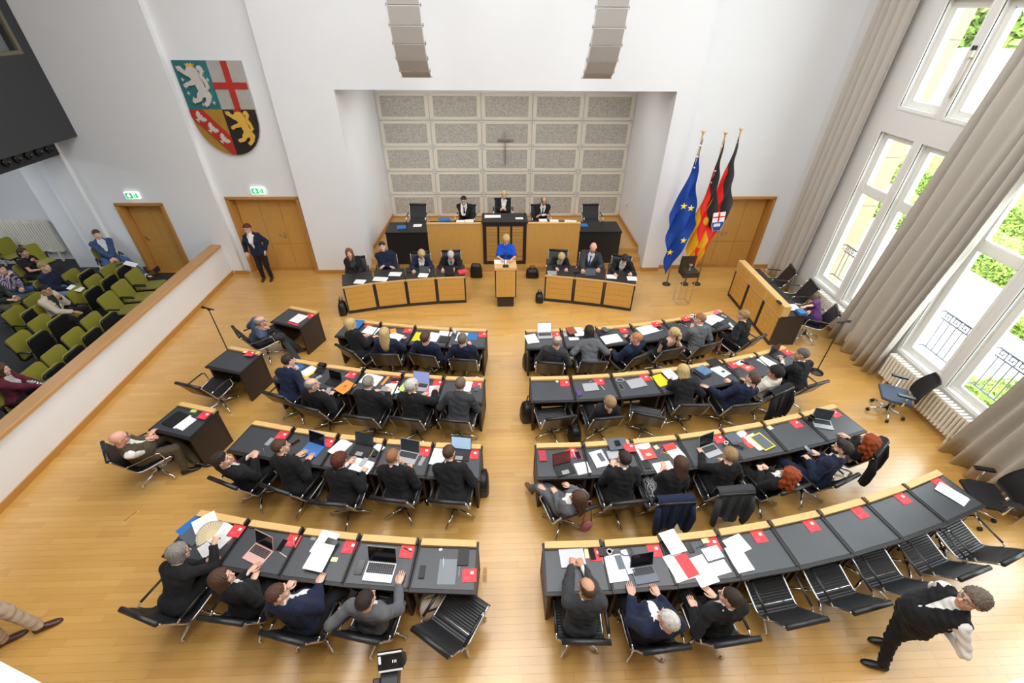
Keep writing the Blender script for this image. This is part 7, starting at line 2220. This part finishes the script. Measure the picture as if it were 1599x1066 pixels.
# ---- front row, gallery side
folder(557, 506, 0, 'blue'); stack(579, 516, -8, 'spread of white sheets', 3, w=0.30, l=0.25); paper(577, 507, 4, 'pink-red sheet', 0.16, 0.10, 'red')
open_book(617, 526, -14, 'thick open white book', 0.15, 0.24); folder(614, 516.5, 30, 'orange', 'small orange folder', 0.12, 0.16); red_booklet(637.5, 514.5); pen(643, 516, 10)
folder(655, 526, -4, 'yellow', w=0.24); stack(677, 526, -6, 'white document pile', 3); paper(696, 518.5, -4, 'white landscape sheet', 0.27, 0.16); folder(694, 530.5, 0, 'black', 'black notebook', 0.20, 0.18, 0.014)
cup(709.8, 521, 'white', 'white beaker', 0.10, 0.03); stack(721, 526, -4, 'white stapled report', 3); folder(737, 525, -3, 'blue', 'bright blue folder', 0.22, 0.26); red_booklet(754, 519.5); phone(722, 519.5, 5, desc='black phone on the report', dz=0.012)
# ---- second row, gallery side
folder(467, 571, -20, 'blue', 'blue folder', 0.2, 0.2); folder(482, 580, -22, 'yellow', 'yellow folder under a white sheet'); paper(482, 579, -22, 'white sheet on yellow folder', 0.19, 0.26)
folder(502, 570, 0, 'black', 'small black box', 0.12, 0.09, 0.03); folder(500, 578.5, 10, 'black', 'black pouch', 0.17, 0.14, 0.014); phone(496, 589.5, -35, 'silver', 'pale phone', screen='silver')
laptop(520, 597, -8, 'black', 'off', 'black tablet on its stand', w=0.25, l=0.17, keys=False, ang=100); red_booklet(549.5, 584.5); pen(541, 586, -30)
folder(539, 604, -22, 'orange', 'orange folder with red label', 0.25, 0.30); paper(539, 603, -22, 'small red label on orange folder', 0.05, 0.05, 'red')
stack(580, 592, -10, 'broad pile of white sheets', 4, w=0.34, l=0.27); paper(602, 593, -10, 'orange card strip', 0.05, 0.24, 'orange'); red_booklet(620, 590.5, -80); folder(619, 592.5, -82, 'black', 'black spectacle case', 0.06, 0.16, 0.025)
paper(613, 606, 30, 'loose white sheet aslant'); folder(601, 607, -6, 'grey', 'grey notebook', 0.13, 0.12, 0.01)
laptop(655, 604, -4, 'silver', 'lilac', 'laptop with lilac screen', w=0.30); paper(632, 602, -18, 'pale green sheet', 0.12, 0.28, 'green'); red_booklet(684.5, 596); folder(675, 611, 10, 'pink', 'pink folder', 0.2, 0.27); paper(678, 610, 10, 'white sheet on pink folder', 0.18, 0.26)
stack(731, 602, -4, 'upright white document', 3, w=0.12, l=0.26); red_booklet(746, 597); phone(744.5, 606.5, 0, 'slate', 'grey phone', w=0.085, l=0.14, screen='slate'); pen(750.5, 604, 0, 'green', 'pale green marker')
# ---- third row, gallery side
phone(420.8, 689.5, -5, 'silver', 'silver patterned phone', screen='silver'); red_booklet(442.5, 677); pen(412, 705, 40, 'blue', 'blue pen')
phone(461.5, 691, -30, 'brown', 'phone with gold rim'); laptop(488, 702, -10, 'bluecase', 'off', 'laptop with blue keyboard', w=0.29); red_booklet(514, 689)
stack(533, 696, -20, 'thick white paper stack', 5); laptop(564, 704, -6, 'black', 'greyscreen', 'black laptop with grey window', w=0.30); paper(592, 698, -30, 'white envelope', 0.16, 0.11, 'white'); pen(581, 707, -5, 'yellow', 'yellow marker')
folder(585, 709, 0, 'black', 'black mouse', 0.06, 0.10, 0.03); open_book(565, 727, -10, 'open white notebook', 0.16, 0.22); phone(568, 722, -12, 'silver', 'pale phone on the notebook', screen='silver', dz=0.018); cable(589, 725, 20, 'red lanyard', 'red', 1, 0.04)
laptop(636, 714, -8, 'silver', 'greyscreen', 'silver laptop with dark screen'); red_booklet(662.5, 705); phone(658.7, 720, -12, 'grey', 'grey handset', w=0.06, l=0.17, screen='grey')
stack(685, 713, -6, 'white papers beside laptop', 3); laptop(718, 710, -4, 'black', 'skyblue', 'black laptop with pale blue screen'); red_booklet(738.5, 709.5)
# ---- back row, gallery side
folder(303, 815, -20, 'blue', 'blue folder', 0.2, 0.27); paper(320, 815, -38, 'tilted white page', 0.22, 0.27, 'white'); open_book(346, 829, -16, 'open printed booklet', 0.19, 0.28); red_booklet(374.5, 823); pen(361, 843, -12, 'red', 'red pen'); folder(300, 838, -15, 'slate', 'dark grey folder', 0.26, 0.17, 0.012); paper(321, 858, -30, 'small white leaflet', 0.2, 0.13)
laptop(403, 866, -14, 'rose', 'off', 'rose-coloured laptop', w=0.29); phone(440.5, 851, -4); red_booklet(458, 842.5); pen(459, 845, 35, 'orange', 'orange pen'); pen(441.5, 865.5, 70)
stack(508, 847, -8, 'pale grey sheets', 2, 'white', w=0.24); stack(500, 872, -4, 'printed agenda sheets', 3, w=0.24, l=0.33); phone(521, 845, 80, 'black', 'black phone case', w=0.10, l=0.16); paper(522, 873, 0, 'yellow sticky note', 0.08, 0.055, 'cream'); red_booklet(547.5, 850.5); paper(489.5, 840, 0, 'grey slip', 0.07, 0.04, 'grey')
phone(562.5, 885, 0, 'black', 'large black phone', w=0.09, l=0.19); laptop(593, 893, -1, 'silver', 'off', 'silver laptop, lid open', w=0.355, l=0.235); red_booklet(636, 859); pen(635.5, 857, 68, 'black', 'black pen')
folder(724.5, 862, 2, 'black', 'black notebook', 0.135, 0.22, 0.014); paper(698.5, 892, 2, 'frosted plastic sleeve', 0.215, 0.305, 'clear', name='sleeve'); pen(692.5, 878.5, 8, 'white', 'white pen on sleeve'); pen(717, 893, 2, 'silver', 'silver pen'); red_booklet(733, 898, 4); folder(659, 893, 2, 'black', 'black glasses case', 0.065, 0.15, 0.02); paper(688, 857.5, 20, 'paper scrap', 0.04, 0.03, 'white')
# ---- front row, window side
stack(830.5, 529, 12, 'white papers at the edge', 3, w=0.23); laptop(851, 524, 2, 'silver', 'whitescreen', 'silver laptop with white screen', w=0.30); red_booklet(867.5, 519.5)
stack(903, 518, 5, 'white papers under the book', 3); folder(892, 517, 12, 'brown', 'brown book', 0.17, 0.23, 0.03); phone(882, 520, 0, 'silver', 'white phone', screen='silver'); paper(896, 528.5, 0, 'short white slip', 0.21, 0.10)
folder(936, 516, 10, 'black', 'black tablet sleeve', 0.12, 0.16, 0.01); folder(945, 514.5, 10, 'slate', 'dark tablet', 0.10, 0.17, 0.01); pen(956, 512, -60); red_booklet(972.5, 514); open_book(955, 529, 8, 'open white brochure with yellow marks', 0.2, 0.27)
stack(1010, 513, 8, 'broad white sheet', 2, w=0.42, l=0.28); red_booklet(1025, 506.3); pen(1031.5, 515.5, -75); spectacles(1030, 509, 10)
phone(1060.5, 503.5, 12, 'slate', 'phone on a grey tablet', screen='off', w=0.13, l=0.20); red_booklet(1070.5, 498); cable(1062, 507, 0, 'white earphone lead', 'white', 1, 0.035); cup(1079, 497, 'white', 'white mug with black emblem', 0.09, 0.04)
open_book(1112, 498, 18, 'large open white file', 0.22, 0.30); folder(1120, 508, 20, 'black', 'black ring binder', 0.26, 0.12, 0.02); paper(1118.5, 487.3, 20, 'pink leaflet', 0.15, 0.10, 'pink'); folder(1130, 494, 25, 'silver', 'white computer mouse', 0.06, 0.11, 0.025)
# ---- second row, window side
cable(833.5, 597.5, 0, 'bunch of keys on a blue tag', 'blue', 1, 0.02); paper(870, 596, 20, 'white paper knot', 0.045, 0.04, 'white', 0.015); red_booklet(881.8, 597.2)
closed_laptop(921.9, 604.5, 2, w=0.27, l=0.20); folder(904, 614, 5, 'purple', 'purple case', 0.085, 0.14, 0.02); pen(941, 605, 18); red_booklet(935.8, 595); pen(923, 594, -60, 'silver', 'short silver pen')
phone(969.8, 603.5, 4, 'silver', 'phone with white rim'); cable(967.5, 592.5, 0, 'white charging cable', 'white', 2, 0.065); closed_laptop(993.6, 598.5, 8, w=0.33, l=0.23); red_booklet(1006, 588)
folder(1031, 593.5, 12, 'yellow', w=0.24, l=0.30); stack(1047, 585, 10, 'white sheets', 2)
folder(1096, 584, 16, 'black', 'thick dark book', 0.22, 0.24, 0.03); folder(1098, 580.5, 18, 'photo', 'book with blue photo cover', 0.22, 0.23, 0.02); folder(1115, 566, 6, 'black', 'black tablet on the ledge', 0.24, 0.20, 0.012); stack(1125, 579.5, 18, 'white sheets with green mark', 3); paper(1129, 580.5, 18, 'green printed square', 0.06, 0.05, 'dgreen', 0.012)
red_booklet(1141.5, 566); pen(1148.5, 568.5, 20, 'orange', 'orange pen'); brochure(1163, 570.5, 14); folder(1163, 567, 40, 'black', 'black pen case', 0.05, 0.16, 0.02); spectacles(1149.5, 577.5, 10); pen(1135, 572.5, 30, 'magenta', 'pink marker'); paper(1172.5, 557.5, 0, 'crumpled white tissue', 0.05, 0.04, 'white', 0.02)
stack(1197, 565, 16, 'pile of white sheets', 3); laptop(1211, 552, 5, 'black', 'off', 'black laptop', w=0.27, l=0.19, ang=95); red_booklet(1225, 547); pen(1226, 552.5, 40, 'maroon', 'dark red pen')
# ---- third row, window side
folder(847, 712, 2, 'maroon', 'dark red notebook', 0.115, 0.20, 0.02); red_booklet(893, 703.8, 30); laptop(881, 733, 14, 'black', 'redscreen', 'black laptop with reddish screen', w=0.28, l=0.20); phone(902.5, 711.2, 8, 'pink', 'phone in pink case', w=0.08); pen(896.5, 709, 5); stack(910, 731, 10, 'white envelopes', 3, 'white', w=0.20, l=0.20)
stack(936, 716, 12, 'white report', 3); phone(938.5, 714, 14, 'slate', 'grey phone on the report', screen='slate', dz=0.012); folder(964, 693, 3, 'slate', 'dark magazine propped over the ledge', 0.30, 0.22, 0.012); paper(964, 693, 3, 'dark printed pictures on magazine', 0.08, 0.10, 'off', 0.014); closed_laptop(958, 710, 3, 'silver', 'flat tablet in white case', 0.19, 0.15); red_booklet(982.5, 702)
stack(1006, 703, 6, 'white sheets under the brochure', 3, w=0.24); brochure(1008, 701.5, 4); paper(1025, 698, 20, 'yellow note', 0.07, 0.07, 'cream'); pen(1033, 704, -40, 'magenta', 'pink pen'); pen(1039.5, 707.5, 60, 'yellow', 'yellow pencil'); folder(1045, 698.5, 10, 'red', 'coral pencil pouch', 0.20, 0.10, 0.03); stack(1058, 710, 18, 'long white sheet', 2); folder(1010, 725.5, 0, 'black', 'black spectacle case', 0.09, 0.15, 0.015); stack(1036, 729, 6, 'white writing pad', 3, 'white', w=0.28, l=0.18)
laptop(1110, 704, 12, 'silver', 'off', 'silver laptop', w=0.28); red_booklet(1121.5, 683)
folder(1141, 678, 10, 'slate', 'grey tablet case', 0.22, 0.22, 0.012); brochure(1163, 682, 14, l=0.33); stack(1181, 690, 14, 'white sheets beside the brochure', 2, 'white'); folder(1190, 690, 13, 'yellow', 'yellow-edged folder', 0.23, 0.31); paper(1190, 690, 13, 'slate sheet on yellow folder', 0.19, 0.27, 'slate'); phone(1153, 697, 40, desc='black phone'); cup(1132.5, 694, 'white', 'white charger plug', 0.06, 0.03, 'white'); cable(1150, 693, 0, 'brown cable tangle', 'brown', 2, 0.04)
paper(1200.5, 665.5, 10, 'cream note', 0.085, 0.07, 'cream'); red_booklet(1239, 657.5)
laptop(1284, 662, -32, 'silver', 'greyscreen', 'silver laptop turned aside', w=0.29, ang=95); cup(1262.5, 653.5, 'black', 'black cup with green drink', 0.10, 0.045, 'green'); red_booklet(1298, 641)
# ---- back row, window side
closed_laptop(893.5, 870.5, 2, 'silver', 'closed white laptop', 0.31, 0.23); paper(916, 862.5, 0, 'cream note', 0.05, 0.12, 'cream'); red_booklet(930.5, 865); phone(924.5, 865, 5)
folder(938, 856, 0, 'black', 'black power adapter', 0.08, 0.11, 0.03); cup(949.5, 858, 'white', 'small cup with blue top', 0.06, 0.032, 'blue'); stack(960.5, 887, 6, 'pile of printed papers', 3, w=0.24, l=0.32); phone(967.5, 878, 4, 'slate', 'dark phone on the papers', w=0.08, l=0.17, screen='slate', dz=0.012); closed_laptop(979, 877, 6, 'silver', 'slim silver tablet', 0.10, 0.30); laptop(1006.5, 897, 5, 'slate', 'off', 'grey laptop with dark screen', w=0.29, l=0.20); cable(977, 861.5, 0, 'black cable loop', 'black', 2, 0.07); red_booklet(1021.5, 858)
stack(1050, 846, 10, 'sheets lying across the ledge', 3, w=0.22, l=0.30); stack(1060, 885, 10, 'fanned printed sheets', 4, w=0.25, l=0.33); folder(1072, 883, 12, 'red', 'red folder under sheets', 0.16, 0.28); stack(1096, 891, 8, 'tall printed sheets', 3, w=0.25, l=0.34); phone(1076.5, 854, 4, desc='black phone'); red_booklet(1111.5, 845); paper(1100.5, 843.5, 4, 'cream note on red booklet', 0.09, 0.06, 'cream', 0.008); pen(1094.5, 853, -80, 'black', 'black pen'); stack(1112.5, 863.5, 8, 'white envelope pair', 2, 'white', 0, 0) if False else paper(1112.5, 863.5, 8, 'plain white envelope', 0.23, 0.16, 'white'); paper(1124, 886, 8, 'lower white envelope', 0.23, 0.16, 'white')
paper(1150.5, 850, 12, 'pale grey sheet', 0.28, 0.22, 'white'); stack(1153, 872, 4, 'two printed sheets', 2, w=0.22, l=0.32); red_booklet(1182.5, 832.8)
red_booklet(1263.5, 815.8); red_booklet(1338, 795.5, emblem=False); red_booklet(1404, 773); red_booklet(1461, 749.5, emblem=False); stack(1486, 771, 14, 'printed sheet', 2, w=0.21, l=0.34)
# ---- side desks
stack(466, 497, -6, 'white papers in a red-edged file', 3, w=0.26, l=0.30); red_booklet(486.5, 491); paper(457, 505, -6, 'red file edge', 0.28, 0.05, 'red')
red_booklet(390.5, 552, 8); paper(383, 549.5, 8, 'cream note', 0.08, 0.05, 'cream')
folder(274, 655, -8, 'black', 'open black folder', 0.24, 0.30, 0.02); paper(285, 659, -8, 'white folder rim', 0.03, 0.30, 'white', 0.02); stack(291, 661, -8, 'white sheets', 3, w=0.16, l=0.26); folder(315, 651, -30, 'purple', 'violet spectacle case', 0.06, 0.15, 0.03); red_booklet(322.5, 648); folder(303.5, 641.5, 10, 'green', 'green tissue packet', 0.09, 0.06, 0.02)
# ---- front benches, lectern and presidium
GZ = 0.772
def bp(n, side): return ('%s bench desk from lectern, %s front bench' % (n, side), 0.0)
for i, (u, v, w2, d_, sd, n_, c) in enumerate(((562, 440, 0.26, 'folded white papers', g_, 'fourth', 'print'), (594, 436, 0.34, 'spread white papers', g_, 'third', 'print'), (617, 428, 0.30, 'white file by the blonde woman', g_, 'third', 'white'),
                                            (661, 430, 0.24, 'white card', g_, 'second', 'white'), (862, 426, 0.22, 'grey document', w_, 'first', 'grey'), (955, 432, 0.24, 'white sheet', w_, 'third', 'print'), (987, 435, 0.24, 'white booklet on grey folder', w_, 'third', 'print'))):
    stack(u, v, -6, d_, 3, c, bp(n_, sd), GZ, w2, 0.20)
folder(723, 425, 20, 'red', 'red file', 0.24, 0.20, 0.03, bp('first', g_), GZ)
laptop(702, 428, 180, 'black', 'off', 'dark tablet facing the white-haired man', 70, 0.24, 0.16, False, bp('first', g_), GZ)
laptop(663, 424, 180, 'black', 'off', 'dark tablet before the blonde woman', 55, 0.24, 0.15, False, bp('second', g_), GZ)
laptop(921, 428, 180, 'slate', 'off', 'grey laptop before the tall man', 70, 0.26, 0.17, False, bp('second', w_), GZ)
folder(642, 424, 0, 'black', 'black binder', 0.2, 0.12, 0.02, bp('third', g_), GZ); phone(887, 425, 30, desc='dark phone', place=bp('first', w_), z=GZ); folder(900, 425, 10, 'black', 'dark pouch', 0.14, 0.10, 0.03, bp('second', w_), GZ)
stack(782, 409, 0, 'white speech papers', 3, 'print', ('on the lectern before the speaker', 0.0), 1.115, 0.32, 0.22)
PZ = ('on the presidium', 0.0)
stack(769, 338, 0, 'open white file in the centre', 3, 'print', PZ, 1.452, 0.46, 0.2); paper(811, 341, 0, 'small white booklet at the centre', 0.22, 0.12, 'print', 0.01, place=PZ, z=1.452)
stack(719, 346, 0, 'white sheets before the man with glasses', 2, 'print', PZ, 1.182, 0.24, 0.24); stack(733, 345, 5, 'second white pile before the man with glasses', 2, 'print', PZ, 1.182, 0.24, 0.24)
folder(694, 344, 12, 'blue', 'dark blue binder', 0.34, 0.24, 0.04, PZ, 1.182); folder(627, 355, 10, 'blue', 'blue folder at the gallery end', 0.26, 0.24, 0.02, PZ, 1.142); paper(652, 352, 0, 'white note at the gallery end', 0.24, 0.18, 'print', 0.004, place=PZ, z=1.142)
stack(848, 344, 0, 'white sheets before the bald man', 2, 'print', PZ, 1.182, 0.24, 0.22); stack(865, 345, 0, 'further white sheets toward the windows', 2, 'print', PZ, 1.182, 0.26, 0.22); stack(891, 346, -10, 'spread white papers before the vacant chair', 3, 'print', PZ, 1.182, 0.34, 0.22); folder(912, 352, 0, 'blue', 'blue-white folder at the window end', 0.20, 0.22, 0.02, PZ, 1.142)
SZ_ = ('on the stenographer desk', R(-90))
stack(1236, 480, 0, 'white writing pad', 3, 'print', SZ_, 0.795, 0.26, 0.30); folder(1216, 472, 90, 'black', 'black phone case', 0.07, 0.14, 0.02, SZ_, 1.042); folder(1250, 489, 0, 'blue', 'bright blue bag of papers', 0.2, 0.16, 0.06, SZ_, 0.795)
# ---- phones and other things in the hand
def held(label, u, v, z, rz, w=0.072, l=0.145, c='black', tilt=25, name='phone', cat='phone', screen='off'):
    p = at(u, v, z)
    t = thing(name, label, cat, tuple(p), R(rz)); t.rotation_euler = (R(tilt), 0, R(rz))
    MB().bbox(-w / 2, w / 2, -l / 2, l / 2, -0.004, 0.004).build('case', COLR[c], t)
    MB().bbox(-w / 2 + .004, w / 2 - .004, -l / 2 + .005, l / 2 - .005, 0.004, 0.0048).build('screen', COLR[screen], t)
held('pale phone held by the man with thin grey hair, second row', 512, 611, 0.83, -15, c='silver', screen='silver')
held('black phone held by the bearded man in the third row', 1262, 702, 0.85, 45)
held('pale blue phone held by the woman in the black dress', 1142, 508, 0.86, 40, c='silver', screen='skyblue')
held('black phone held by the man in the grey suit, back row', 548.5, 933, 0.80, -20)
held('white phone held by the visitor in dark green', 24, 463, 0.68, -90, c='silver', screen='silver')
held('pale phone held by the woman in burgundy', 73, 594, 0.76, -70, c='silver', screen='silver')
fp = at(333, 838, 0.98)
t = thing('paper_fan', 'pale wooden folding fan held open by the woman with grey bob', 'fan', tuple(fp), R(60)); t.rotation_euler = (R(50), R(10), R(70))
for k in range(15):
    a = R(-75 + k * 150 / 14)
    MB().prism([(-0.004, 0.0), (0.004, 0.0), (0.008, 0.17), (-0.008, 0.17)], -0.001 + 0.0006 * k, 0.001 + 0.0006 * k, 0, Matrix.Rotation(a, 4, 'Z')).build('stick', mat('pale_bamboo', srgb(214, 192, 150), 0.6), t)
lf = MB()
for k in range(28):
    a0, a1 = R(-76 + k * 152 / 28), R(-76 + (k + 1) * 152 / 28); z0 = 0.006 * (k % 2) - 0.004; z1 = 0.006 * ((k + 1) % 2) - 0.004
    pts = [(-math.sin(a0) * r_, math.cos(a0) * r_, z0 + 0.0006 * k / 2) for r_ in (0.08, 0.19)] + [(-math.sin(a1) * r_, math.cos(a1) * r_, z1 + 0.0006 * k / 2) for r_ in (0.19, 0.08)]
    lf.add(pts + [(x, y, z_ - 0.0015) for x, y, z_ in pts], [(0, 3, 2, 1), (4, 5, 6, 7), (0, 1, 5, 4), (1, 2, 6, 5), (2, 3, 7, 6), (3, 0, 4, 7)])
lf.build('fan_leaf', mat('fan_paper', srgb(176, 170, 152), 0.8, noise=0.3, scale=40), t)
# papers lying on gallery seats
for u, v, z, lab in ((204, 412, 0.86, 'printed sheet over the back of the second lowered gallery seat'), (118, 450, 0.84, 'printed sheet lying on a tipped-up seat beside the man in beige')):
    p = at(u, v, z)
    o = tag(put('paper', sheet_mesh('paper', 0.26, 0.20, 0.003, PRINT), None, (p[0], p[1], p[2]), R(-70)), lab, 'paper'); o.rotation_euler = (0, R(25), R(10))
